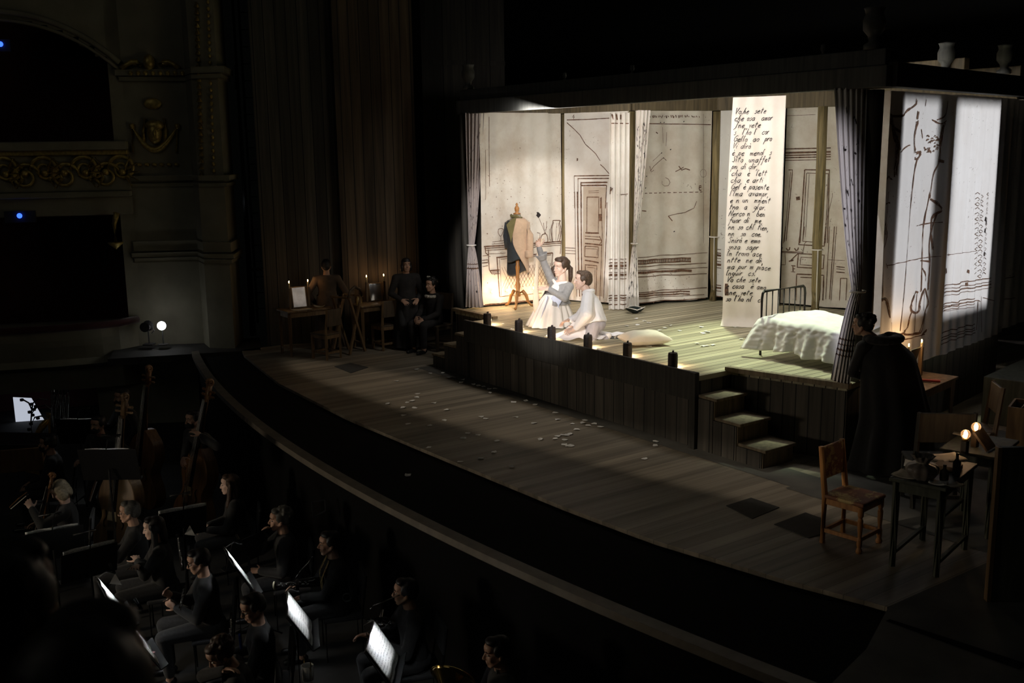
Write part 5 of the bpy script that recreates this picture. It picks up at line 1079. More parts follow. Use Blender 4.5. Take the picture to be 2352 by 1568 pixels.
# the coat on it: tan outer half, dark waistcoat side, olive collar
tan = M('tan_coat', (.58, .40, .27), .85, var=.08, scale=20, sheen=.3); dkc = M('dark_waistcoat', (.03, .035, .04), .85, var=.2, scale=20); olv = M('olive_lapel', (.16, .135, .05), .8, var=.15)
coat = thing('tail_coat', 'tan tail coat with dark front hung on the dress form', 'coat', (p.x, p.y, DK), yaw_of(facing(10)))
def shell(a0, a1, z1, z0f, g=.02):
    def f(u, v):
        a = lerp(a0, a1, u); z0 = z0f(u); z = lerp(z1, z0, v)
        h = [(0.4, .17, .13), (.86, .155, .13), (1.0, .155, .135), (1.15, .14, .12), (1.32, .16, .135), (1.44, .165, .11), (1.5, .09, .08)]
        for (za, xa, ya), (zb, xb, yb_) in zip(h, h[1:]):
            if z <= zb or zb == 1.5: k_ = min(1, max(0, (z - za) / (zb - za))); rx, ry = lerp(xa, xb, k_), lerp(ya, yb_, k_); break
        return V((math.cos(a) * (rx + g), math.sin(a) * (ry + g), z + .0))
    return f
# seen from the front (+Y towards the viewer): viewer's right is -X
mb = MB(); mb.sheet(shell(R(72), R(205), 1.5, lambda u: lerp(1.12, .60, min(1, u * 1.5) ** .8), .025), 30, 26); mb.sheet(shell(R(205), R(285), 1.5, lambda u: .62, .022), 20, 20); mb.build('coat_body', tan, coat, smooth=True, thick=.012)
mb = MB(); mb.sheet(shell(R(-75), R(150), 1.46, lambda u: .80 + .03 * math.sin(u * 9), .012), 34, 22); mb.build('waistcoat', dkc, coat, smooth=True, thick=.01)
mb = MB(); mb.sheet(shell(R(180), R(372), .9, lambda u: .56 + .05 * math.sin(u * 7), .012), 30, 10); mb.build('coat_tail', dkc, coat, smooth=True, thick=.012)
mb = MB(); mb.tube([(-.165, .0, 1.42), (-.215, .02, 1.22), (-.22, .05, 1.02), (-.205, .08, .88)], [.055, .062, .06, .062], 14); sl_ = mb.build('sleeve', tan, coat, smooth=True)
mb = MB(); mb.lathe([(.064, 0), (.074, .02), (.074, .10), (.064, .12)], (-.206, .08, .85), 14); mb.build('cuff', tan, sl_, smooth=True)
mb = MB(); mb.tube([(.16, -.02, 1.42), (.19, -.03, 1.2), (.17, -.04, 1.0)], [.05, .055, .05], 12); mb.build('sleeve', dkc, coat, smooth=True)
mb = MB(); mb.slab([(-.02, 1.52), (.05, 1.50), (.15, 1.40), (.10, 1.22), (.075, 1.10), (.05, 1.22)], .015, (0, .17, 0)); mb.tube([(-.09, .05, 1.5), (-.02, .10, 1.53), (.08, .06, 1.53), (.10, -.04, 1.54)], .025, 8); mb.build('lapel', olv, coat, bevel=.004)
# small warm bulbs low on the chimney-piece canvas
oldp_ = M('pale_bracket', (.5, .42, .3), .7); bulb_m = M('warm_bulb', (1, .8, .5), .3, emit=(1, .62, .28), es=45)
for i, (x, y) in enumerate(((1126, 668), (1160, 665), (1221, 660))):
    q = onv(x, y, pA, (pB - pA)); nrm_ = V(((pB - pA).y, -(pB - pA).x, 0)).normalized(); q = q + nrm_ * .10
    t = thing('candle_bulb', 'small glowing warm bulb before the painted grate, ' + ('leftmost of three', 'middle of three', 'rightmost, behind the woman')[i], 'light bulb', (q.x, q.y, q.z), 0, 'bulbs before the painted grate')
    mb = MB(); mb.ell((0, 0, 0), .022, n=10, m=8); mb.build('bulb', bulb_m, t, smooth=True); mb = MB(); mb.tube([V((0, 0, -.02)), V((0, 0, -.03)) - nrm_ * .10], .005, 6); mb.build('bracket', oldp_, t)
    glow('bulb_light', q + nrm_ * .03, 6.0, (1, .66, .36), .02)
# paper scraps
paper = M('torn_paper', (.80, .79, .76), .9, var=.03)
spa = [(382, 30), (483, 60), (578, 58), (622, 90), (730, 106), (718, 127), (806, 140), (844, 153), (884, 158), (926, 177), (973, 174), (932, 207), (232, 119), (390, 214), (383, 240), (348, 266), (313, 279), (166, 287), (510, 283), (282, 317), (366, 321), (609, 334), (287, 374), (590, 412), (316, 440), (480, 452), (868, 385), (900, 399), (1110, 276), (1200, 264), (1270, 293), (1421, 356), (1440, 408), (1128, 388), (1262, 433), (1552, 438), (1641, 410), (1627, 433), (1716, 441), (1672, 453), (1762, 463), (1584, 481), (1313, 556), (1420, 552), (1438, 533), (1478, 521), (1508, 525), (1532, 515), (1490, 557), (1490, 595), (1514, 605), (1540, 603), (765, 511), (845, 522), (735, 547), (985, 566), (964, 652), (860, 698), (705, 724), (1095, 762), (470, 619), (316, 823), (2175, 572), (2172, 601), (2090, 702)]
def scrap(x, y, z, lab, grp, s=1.0):
    q = K(x, y, z); rd = random.Random(int(x * 7 + y)); mb = MB(); n = rd.randint(5, 7); pts = []
    for i in range(n): a = 2 * PI * i / n + rd.uniform(-.25, .25); r = rd.uniform(.028, .05) * s; pts.append(V((r * math.cos(a), r * math.sin(a), .003 + rd.uniform(0, .014))))
    mb.add(pts + [V((0, 0, .004))], [(i, (i + 1) % n, n) for i in range(n)])
    o = mb.build('paper_scrap', paper, thick=.0015); o.location = (q.x, q.y, z + .002); o.rotation_euler = (0, 0, rd.uniform(0, 6)); tag(o, lab, 'paper scrap', grp)
for x, y in spa:
    X, Y = 840 + x / 3.267, 840 + y / 3.267; m_ = edge_y(K(X, Y).x)
    scrap(X, Y, 0 if K(X, Y).y > m_ else -.038, 'small torn white paper scrap on the dim apron boards', 'paper scraps on the apron')
spb = [(1462, 733), (1490, 743), (1464, 747), (1440, 749), (1528, 754), (1515, 760), (1562, 760), (1611, 752), (1621, 762), (1614, 766), (1626, 764), (1601, 790), (1614, 796), (1622, 795), (1637, 793), (1702, 780), (1733, 778), (1781, 778), (1688, 752), (1490, 797), (1155, 745), (1159, 758), (1176, 757), (1200, 757), (1377, 803), (1540, 748), (1481, 738)]
for x, y in spb: scrap(x, y, DK, 'small torn white paper scrap on the lit platform floor', 'paper scraps on the platform', .9)
# ================================================================ furniture at the sides
oak = WOOD('old_oak', (.11, .065, .03), (.27, .17, .08), 0, 'Z', .55, 0, (22, 2)); oakd = WOOD('dark_oak', (.05, .035, .022), (.12, .085, .05), 0, 'Z', .6, 0, (22, 2))
worn = WOOD('worn_orange_wood', (.24, .10, .03), (.46, .22, .07), 0, 'Z', .5, 0, (22, 2)); wornl = WOOD('worn_leather', (.13, .045, .022), (.22, .08, .035), 0, 'Z', .6, 0, (8, 8), wear=((.46, .34, .15), 6, .50))
greenw = WOOD('green_grey_wood', (.05, .055, .042), (.11, .12, .09), 0, 'Z', .6, 0, (18, 2))
def chair(label, loc, rz, wood, pad, w=.42, d=.40, sh=.44, h=.90, turned=False, pw=None, group=None):
    t = thing('chair', label, 'chair', loc, rz, group); hw, hd = w / 2, d / 2
    pr = [(.024, 0), (.03, .02), (.018, .05), (.024, .08), (.024, .12), (.016, .15), (.022, .22), (.024, .30), (.016, sh - .12), (.026, sh - .1), (.026, sh - .02)]
    for x in (-1, 1):
        mb = MB()
        if turned: mb.lathe(pr, (x * (hw - .025), hd - .025, 0), 12)
        else: mb.box((x * (hw - .025), hd - .025, sh / 2 - .01), (.042, .042, sh - .02))
        mb.build('leg', wood, t, bevel=.004 if not turned else 0)
        mb = MB(); mb.tube([(x * (hw - .025), -hd + .02, 0), (x * (hw - .025), -hd + .025, sh), (x * (hw - .025), -hd - .03, h)], [.025, .028, .024], 4 if not turned else 10); mb.build('leg', wood, t, bevel=0)
    mb = MB(); mb.box((0, 0, sh - .045), (w - .03, d - .03, .06)); mb.build('seat_frame', wood, t, bevel=.005)
    mb = MB(); mb.box((0, .01, sh), (w, d, .035)); mb.build('seat', pad, t, bevel=.012)
    bz0, bz1 = h - .30, h - .005; mb = MB(); mb.box((0, -hd - .015, (bz0 + bz1) / 2), (w - .03, .035, bz1 - bz0), rot=Matrix.Rotation(.07, 3, 'X')); mb.build('backrest', pad, t, bevel=.01)
    for z, pts in ((.10, ((-1, -1, 1, -1), (-1, 1, 1, 1), (-1, -1, -1, 1), (1, -1, 1, 1))),):
        for a, b, c, e in pts: mb = MB(); mb.bar((a * (hw - .03), b * (hd - .03), z + .02), (c * (hw - .03), e * (hd - .03), z + .02), .022, .035); mb.build('stretcher', wood, t)
    return t
def table(label, loc, rz, wood, w, d, h, group=None, thick=.03, low=True):
    t = thing('table', label, 'table', loc, rz, group)
    mb = MB(); mb.box((0, 0, h - thick / 2), (w, d, thick)); mb.build('tabletop', wood, t, bevel=.006)
    mb = MB(); [mb.box((0, s * (d / 2 - .05), h - thick - .045), (w - .08, .02, .085)) for s in (-1, 1)]; [mb.box((s * (w / 2 - .05), 0, h - thick - .045), (.02, d - .08, .085)) for s in (-1, 1)]; mb.build('apron', wood, t)
    for x in (-1, 1):
        for y in (-1, 1): mb = MB(); mb.tube([(x * (w / 2 - .05), y * (d / 2 - .05), 0), (x * (w / 2 - .05), y * (d / 2 - .05), h - thick)], [.026, .034], 4); mb.build('leg', wood, t)
    if low:
        mb = MB(); [mb.box((x * (w / 2 - .05), 0, .12), (.03, d - .1, .03)) for x in (-1, 1)]; mb.build('stretcher', wood, t)
    return t
candle_m = M('tallow_wax', (.62, .52, .30), .5, var=.05); flame_m = M('flame', (1, .7, .3), .5, emit=(1, .55, .22), es=60); mirror_m = M('silvered_glass', (.80, .82, .86), .12, .9, var=.1, scale=9)
mirror_d = M('foxed_glass', (.72, .73, .78), .34, .9, var=.25, scale=5)
def candle(label, loc, h=.10, grp=None):
    t = thing('candle', label, 'candle', loc, 0, grp)
    mb = MB(); mb.lathe([(.014, 0), (.015, h), (.004, h + .004)], n=12); wx_ = mb.build('wax', candle_m, t, smooth=True)
    mb = MB(); mb.ell((0, 0, h + .022), (.008, .008, .018), n=8, m=7); mb.build('flame', flame_m, wx_, smooth=True)
    glow('candle_light', V(loc) + V((0, 0, h + .03)), .75, (1, .58, .26), .012)
def vanity_mirror(label, loc, rz, gw, gh, wood, glass, tilt=10, ph=.36):
    t = thing('table_mirror', label, 'mirror', loc, rz)
    for s in (-1, 1): mb = MB(); mb.box((s * (gw / 2 + .045), 0, ph / 2), (.045, .045, ph)); mb.build('post', wood, t, bevel=.004)
    rt_ = Matrix.Rotation(R(tilt), 3, 'X')
    mb = MB(); [mb.box(V((0, 0, gh / 2 + .01)) + rt_ @ V(c), dd, rot=rt_) for c, dd in (((0, 0, gh / 2), (gw + .03, .02, .018)), ((0, 0, -gh / 2), (gw + .03, .02, .018)), ((gw / 2, 0, 0), (.018, .02, gh)), ((-gw / 2, 0, 0), (.018, .02, gh)))]; fr_ = mb.build('frame', wood, t)
    mb = MB(); mb.box(V((0, 0, gh / 2 + .01)), (gw - .005, .008, gh - .005), rot=rt_); mb.build('glass', glass, fr_)
    return t
def bottle(label, loc, h, r, m, cap_m=None, grp=None):
    t = thing('bottle', label, 'bottle', loc, 0, grp); mb = MB(); mb.lathe([(r * .95, 0), (r, .01), (r, h * .6), (r * .4, h * .74), (r * .36, h * .92), (.001, h * .925)], n=14); mb.build('body', m, t, smooth=True)
    mb = MB(); mb.lathe([(r * .38, h * .9), (r * .4, h), (.001, h + .002)], n=10); mb.build('stopper', cap_m or m, t, smooth=True)
# left vanity table
LT = table('plain wooden table with candles, left of the two vanity tables', (-16.60, 7.42, 0), R(-90), oak, .86, .50, .80); TZ = .80
yl = yaw_of((1, -.03, 0))
mp_ = K(688, 704, TZ + .0); mp_ = V((-16.68, 7.36, TZ))
vanity_mirror('upright pale foxed mirror between two candle posts on the left table', mp_, yl + 0, .26, .36, oak, mirror_d)
for s, lab in ((-1, 'lit candle on the left post of the left table mirror'), (1, 'lit candle on the right post of the left table mirror')):
    q = mp_ + Matrix.Rotation(yl, 3, 'Z') @ V((-s * (.13 + .045), 0, .36)); candle(lab, q, .09, 'candles on the mirror posts')
def sheet_paper(label, loc, rz, w, d, m=paper, curl=.01):
    mb = MB(); mb.sheet(lambda u, v: V(((u - .5) * w, (v - .5) * d, .003 + curl * (u - .5) ** 2 * 4 + .004 * math.sin(v * 7))), 6, 6); o = mb.build('paper_sheet', m, thick=.0015, smooth=True); o.location = loc; o.rotation_euler = (0, 0, rz); return tag(o, label, 'paper')
oldp = M('old_letter_paper', (.40, .36, .29), .9, var=.2, scale=14)
sheet_paper('loose old paper on the left vanity table before its mirror', (-16.44, 7.28, TZ), R(80), .34, .2, oldp)
sheet_paper('crumpled old paper at the right end of the left vanity table', (-16.55, 7.68, TZ), R(60), .2, .16, oldp, .03)
chair('dark wooden chair with leather back drawn up to the left vanity table', (-15.92, 7.48, 0), yaw_of((-1, -.28, 0)), oak, oakd, .36, .40, .44, .88)
RT = table('dark wooden table with candles, right of the two vanity tables', (-16.32, 8.72, 0), R(-90), oak, .92, .46, .80)
mp2 = V((-16.50, 8.78, TZ)); yl2 = yaw_of((1, -.17, 0))
vanity_mirror('bright streaked mirror between two candle posts on the right-hand table', mp2, yl2, .24, .32, oak, mirror_m, 12)
for s, lab in ((-1, 'lit candle on the left post of the right-hand table mirror'), (1, 'lit candle on the right post of the right-hand table mirror')):
    q = mp2 + Matrix.Rotation(yl2, 3, 'Z') @ V((-s * (.12 + .045), 0, .36)); candle(lab, q, .09, 'candles on the mirror posts')
amber = M('amber_bottle', (.42, .27, .08), .25, var=.1)
for i, (x, y, lab) in enumerate(((-16.36, 8.34, 'amber bottle at the left end of the right-hand table'), (-16.44, 8.43, 'second amber bottle, nearer the candle post on the right-hand table'))): bottle(lab, (x, y, TZ), .17, .034, amber, oakd, 'amber bottles')
chair('high wooden chair with a plain board back facing the right-hand vanity table', (-16.02, 8.72, 0), R(90) + R(2), oak, oakd, .43, .40, .44, .90)
# folding stand
xf = thing('folding_stand', 'folding wooden X-frame stand between the two vanity tables', 'stand', (-16.15, 8.02, 0), R(-70))
for y in (-.2, .2):
    for s in (-1, 1): mb = MB(); mb.bar((-s * .2, y, 0), (s * .17, y + .02 * s, 1.0), .03, .045); mb.build('leg', oak, xf)
for s in (-1, 1): mb = MB(); mb.bar((s * .17, -.22, 1.0), (s * .17, .22, 1.0), .03, .03); mb.build('rail', oak, xf)
mb = MB(); mb.tube([(-.17, .2, 1.0), (-.13, .2, 1.12), (0, .2, 1.18), (.13, .2, 1.12), (.17, .2, 1.0)], .025, 8); mb.build('arched_rail', oakd, xf, smooth=True)
chair('dark chair under the seated figure in lace collar', (K(1004, 802).x, K(1004, 802).y, 0), yaw_of(facing(40)), oakd, oakd, .44, .42, .45, 1.0)
mb = MB(); mb.box((0, 0, .05), (.24, .1, .1)); o = mb.build('wood_block', candle_m, bevel=.004); o.location = K(893, 778) + V((0, 0, 0)); o.rotation_euler = (0, 0, R(80)); tag(o, 'small pale block on the floor under the right-hand vanity table', 'block')
for i, (x, y, lab) in enumerate(((735, 800, 'pale bundle on the floor under the left table'), (846, 790, 'glass bottle on the floor under the right-hand table'))):
    q = K(x, y); bottle(lab, q, .16, .04, oldp if i == 0 else M('dark_glass', (.05, .06, .05), .1), oakd)
# worn chair at the right front
chair('worn orange chair with peeling leather seat and back, alone at the right front', (-5.275, 7.48, 0), yaw_of((1, .12, 0)), worn, wornl, .40, .40, .44, .88, True)
# right front table
T2 = table('small grey green table holding papers and a drawstring bag, right front', (-4.66, 7.72, 0), R(14), greenw, .46, .84, .78)
def onT(x, y, z=.78): return K(x, y, z)
for x, y, rz, w, d, m_, lab in ((2100, 1068, 30, .16, .2, paper, 'white paper under the bag at the left of the right front table'), (2170, 1052, 60, .3, .22, M('ivory_paper', (.62, .57, .48), .9), 'large ivory letter at the back of the right front table'), (2145, 1062, 20, .22, .2, M('ivory_paper', (.62, .57, .48), .9), 'letter sheet beside the drawstring bag'), (2085, 1092, 10, .2, .2, oldp, 'old torn paper at the left corner of the right front table'), (2155, 1110, 25, .14, .12, paper, 'torn paper at the front edge of the right front table'), (2190, 1116, 70, .14, .1, oldp, 'small torn paper near the bottle on the right front table')):
    q = onT(x, y); sheet_paper(lab, (q.x, q.y, .781), R(rz), w, d, m_, .012)
q = onT(2178, 1078); mb = MB(); mb.box((0, 0, .02), (.2, .15, .04)); o = mb.build('book', M('tan_cover', (.34, .22, .12), .7), bevel=.004); o.location = (q.x, q.y, .785); o.rotation_euler = (0, 0, R(20)); tag(o, 'tan bound book among the letters on the right front table', 'book')
q = onT(2117, 1098); t = thing('drawstring_bag', 'grey brown drawstring bag standing on the right front table', 'bag', (q.x, q.y, .783)); bagm = M('bag_satin', (.17, .14, .12), .45, var=.25, scale=10, sheen=.3)
mb = MB(); mb.sheet(lambda u, v: (lambda a, z: V((math.cos(a), math.sin(a), 0)) * ((.105 * math.sqrt(max(0, 1 - ((z - .055) / .085) ** 2)) + .035 * min(1, z / .1)) if z < .125 else .045) * (1 + .06 * math.cos(9 * a)) + V((0, 0, max(0.0, z))))(2 * PI * u, v * .14), 54, 14); mb.build('pouch', bagm, t, smooth=True)
mb = MB(); mb.sheet(lambda u, v: (lambda a: V((math.cos(a), math.sin(a), 0)) * (.045 + .045 * v) * (1 + .12 * v * math.cos(11 * a)) + V((0, 0, .135 + .06 * v + .008 * v * math.sin(5 * a))))(2 * PI * u), 66, 6); mb.build('ruffle', bagm, t, smooth=True, thick=.003)
mb = MB(); mb.tube([V((.05 * math.cos(2 * PI * i / 14), .05 * math.sin(2 * PI * i / 14), .138)) for i in range(15)], .006, 6); mb.build('cord', oldp, t)
for x, y, h, r, m_, lab in ((2168, 1103, .13, .035, oakd, 'dark pointed bottle standing on papers, right front table'), (2196, 1092, .19, .032, M('dark_glass', (.05, .06, .05), .1), 'dark glass bottle at the right of the right front table')): q = onT(x, y); bottle(lab, (q.x, q.y, .783), h, r, m_, iron)
# lamp posts with round bulbs behind it, on a second table
clear_b = M('bulb_glass', (1, .85, .7), .05, trans=.9, emit=(1, .45, .18), es=.12); fil = M('bulb_filament', (1, .7, .4), .3, emit=(1, .62, .34), es=30)
T3 = table('dark table behind the small green table, carrying two round bulbs', (-4.85, 8.75, 0), R(14), greenw, .5, .7, .78)
for x, y, lab in ((2218, 997, 'round glowing clear bulb on the left post of the rightmost mirror'), (2242, 980, 'round glowing clear bulb on the right post, further back at the right')):
    b0 = V((-4.72, 8.5, 0)) if x < 2230 else V((-4.78, 8.75, 0)); dep = depth_of(V((b0.x, b0.y, 1.1))); q = atd(x, y, dep)
    t = thing('globe_bulb', lab, 'light bulb', (q.x, q.y, q.z)); mb = MB(); mb.ell((0, 0, 0), .042, n=16, m=12); mb.build('glass', clear_b, t, smooth=True); mb = MB(); mb.ell((0, 0, 0), (.012, .012, .024), n=8, m=6); mb.build('filament', fil, t, smooth=True)
    mb = MB(); mb.lathe([(.02, -.06), (.03, -.055), (.03, -.04), (.016, -.03)], n=10); mb.build('socket', M('brass_socket', (.5, .32, .12), .35, .8), t, smooth=True)
    mb = MB(); mb.box((0, 0, (-.06 + .78 - q.z) / 2), (.05, .05, q.z - .78 - .06)); mb.build('post', oakd, t)
    glow('bulb_light', q + V((0, 0, .06)), .55, (1, .6, .32), .03)
mb = MB(); mb.box((0, 0, 0), (.2, .02, .2), rot=Matrix.Rotation(R(-40), 3, 'X')); o = mb.build('tilted_mirror', oakd); o.location = (-4.74, 8.62, .87); o.rotation_euler = (0, 0, R(100)); tag(o, 'dark tilted mirror between the two round bulbs', 'mirror')
q = K(2195, 1000, 1.0); sheet_paper('pale sheet hanging over the table behind the round bulbs', (-5.05, 8.95, .785), R(20), .3, .2, oldp)
chair('dark board-backed chair behind the small green table', (-5.42, 9.0, 0), yaw_of(facing(186)), darkw, darkw, .56, .42, .45, .98)
chair('dark chair with worn edge, farther back at the right', (K(2225, 1075).x, K(2225, 1075).y, 0), yaw_of(facing(100)), oak, oakd, .42, .42, .45, .95)
bx_ = K(2262, 1400); mb = MB(); mb.box((0, 0, .62), (1.3, .05, 1.24)); t = mb.build('screen_panel', greenw, bevel=.004); t.location = K(2268, 1378) + V((.41, .5, 0)); t.rotation_euler = (0, 0, math.atan2(.62, .5)); tag(t, 'tall plain dark board standing at the right edge of the stage', 'panel')
mb = MB(); mb.box((-.65, 0, .62), (.03, .06, 1.24)); mb.build('edge_strip', oak, t)
q = K(2345, 1010); t = thing('crate', 'wooden crate holding strung frames beyond the right-hand board', 'crate', (-4.95, 10.1, 0), R(20))
mb = MB(); [mb.box(c, d) for c, d in (((0, -.2, .45), (.6, .02, .9)), ((0, .2, .45), (.6, .02, .9)), ((-.3, 0, .45), (.02, .4, .9)), ((.3, 0, .45), (.02, .4, .9)))]; mb.build('box', oak, t)
mb = MB(); [mb.bar((-.25 + .06 * k, -.1, .8), (-.05 + .06 * k, .1, 1.1), .01, .01) for k in range(6)]; mb.build('slats', oldp, t)
# mirror table by the right-hand wall
T4 = table('brown table with candles and mirror against the outside of the right-hand wall', (-6.62, 10.45, 0), R(100), oak, 1.24, .52, .80)
m4 = V((-6.48, 10.42, .80)); y4 = yaw_of((-.25, 1, 0))
q4a, q4b = K(2083, 905, .8), K(2112, 870, .8)
def toT4(x, y, z=.8): return K(x, y, z)
pa4 = toT4(2083, 873); 
t = thing('table_mirror', 'dark mirror leaning between two candle posts on the table by the right-hand wall', 'mirror', (pa4.x, pa4.y, .8), yaw_of(SD) - R(90))
zc4 = onv(2083, 806, pa4, _r).z - .8; pb4 = atd(2112, 870, depth_of(pa4) + .25) - pa4; pb4 = V((pb4.x, pb4.y, 0)); Rm = Matrix.Rotation(-(yaw_of(SD) - R(90)), 3, 'Z'); lb4 = Rm @ pb4
mb = MB(); mb.box((0, 0, zc4 / 2), (.05, .05, zc4)); mb.build('post', oak, t, bevel=.004)
mb = MB(); mb.box(lb4 + V((0, 0, zc4 / 2)), (.045, .045, zc4)); mb.build('post', oak, t, bevel=.004)
n4 = (lb4.normalized()).cross(V((0, 0, 1)))
mb = MB(); mb.quad(lb4 * .1 + V((0, 0, zc4)), lb4 * .9 + V((0, 0, zc4)), lb4 * 1.0 - n4 * .1 + V((0, 0, .01)), lb4 * .2 - n4 * .1 + V((0, 0, .01))); mb.build('glass', M('dark_mirror', (.05, .06, .06), .3, .4), t, thick=.012)
candle('lit candle on the near mirror post by the right-hand wall', pa4 + V((0, 0, zc4)), .05, 'candles by the right-hand wall'); candle('lit candle on the far mirror post by the right-hand wall', pa4 + pb4 + V((0, 0, zc4)), .05, 'candles by the right-hand wall')
glow('candle_wash', pa4 + V((.0, .12, zc4 + .12)), 3.5, (1, .66, .36), .03)
q = toT4(2136, 876); mb = MB(); mb.box((0, 0, .012), (.22, .05, .024)); o = mb.build('red_case', M('red_case_lacquer', (.42, .06, .05), .45), bevel=.006); o.location = (q.x, q.y, .801); o.rotation_euler = (0, 0, R(35)); tag(o, 'slim red case lying on the table by the right-hand wall', 'case')
q = toT4(2093, 876); mb = MB(); mb.lathe([(.022, 0), (.024, .1), (.018, .105), (.001, .1)], n=12); o = mb.build('tin', candle_m, smooth=True); o.location = (q.x, q.y, .801); tag(o, 'small pale tin beside the near candle post', 'tin')
q = toT4(2112, 878); mb = MB(); mb.bar((0, 0, .01), (.18, .05, .01), .008, .008); mb.bar((.02, -.03, .01), (.15, .06, .01), .006, .006); o = mb.build('brushes', oakd); o.location = (q.x, q.y, .802); tag(o, 'two dark brushes between the tin and the red case', 'brush')
# dark side shelf and low steps outside the right-hand wall
q0 = atw(2150, 860); mb = MB(); mb.box((0, 0, .30), (.5, 1.4, .6)); mb.box((.35, 0, .18), (.3, 1.4, .36)); o = mb.build('side_steps', greenw, bevel=.01); o.location = (q0.x + .55, q0.y + 1.1, 0); o.rotation_euler = (0, 0, R(10)); tag(o, 'low grey wooden side steps outside the right-hand wall', 'steps')
# ================================================================ orchestra pit
PZ = -1.5
brown_v = WOOD('bass_varnish', (.16, .075, .03), (.30, .15, .06), 0, 'Z', .35, 0, (20, 1.2)); brown_l = WOOD('bass_honey', (.13, .075, .035), (.23, .14, .065), 0, 'Z', .35, 0, (20, 1.2)); ebony = M('ebony', (.015, .012, .01), .3)
string_m = M('string_metal', (.6, .58, .5), .3, .9); silver_k = M('silver_keys', (.85, .85, .85), .18, 1, var=.05); brass = M('horn_brass', (.85, .62, .22), .12, 1, var=.05)
def viol(name, label, cat_, loc, fwd, k, lean=(0, 0), body_m=brown_v, roll=0):
    """k = body length of the instrument; local: front +Y, up +Z; foot of the end pin at loc"""
    t = thing(name, label, cat_, loc, yaw_of(fwd)); t.rotation_euler = (R(lean[0]), R(lean[1]), yaw_of(fwd))
    pin = .14 * k; out = []
    prof = [(0, .02), (.18, .0), (.27, .06), (.30, .16), (.27, .28), (.205, .38), (.18, .46), (.20, .55), (.235, .63), (.23, .74), (.18, .86), (.09, .95), (.04, 1.0)]
    sm = []
    for i in range(len(prof) - 1):
        p0, p1, p2, p3 = [prof[min(max(i + j, 0), len(prof) - 1)] for j in (-1, 0, 1, 2)]
        for q in range(5):
            f = q / 5; sm.append(tuple(.5 * (2 * b + (c - a) * f + (2 * a - 5 * b + 4 * c - d) * f * f + (3 * b - a - 3 * c + d) * f ** 3) for a, b, c, d in zip(p0, p1, p2, p3)))
    rp = [(max(.0, x) * k, pin + z * k) for x, z in sm + [prof[-1]]][1:]; out = rp + [(-x, z) for x, z in reversed(rp)]
    mb = MB(); mb.slab(out, .17 * k, (0, 0, 0), None, .025 * k); bdy = mb.build('body', body_m, t, bevel=.008)
    mb = MB(); mb.bar((0, .10 * k, pin + .50 * k), (0, .075 * k, pin + 1.55 * k), .05 * k, .025 * k, V((0, 1, 0))); mb.build('fingerboard', ebony, t)
    mb = MB(); mb.tube([(0, .05 * k, pin + .98 * k), (0, .05 * k, pin + 1.58 * k)], [.035 * k, .025 * k], 10); mb.build('neck', body_m, t, smooth=True)
    mb = MB(); mb.box((0, .04 * k, pin + 1.66 * k), (.05 * k, .05 * k, .16 * k)); mb.tube([V((0, .04 * k + .045 * k * math.cos(a) * (1 - .08 * a), pin + 1.77 * k + .045 * k * math.sin(a) * (1 - .08 * a))) for a in [i * .5 for i in range(18)]], .024 * k, 8)
    for z in (1.62, 1.68):
        for s in (-1, 1): mb.cap((s * .03 * k, .04 * k, pin + z * k), .01 * k, (s * .1 * k, .04 * k, pin + z * k), .016 * k, 6)
    mb.build('scroll', body_m, t, smooth=True)
    mb = MB(); mb.slab([(-.06 * k, 0), (.06 * k, 0), (.045 * k, .09 * k), (-.045 * k, .1 * k)], .012 * k, (0, .135 * k, pin + .44 * k)); mb.build('bridge', M('maple', (.6, .45, .25), .5), bdy)
    mb = MB(); mb.bar((0, .115 * k, pin + .06 * k), (0, .15 * k, pin + .34 * k), .07 * k, .015 * k, V((0, 1, 0))); mb.build('tailpiece', ebony, bdy)
    for i in range(4): mb = MB(); x = (-.03 + .02 * i) * k; mb.tube([(x, .16 * k, pin + .33 * k), (x, .175 * k, pin + .53 * k), (x * .6, .095 * k, pin + 1.58 * k)], .0025 * max(k, .8), 5); mb.build('string', string_m, t)
    for s in (-1, 1): mb = MB(); mb.tube([V((s * (.11 + .02 * math.sin(a * 2)) * k, .104 * k, pin + (.36 + .17 * a / PI) * k)) for a in [i * PI / 8 for i in range(9)]], .009 * k, 5, flat=.4); mb.build('f_hole', ebony, bdy)
    mb = MB(); mb.tube([(0, 0, 0), (0, 0, pin + .02)], .008, 6); mb.build('end_pin', steel, t)
    return t
def bow(label, a, b):
    a, b = V(a), V(b); t = thing('bow', label, 'bow', a); d = b - a; x, y, z = frame(d)
    mb = MB(); mb.tube([V((0, 0, 0)), d * .5 + y * .012, d], .006, 6); st_ = mb.build('stick', brown_v, t); mb = MB(); mb.bar(y * -.03, d * .98 + y * -.025, .012, .002); mb.build('hair', M('bow_hair', (.75, .72, .62), .6), t); mb = MB(); mb.box(d * .06 + y * -.016, (.02, .02, .03)); mb.build('frog', ebony, st_)
    return t
standm = M('stand_black', (.012, .012, .012), .35, .2); sheetm = M('music_paper', (.86, .88, .86), .85, var=.01)
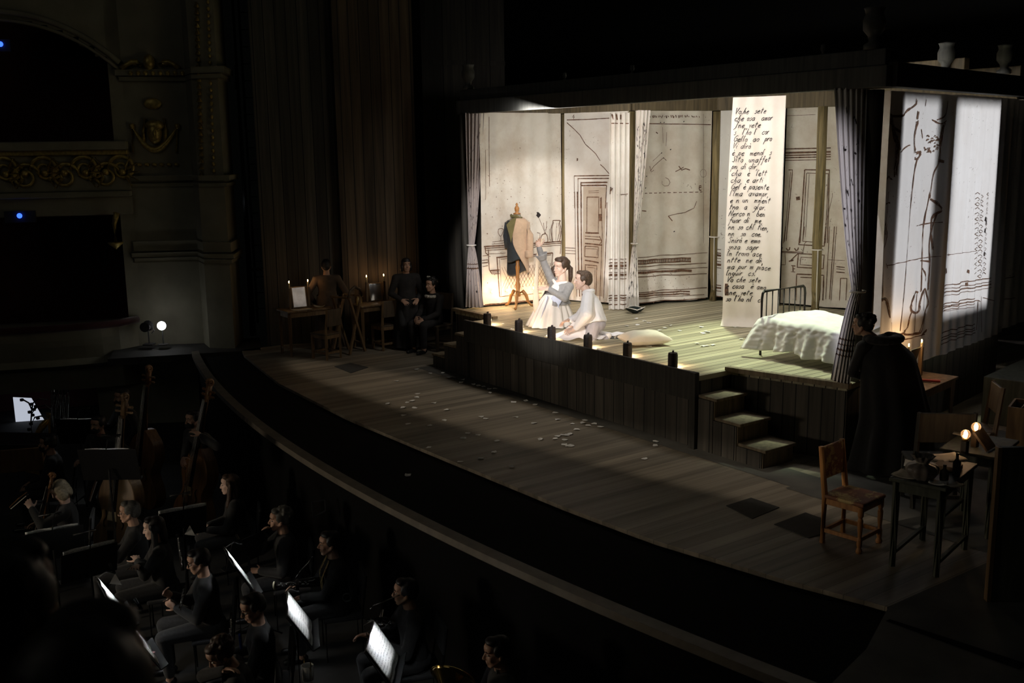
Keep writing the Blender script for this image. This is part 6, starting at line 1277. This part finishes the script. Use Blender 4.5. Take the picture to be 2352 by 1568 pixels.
def note_paper():
    m, nt, b = _nodes('printed_music'); mp = coords(nt); sx = N(nt, 'ShaderNodeSeparateXYZ'); link(nt, mp, 0, sx, 0)
    wv = N(nt, 'ShaderNodeTexWave'); wv.bands_direction = 'Z'; wv.inputs['Scale'].default_value = 9.5; link(nt, mp, 0, wv, 'Vector')
    nz = N(nt, 'ShaderNodeTexNoise'); nz.inputs['Scale'].default_value = 60; link(nt, mp, 0, nz, 'Vector')
    r1 = ramp(nt, [(.80, (0, 0, 0)), (.86, (1, 1, 1))]); link(nt, wv, 'Fac', r1, 'Fac'); r2 = ramp(nt, [(.46, (0, 0, 0)), (.5, (.85, .85, .85))]); link(nt, nz, 'Fac', r2, 'Fac')
    ml = N(nt, 'ShaderNodeMix', data_type='RGBA', blend_type='MULTIPLY'); ml.inputs[0].default_value = 1; link(nt, r1, 'Color', ml, 6); link(nt, r2, 'Color', ml, 7)
    mx = N(nt, 'ShaderNodeMix', data_type='RGBA'); nt.links.new(ml.outputs[2], mx.inputs[0]); mx.inputs[6].default_value = (.86, .88, .86, 1); mx.inputs[7].default_value = (.35, .36, .36, 1); nt.links.new(mx.outputs[2], b.inputs['Base Color']); b.inputs['Roughness'].default_value = .9
    return m
music_m = note_paper()
def stand(label, x, y, z, fwd, lit=0, tilt=28, w=.56, h=.39, lamp=True, sheet=True, shlab=None):
    """desk centre under the photo point (x, y) at height z; fwd = the way the page looks"""
    c = K(x, y, z); rz = yaw_of(fwd); t = thing('music_stand', label, 'music stand', (c.x, c.y, PZ), rz); H = z - PZ; Rt = Matrix.Rotation(R(tilt), 3, 'X')
    # local +Y is the reading side; the desk leans back away from it
    def Dk(p): return V((0, 0, H)) + Rt @ V(p)
    mb = MB(); mb.box(Dk((0, -.006, 0)), (w, .008, h), rot=Rt); mb.build('desk', standm, t, bevel=.003)
    mb = MB(); mb.box(Dk((0, .03, -h / 2)), (w, .07, .008), rot=Rt); mb.build('ledge', standm, t)
    mb = MB(); mb.tube([(0, -.03, .02), (0, -.03, H - .05)], .013, 8); mb.build('pole', standm, t)
    for k in range(3): a = R(90 + 120 * k); mb = MB(); mb.tube([(0, -.03, .2), (.3 * math.cos(a), .3 * math.sin(a) - .03, .01)], .011, 6); mb.build('leg', standm, t)
    if sheet:
        mb = MB(); mb.sheet(lambda u, v: V(((u - .5) * .5, .004 + .010 * abs(math.sin(u * 2 * PI)), (v - .5) * .36)), 20, 4); o = mb.build('sheet_music', music_m, smooth=True, thick=.002); o.matrix_world = Matrix.Translation(V((c.x, c.y, PZ))) @ Matrix.Rotation(rz, 4, 'Z') @ Matrix.Translation(V((0, 0, H))) @ Rt.to_4x4() @ Matrix.Translation(V((0, .004, .02)))
        tag(o, shlab or ('open sheet music on the ' + label.split(',')[0]), 'sheet music')
    if lamp:
        L_ = thing('stand_lamp', 'clip lamp on the ' + label, 'lamp', (c.x, c.y, PZ), rz)
        mb = MB(); mb.tube([Dk((0, -.02, h / 2)), Dk((.02, .02, h / 2 + .10)), Dk((.05, .12, h / 2 + .11)), Dk((.10, .17, h / 2 + .06))], .006, 6); mb.build('gooseneck', standm, L_, smooth=True)
        q = Dk((.10, .19, h / 2 + .05)); mb = MB(); mb.tube([Dk((-.10, .17, h / 2 + .085)), Dk((.12, .17, h / 2 + .085))], .014, 8); mb.build('lamp_head', standm, L_, smooth=True)
        if lit:
            M4 = Matrix.Translation(V((c.x, c.y, PZ))) @ Matrix.Rotation(rz, 4, 'Z'); a_ = area('stand_lamp_light', M4 @ Dk((0, .165, h / 2 + .06)), M4 @ Dk((0, 0, -.03)), lit, .22, .02, (.95, .98, 1), 120)
    return t
PF_ = V((.06, -1, 0))                                                   # players look towards the seats
FD = V((-.35, -1, 0)).normalized()
def seat(px, y, z=-.28, lab='', **k):
    q = K(px, y, z); k.setdefault('look', FD); root = V((q.x, q.y, PZ)) - FD * .05
    return person(lab, root, FD, 'sit', k.pop('vox', .007), **k), root
def pit_chair(root, lab, fwd=FD):
    t = thing('orchestra_chair', lab, 'chair', root, yaw_of(fwd), 'orchestra chairs in the pit')
    mb = MB(); mb.box((0, -.02, .43), (.42, .40, .04)); mb.build('seat', cloth_tr, t, bevel=.015); mb = MB(); mb.box((0, -.24, .74), (.40, .03, .26), rot=Matrix.Rotation(.12, 3, 'X')); mb.build('backrest', cloth_tr, t, bevel=.012)
    for x in (-.19, .19):
        mb = MB(); mb.tube([(x, .16, 0), (x, .16, .42)], .011, 6); mb.build('leg', standm, t); mb = MB(); mb.tube([(x, -.2, 0), (x, -.2, .42), (x, -.26, .86)], .011, 6); mb.build('leg', standm, t)
# double basses and their players
B1 = K(437, 1222, PZ + .1); b1 = viol('double_bass', 'brown double bass held upright by the masked player nearest the pit wall', 'double bass', (B1.x, B1.y, PZ), facing(38), 1.12, (8, -8))
p1 = K(435, 965, .12); bass1 = person('masked player in black standing behind the brown double bass', (p1.x - .05, p1.y + .1, PZ), facing(40), 'stand', .007, skin_m, 'short', hair_bk, cloth_bk, cloth_tr, mask=mask_m, wr=atd(420, 1060, depth_of(p1) - .3), wl=atd(462, 1000, depth_of(p1) - .1), scale=1.0)
q = atd(424, 1070, depth_of(p1) - .36); bow('pale bow hanging from the hand of the standing bass player', q, atd(430, 1152, depth_of(p1) - .42))
B2 = K(268, 1290, PZ + .1); viol('double_bass', 'double bass half hidden behind the large dark music desk', 'double bass', (B2.x, B2.y, PZ), facing(20), 1.12, (7, -4), brown_l)
p2 = K(232, 965, .0); person('masked player in black behind the large dark desk, hand on its top corner', (p2.x, p2.y, PZ), facing(25), 'stand', .007, skin_m, 'short', hair_bk, cloth_bk, cloth_tr, mask=mask_m, neck=(0, .02, 1.3), head=(0, .06, 1.45), hip=(0, 0, .85), wl=atd(283, 1040, depth_of(p2) - .25), wr=(.15, .3, 1.0))
B3 = K(300, 1090, PZ + .6); viol('double_bass', 'double bass farthest back, its shoulder showing beside the tall player', 'double bass', (B3.x + .1, B3.y + .1, PZ), facing(30), 1.1, (6, -4), brown_v)
p3 = K(285, 905, .15); person('tall masked player in black standing farthest back by the pit wall', (p3.x, p3.y, PZ), facing(45), 'stand', .007, skin_m, 'short', hair_bk, cloth_bk, cloth_tr, mask=mask_m, wr=(.05, .35, 1.25), wl=(-.3, .15, 1.0), pl=(-1, -.3, .2))
q = K(205, 1130, -.6); bow('bow leaning down left of the second double bass', atd(222, 1098, 13.0), atd(205, 1150, 12.8))
# other strings at the left
s1, r_ = seat(112, 1010, -.28, 'masked player in black seated below the lit doorway', hair='short', hairm=hair_bk, mask=mask_m); pit_chair(r_, 'black padded chair under the masked player below the lit doorway')
s2, r_ = seat(142, 1130, -.35, 'ash blond cellist bowing her head over a cello at the far left', hair='bob', hairm=hair_bl, skin=skin_f, hp=-30, wr=(.35, .35, .7), wl=(-.2, .35, 1.05)); pit_chair(r_, 'black padded chair under the ash blond cellist')
viol('cello', 'cello held by the ash blond player at the far left', 'cello', r_ + FD * .42 + V((-.05, 0, 0)), FD, .75, (14, -6), brown_v)
bow('long pale cello bow slanting down at the far left', atd(62, 1130, 11.4), atd(22, 1165, 11.2))
# wind players
s3, r_ = seat(300, 1165, -.28, 'man in glasses seated with joined hands, left of the dark haired woman', hair='short', hairm=hair_gr, glasses=True, wr=(.06, .40, .72), wl=(-.02, .42, .72), look=(FD - _r * .3)); pit_chair(r_, 'black padded chair under the man with joined hands')
s4, r_ = seat(357, 1212, -.33, 'woman with long dark hair and earrings sitting with folded arms', hair='long', hairm=hair_bk, skin=skin_f, earring=True, sh=.16, wr=(-.12, .24, .82), wl=(.12, .26, .78), pr=(.8, .1, -.8), pl=(-.8, .1, -.8), look=(FD - _r * .2), hp=-6); pit_chair(r_, 'black padded chair under the woman with folded arms')
s5, r_ = seat(531, 1112, -.33, 'woman with long hair seated in profile in front of the dark pit wall', hair='long', hairm=hair_br, skin=skin_f, sh=.16, wr=(.05, .34, .68), wl=(-.05, .36, .66), look=facing(78)); pit_chair(r_, 'black padded chair under the long haired woman by the pit wall')
s6, r_ = seat(645, 1182, -.28, 'grey curly haired man resting his chin on his hand', hair='curly', hairm=hair_gr, glasses=False, look=facing(72), wr=(-.02, .24, 1.0), pr=(.6, .4, -1), handr=((-.1, .1, 1), (.3, .9, 0), 1.1), wl=(-.1, .3, .66)); pit_chair(r_, 'black padded chair under the grey curly haired man')
s7, r7 = seat(760, 1236, -.28, 'man with a bright patterned strap holding a bassoon across his lap', hair='short', hairm=hair_bk, look=facing(70), wr=(.02, .38, .78), wl=(.0, .36, .64), handr=((-.2, 1, -.1), (.4, .1, .9), .5), handl=((.3, .9, -.3), (0, .2, 1), .3)); pit_chair(r7, 'black padded chair under the man with the patterned strap')
I = INFO[s7.name]; strapm = M('patterned_strap', (.5, .36, .16), .7, var=.8, scale=45); mb = MB()
for sx in (-1, 1): mb.sheet(lambda u, v, sx=sx: I['J']['neck'] + I['rt'] * sx * (.08 + .02 * math.sin(v * 3)) + I['rt'] * (u - .5) * .045 + I['tf'] * (.06 + .09 * min(1, v * 2.2)) - I['t'] * (.0 + .36 * v), 3, 12)
mb.build('neck_strap', strapm, s7, smooth=True, thick=.006)
e_, w_ = I['joints']['er'], I['joints']['wr']; mb = MB(); mb.tube([w_.lerp(e_, .08), w_.lerp(e_, .18)], .036, 10); mb.build('wrist_watch', M('teal_band', (.06, .25, .22), .4), s7, smooth=True)
s8, r8 = seat(460, 1277, -.28, 'man in glasses holding a small silver keyed oboe at his chest', hair='short', hairm=hair_bk, glasses=True, look=facing(70), hp=-12, wr=(.0, .33, .86), wl=(-.02, .3, .74), handr=((-.3, .6, .5), (.3, .8, 0), .9), handl=((.3, .6, .3), (0, .8, .3), .9)); pit_chair(r8, 'black padded chair under the man holding the oboe')
s9, r9 = seat(585, 1382, -.28, 'man in glasses with a blue cloth on his chest, front row', hair='short', hairm=hair_bk, glasses=True, look=facing(55), hp=-16, wr=(.1, .34, .7), wl=(-.1, .34, .7)); pit_chair(r9, 'black padded chair under the man with the blue cloth')
mb = MB(); I = INFO[s9.name]; mb.box(I['J']['neck'] + I['tf'] * .17 - I['t'] * .16 + I['rt'] * .06, (.05, .02, .13), rot=Matrix((I['rt'], I['tf'], I['t'])).transposed()); mb.build('blue_cloth', M('blue_cloth', (.02, .08, .42), .7), s9, bevel=.006)
s10, r10 = seat(935, 1346, -.28, 'man in glasses with a bassoon, behind the brightest music desk', hair='short', hairm=hair_bk, glasses=True, look=facing(84), wr=(.02, .40, .80), wl=(-.02, .30, .72), handr=((-.2, .9, .3), (.3, .3, .8), .6)); pit_chair(r10, 'black padded chair under the bassoon man at the brightest desk')
s11, r11 = seat(1146, 1482, -.28, 'young dark haired man in a collared shirt beside the brass horn bell', hair='short', hairm=hair_bk, look=facing(74), hp=-6, collar=cloth_bk, wr=(.1, .34, .7), wl=(-.12, .34, .7)); pit_chair(r11, 'black padded chair under the young man beside the horn')
s12, r12 = seat(548, 1500, -.42, 'brown haired player bending forward with a watch on the wrist, bottom centre', hair='curly', hairm=hair_br, look=facing(60), hp=-30, neck=(0, .10, .98), head=(0, .19, 1.09), wr=atd(517, 1540, 8.0), wl=(-.1, .35, .7), pr=(1, 0, -.4)); pit_chair(r12, 'black padded chair under the brown haired player bending forward')
e_, w_ = INFO[s12.name]['joints']['er'], INFO[s12.name]['joints']['wr']; mb = MB(); mb.tube([w_.lerp(e_, .06), w_.lerp(e_, .15)], .036, 10); mb.build('wrist_watch', M('steel_band', (.3, .3, .3), .3, 1), s12, smooth=True)
# instruments of the wind players
def pipe(name, label, cat_, pts, rad, keys=14, bell=None, crook=None, m=None, ring=None):
    pts = [V(p) for p in pts]; t = thing(name, label, cat_, pts[0]); o = pts[0]; mb = MB(); mb.tube([p - o for p in pts], rad, 10); mb.build('tube', m or ebony, t, smooth=True)
    d = pts[-1] - pts[0]; x, y, z = frame(d); rd = random.Random(len(label)); rr = rad if not hasattr(rad, '__len__') else sum(rad) / len(rad)
    toe_ = (EYE - o).normalized(); toe_ = (toe_ - z * toe_.dot(z)).normalized(); sd2 = z.cross(toe_)
    mb = MB()
    for k in range(keys):
        p = d * (.12 + .8 * k / keys) + toe_ * (rr + .006) + sd2 * rd.uniform(-.6, .6) * rr; mb.ell(p, (.008, .008, .006), None, 8, 5); mb.tube([p, p + d.normalized() * rd.uniform(.02, .05)], .003, 5)
    mb.build('keywork', silver_k, t, smooth=True)
    if crook: mb = MB(); mb.tube([V(p) - o for p in crook], .005, 6); mb.build('crook', silver_k, t, smooth=True)
    if ring: mb = MB(); a, b, r_ = ring; q = V(a) - o; ax = (V(a) - V(b)).normalized(); x, y, z = frame(ax); mb.tube([q + x * math.cos(2 * PI * i / 16) * r_ + y * math.sin(2 * PI * i / 16) * r_ for i in range(17)], .011, 8, cap=False); mb.build('bell_ring', M('ivory', (.72, .66, .46), .4), t, smooth=True)
    return t
d7 = depth_of(r7 + V((0, 0, 1.2)))
pa_, pb_ = atd(631, 1345, d7 - .30), atd(800, 1372, d7 - .18)
pipe('bassoon', 'bassoon lying across the lap of the man with the patterned strap', 'bassoon', [pa_, atd(680, 1338, d7 - .3), atd(735, 1333, d7 - .28)], [.024, .03, .034], 34, crook=[atd(678, 1328, d7 - .3), atd(690, 1310, d7 - .28), atd(708, 1292, d7 - .26), atd(718, 1277, d7 - .24)], ring=(pa_, atd(680, 1338, d7 - .3), .034))
mb = MB(); q = atd(797, 1372, d7 - .2); mb.tube([q + _r * .04 * math.cos(2 * PI * i / 16) + V((0, 0, .04 * math.sin(2 * PI * i / 16))) for i in range(17)], .008, 8, cap=False); tag(mb.build('bell_ring', steel, smooth=True), 'grey ring of a second bassoon joint at the right of the strap man', 'ring')
d10 = depth_of(r10 + V((0, 0, 1.2)))
pipe('bassoon', 'bassoon held by the man in glasses behind the brightest music desk', 'bassoon', [atd(845, 1425, d10 - .3), atd(875, 1420, d10 - .32), atd(905, 1432, d10 - .3)], [.022, .028, .03], 22, crook=[atd(850, 1398, d10 - .3), atd(858, 1390, d10 - .3), atd(885, 1380, d10 - .28), atd(918, 1366, d10 - .2)])
d8 = depth_of(r8 + V((0, 0, 1.2)))
pipe('oboe', 'oboe with glinting silver keys in the hands of the man in glasses', 'oboe', [atd(424, 1345, d8 - .33), atd(414, 1396, d8 - .33)], [.010, .016], 22)
pipe('clarinet', 'clarinet standing upright with silver keys right of the folded-arms woman', 'clarinet', [atd(407, 1226, 10.5), atd(413, 1262, 10.45), atd(420, 1310, 10.4)], [.012, .014, .02], 26)
pipe('clarinet', 'clarinet standing upright left of the man with the blue cloth', 'clarinet', [atd(531, 1406, 8.9), atd(529, 1460, 8.85), atd(528, 1540, 8.8)], [.012, .014, .02], 30)
pipe('wind_instrument', 'shiny keyed instrument lying behind the low left music desks', 'instrument', [atd(232, 1388, 9.5), atd(276, 1408, 9.4)], .014, 8)
# horn with its bell towards the viewer
hb = K(1043, 1548, -.45); t = thing('french_horn', 'polished brass horn with its flared bell at the bottom of the picture', 'horn', hb, yaw_of(facing(20))); t.scale = (1.3, 1.3, 1.3); rt_ = Matrix.Rotation(R(55), 3, 'X') @ Matrix.Identity(3)
mb = MB(); mb.sheet(lambda u, v: rt_ @ V((math.cos(2 * PI * u) * (.022 + .115 * v ** 3.2), math.sin(2 * PI * u) * (.022 + .115 * v ** 3.2), -.02 - .26 * (1 - v))), 40, 18); mb.build('bell', brass, t, smooth=True, thick=.002)
mb = MB(); mb.tube([rt_ @ V((.137 * math.cos(2 * PI * i / 24), .137 * math.sin(2 * PI * i / 24), -.02)) for i in range(25)], .004, 6); mb.build('rim', brass, t, smooth=True)
mb = MB(); mb.tube([rt_ @ V((.14 * math.cos(a) - .1, .14 * math.sin(a) , -.30 - .008 * a)) for a in [i * .35 for i in range(36)]], .011, 7); mb.build('coil', brass, t, smooth=True)
# music stands
lit1 = 1.6
stand('music desk before the strap man, its white pages brightly lit', 689, 1423, -.50, facing(-102), .85, 32)
stand('nearest music desk, its pages the brightest in the pit', 880, 1502, -.50, facing(-90), .95, 32)
stand('thin lit music desk beside the blue-cloth man', 551, 1311, -.47, facing(-116), 1.2, 30)
stand('lit music desk seen edge-on at the lower left', 262, 1382, -.5, facing(-121), 1.3, 30)
stand('lower left music desk half hidden by a spectator', 322, 1470, -.5, facing(-122), .9, 30)
BK = facing(180)
stand('large dark music desk seen from behind, before the bassists', 252, 1066, .05, BK, .7, 14, .66, .40)
stand('dark bright-edged music desk, upper left of the pit', 185, 990, -.36, BK, .7, 14, .66, .40)
stand('black music desk below the cellist at the far left', 122, 1250, -.45, facing(150), .12, 14, .6, .36)
stand('black music desk before the man with joined hands', 205, 1292, -.5, facing(140), .3, 16, .55, .34)
stand('dark music desk with a white card, right of the folded-arms woman', 420, 1200, -.4, facing(150), .25, 16, .5, .34)
stand('dark empty music desk in front of the grey curly haired man', 565, 1262, -.5, facing(120), 0, 20, .5, .34, False, False)
# white cards and bits that catch the light
for x, y, z, lab in ((266, 1333, -.6, 'white triangular card on the dark desk in front of the folded-arms woman'), (437, 1221, -.5, 'white triangular card on the desk below the brown double bass'), (352, 1512, -.7, 'pinkish card low beside the half hidden music desk'), (178, 1243, -.6, 'yellowish card between the cello and the man with joined hands')):
    q = K(x, y, z); o_ = q; x_, y_, z_ = frame(EYE - q); mb = MB(); mb.add([x_ * a + y_ * b for a, b in (((-.05, -.05), (.06, -.02), (.0, .07)) if 'triang' in lab else ((-.04, -.07), (.04, -.05), (.04, .07), (-.04, .05)))], [(0, 1, 2)] if 'triang' in lab else [(0, 1, 2, 3)])
    o = mb.build('card', paper if 'triang' in lab else (M('pink_card', (.45, .25, .25), .8) if 'pink' in lab else M('yellow_card', (.42, .38, .18), .8)), thick=.002); o.location = q; tag(o, lab, 'card')
# tumbler below the strap man's desk
q = K(708, 1560, PZ + .32); t = thing('tumbler', 'glass tumbler in a gilt holder low under the lit desk of the strap man', 'glass', q); mb = MB(); mb.lathe([(.05, 0), (.055, .14), (.05, .14), (.045, .01), (.001, .01)], n=18); mb.build('glass', M('cloudy_glass', (.5, .5, .45), .15, var=.1), t, smooth=True)
mb = MB(); [mb.tube([(s * .07, 0, -.1), (s * .07, 0, .2)], .006, 6) for s in (-1, 1)]; mb.tube([(-.07, 0, -.1), (.07, 0, -.1)], .006, 6); mb.build('holder', brass, t)
# small screen hung on the pit wall
q = K(732, 1168, -.35); x_, y_, z_ = frame(EYE - q); mb = MB(); [mb.bar(x_ * a + y_ * b, x_ * c + y_ * d, .012, .012) for a, b, c, d in ((-.07, .09, .07, .08), (.07, .08, .06, -.09), (.06, -.09, -.07, -.03), (-.07, -.03, -.07, .09))]; o = mb.build('frame_rack', steel); o.location = q; tag(o, 'thin dark metal frame against the pit wall above the strap man', 'frame')
# harp and keyboard at the far left
q = K(92, 1000, -.9); t = thing('harp', 'gilded harp column and neck glowing before the lit doorway', 'harp', (q.x, q.y, PZ), yaw_of(facing(30)))
hd = depth_of(q); mb = MB(); gl_ = M('harp_gilt', (.75, .48, .14), .3, .6, var=.3, scale=20); Hr = Matrix.Rotation(-yaw_of(facing(30)), 3, 'Z'); o0 = V((q.x, q.y, PZ))
hp_ = [Hr @ (atd(x, y, hd) - o0) for x, y in ((112, 948), (108, 965), (98, 978), (90, 990), (86, 1004), (82, 1030))]
mb.tube(hp_, [.05, .045, .06, .05, .05, .045], 8); mb.build('neck', gl_, t, smooth=True)
mb = MB(); mb.tube([hp_[0], Hr @ (atd(120, 1040, hd) - o0), V((.1, 0, .1))], .035, 8); mb.build('column', gl_, t, smooth=True); mb = MB(); mb.box((0.05, 0, .05), (.4, .3, .1)); mb.build('base', gl_, t)
for i in range(7): mb = MB(); a_ = hp_[0].lerp(hp_[5], i / 7); mb.tube([a_, V((.0 + .04 * i, 0, .2))], .003, 5); mb.build('string', string_m, t)
hangm = M('black_cable', (.02, .02, .02), .3)
t = thing('cable_rack', 'black branching rack of clip lamps silhouetted on the lit doorway', 'rack', K(75, 1000, -.7)); o0 = t.location.copy(); dd_ = depth_of(t.location) + .1
for p in ([(74, 998), (71, 970), (73, 940), (76, 925)], [(71, 975), (80, 958), (95, 955), (112, 962)], [(72, 950), (85, 935), (105, 930), (118, 940)], [(73, 940), (66, 925), (52, 917)], [(76, 925), (90, 915), (110, 918)]): mb = MB(); mb.tube([atd(x, y, dd_) - o0 for x, y in p], .012, 6); mb.build('arm', hangm, t)
for x, y in ((50, 918), (72, 928), (82, 933), (68, 946), (75, 953), (78, 940), (71, 973), (67, 986), (87, 960)): mb = MB(); mb.box(atd(x, y, dd_ - .03) - o0, (.04, .04, .04), .4); mb.build('clip', hangm, t)
t = thing('cable_bundle', 'bundle of glinting black cables hanging right of the lit doorway', 'cables', K(130, 1000, -.9)); o0 = t.location.copy(); shiny = M('shiny_cable', (.10, .10, .10), .15, .6)
for k in range(14):
    x = 118 + k * 3; mb = MB(); mb.tube([atd(x + 6 * wob(j, 1, k), 895 + j * 13, dd_ + .2) - o0 for j in range(9)], .013, 5); mb.build('cable', shiny, t, smooth=True)
q = K(40, 1045, -.75); t = thing('keyboard_case', 'brown wooden keyboard instrument with a black lid at the left edge', 'keyboard instrument', (q.x, q.y, PZ), aw); mb = MB(); mb.box((-.25, 0, .75), (1.3, .6, .34)); mb.build('case', WOOD('case_wood', (.12, .06, .025), (.22, .12, .05), 0, 'Z', .4, 0, (16, 2)), t, bevel=.01)
mb = MB(); mb.box((-.2, .05, .95), (1.35, .65, .12), rot=Matrix.Rotation(.1, 3, 'Y')); mb.build('lid', ebony, t, bevel=.01)
for x in (-.8, .3): mb = MB(); mb.tube([(x, 0, 0), (x, 0, .58)], .03, 8); mb.build('leg', ebony, t)
# spectators close to the camera
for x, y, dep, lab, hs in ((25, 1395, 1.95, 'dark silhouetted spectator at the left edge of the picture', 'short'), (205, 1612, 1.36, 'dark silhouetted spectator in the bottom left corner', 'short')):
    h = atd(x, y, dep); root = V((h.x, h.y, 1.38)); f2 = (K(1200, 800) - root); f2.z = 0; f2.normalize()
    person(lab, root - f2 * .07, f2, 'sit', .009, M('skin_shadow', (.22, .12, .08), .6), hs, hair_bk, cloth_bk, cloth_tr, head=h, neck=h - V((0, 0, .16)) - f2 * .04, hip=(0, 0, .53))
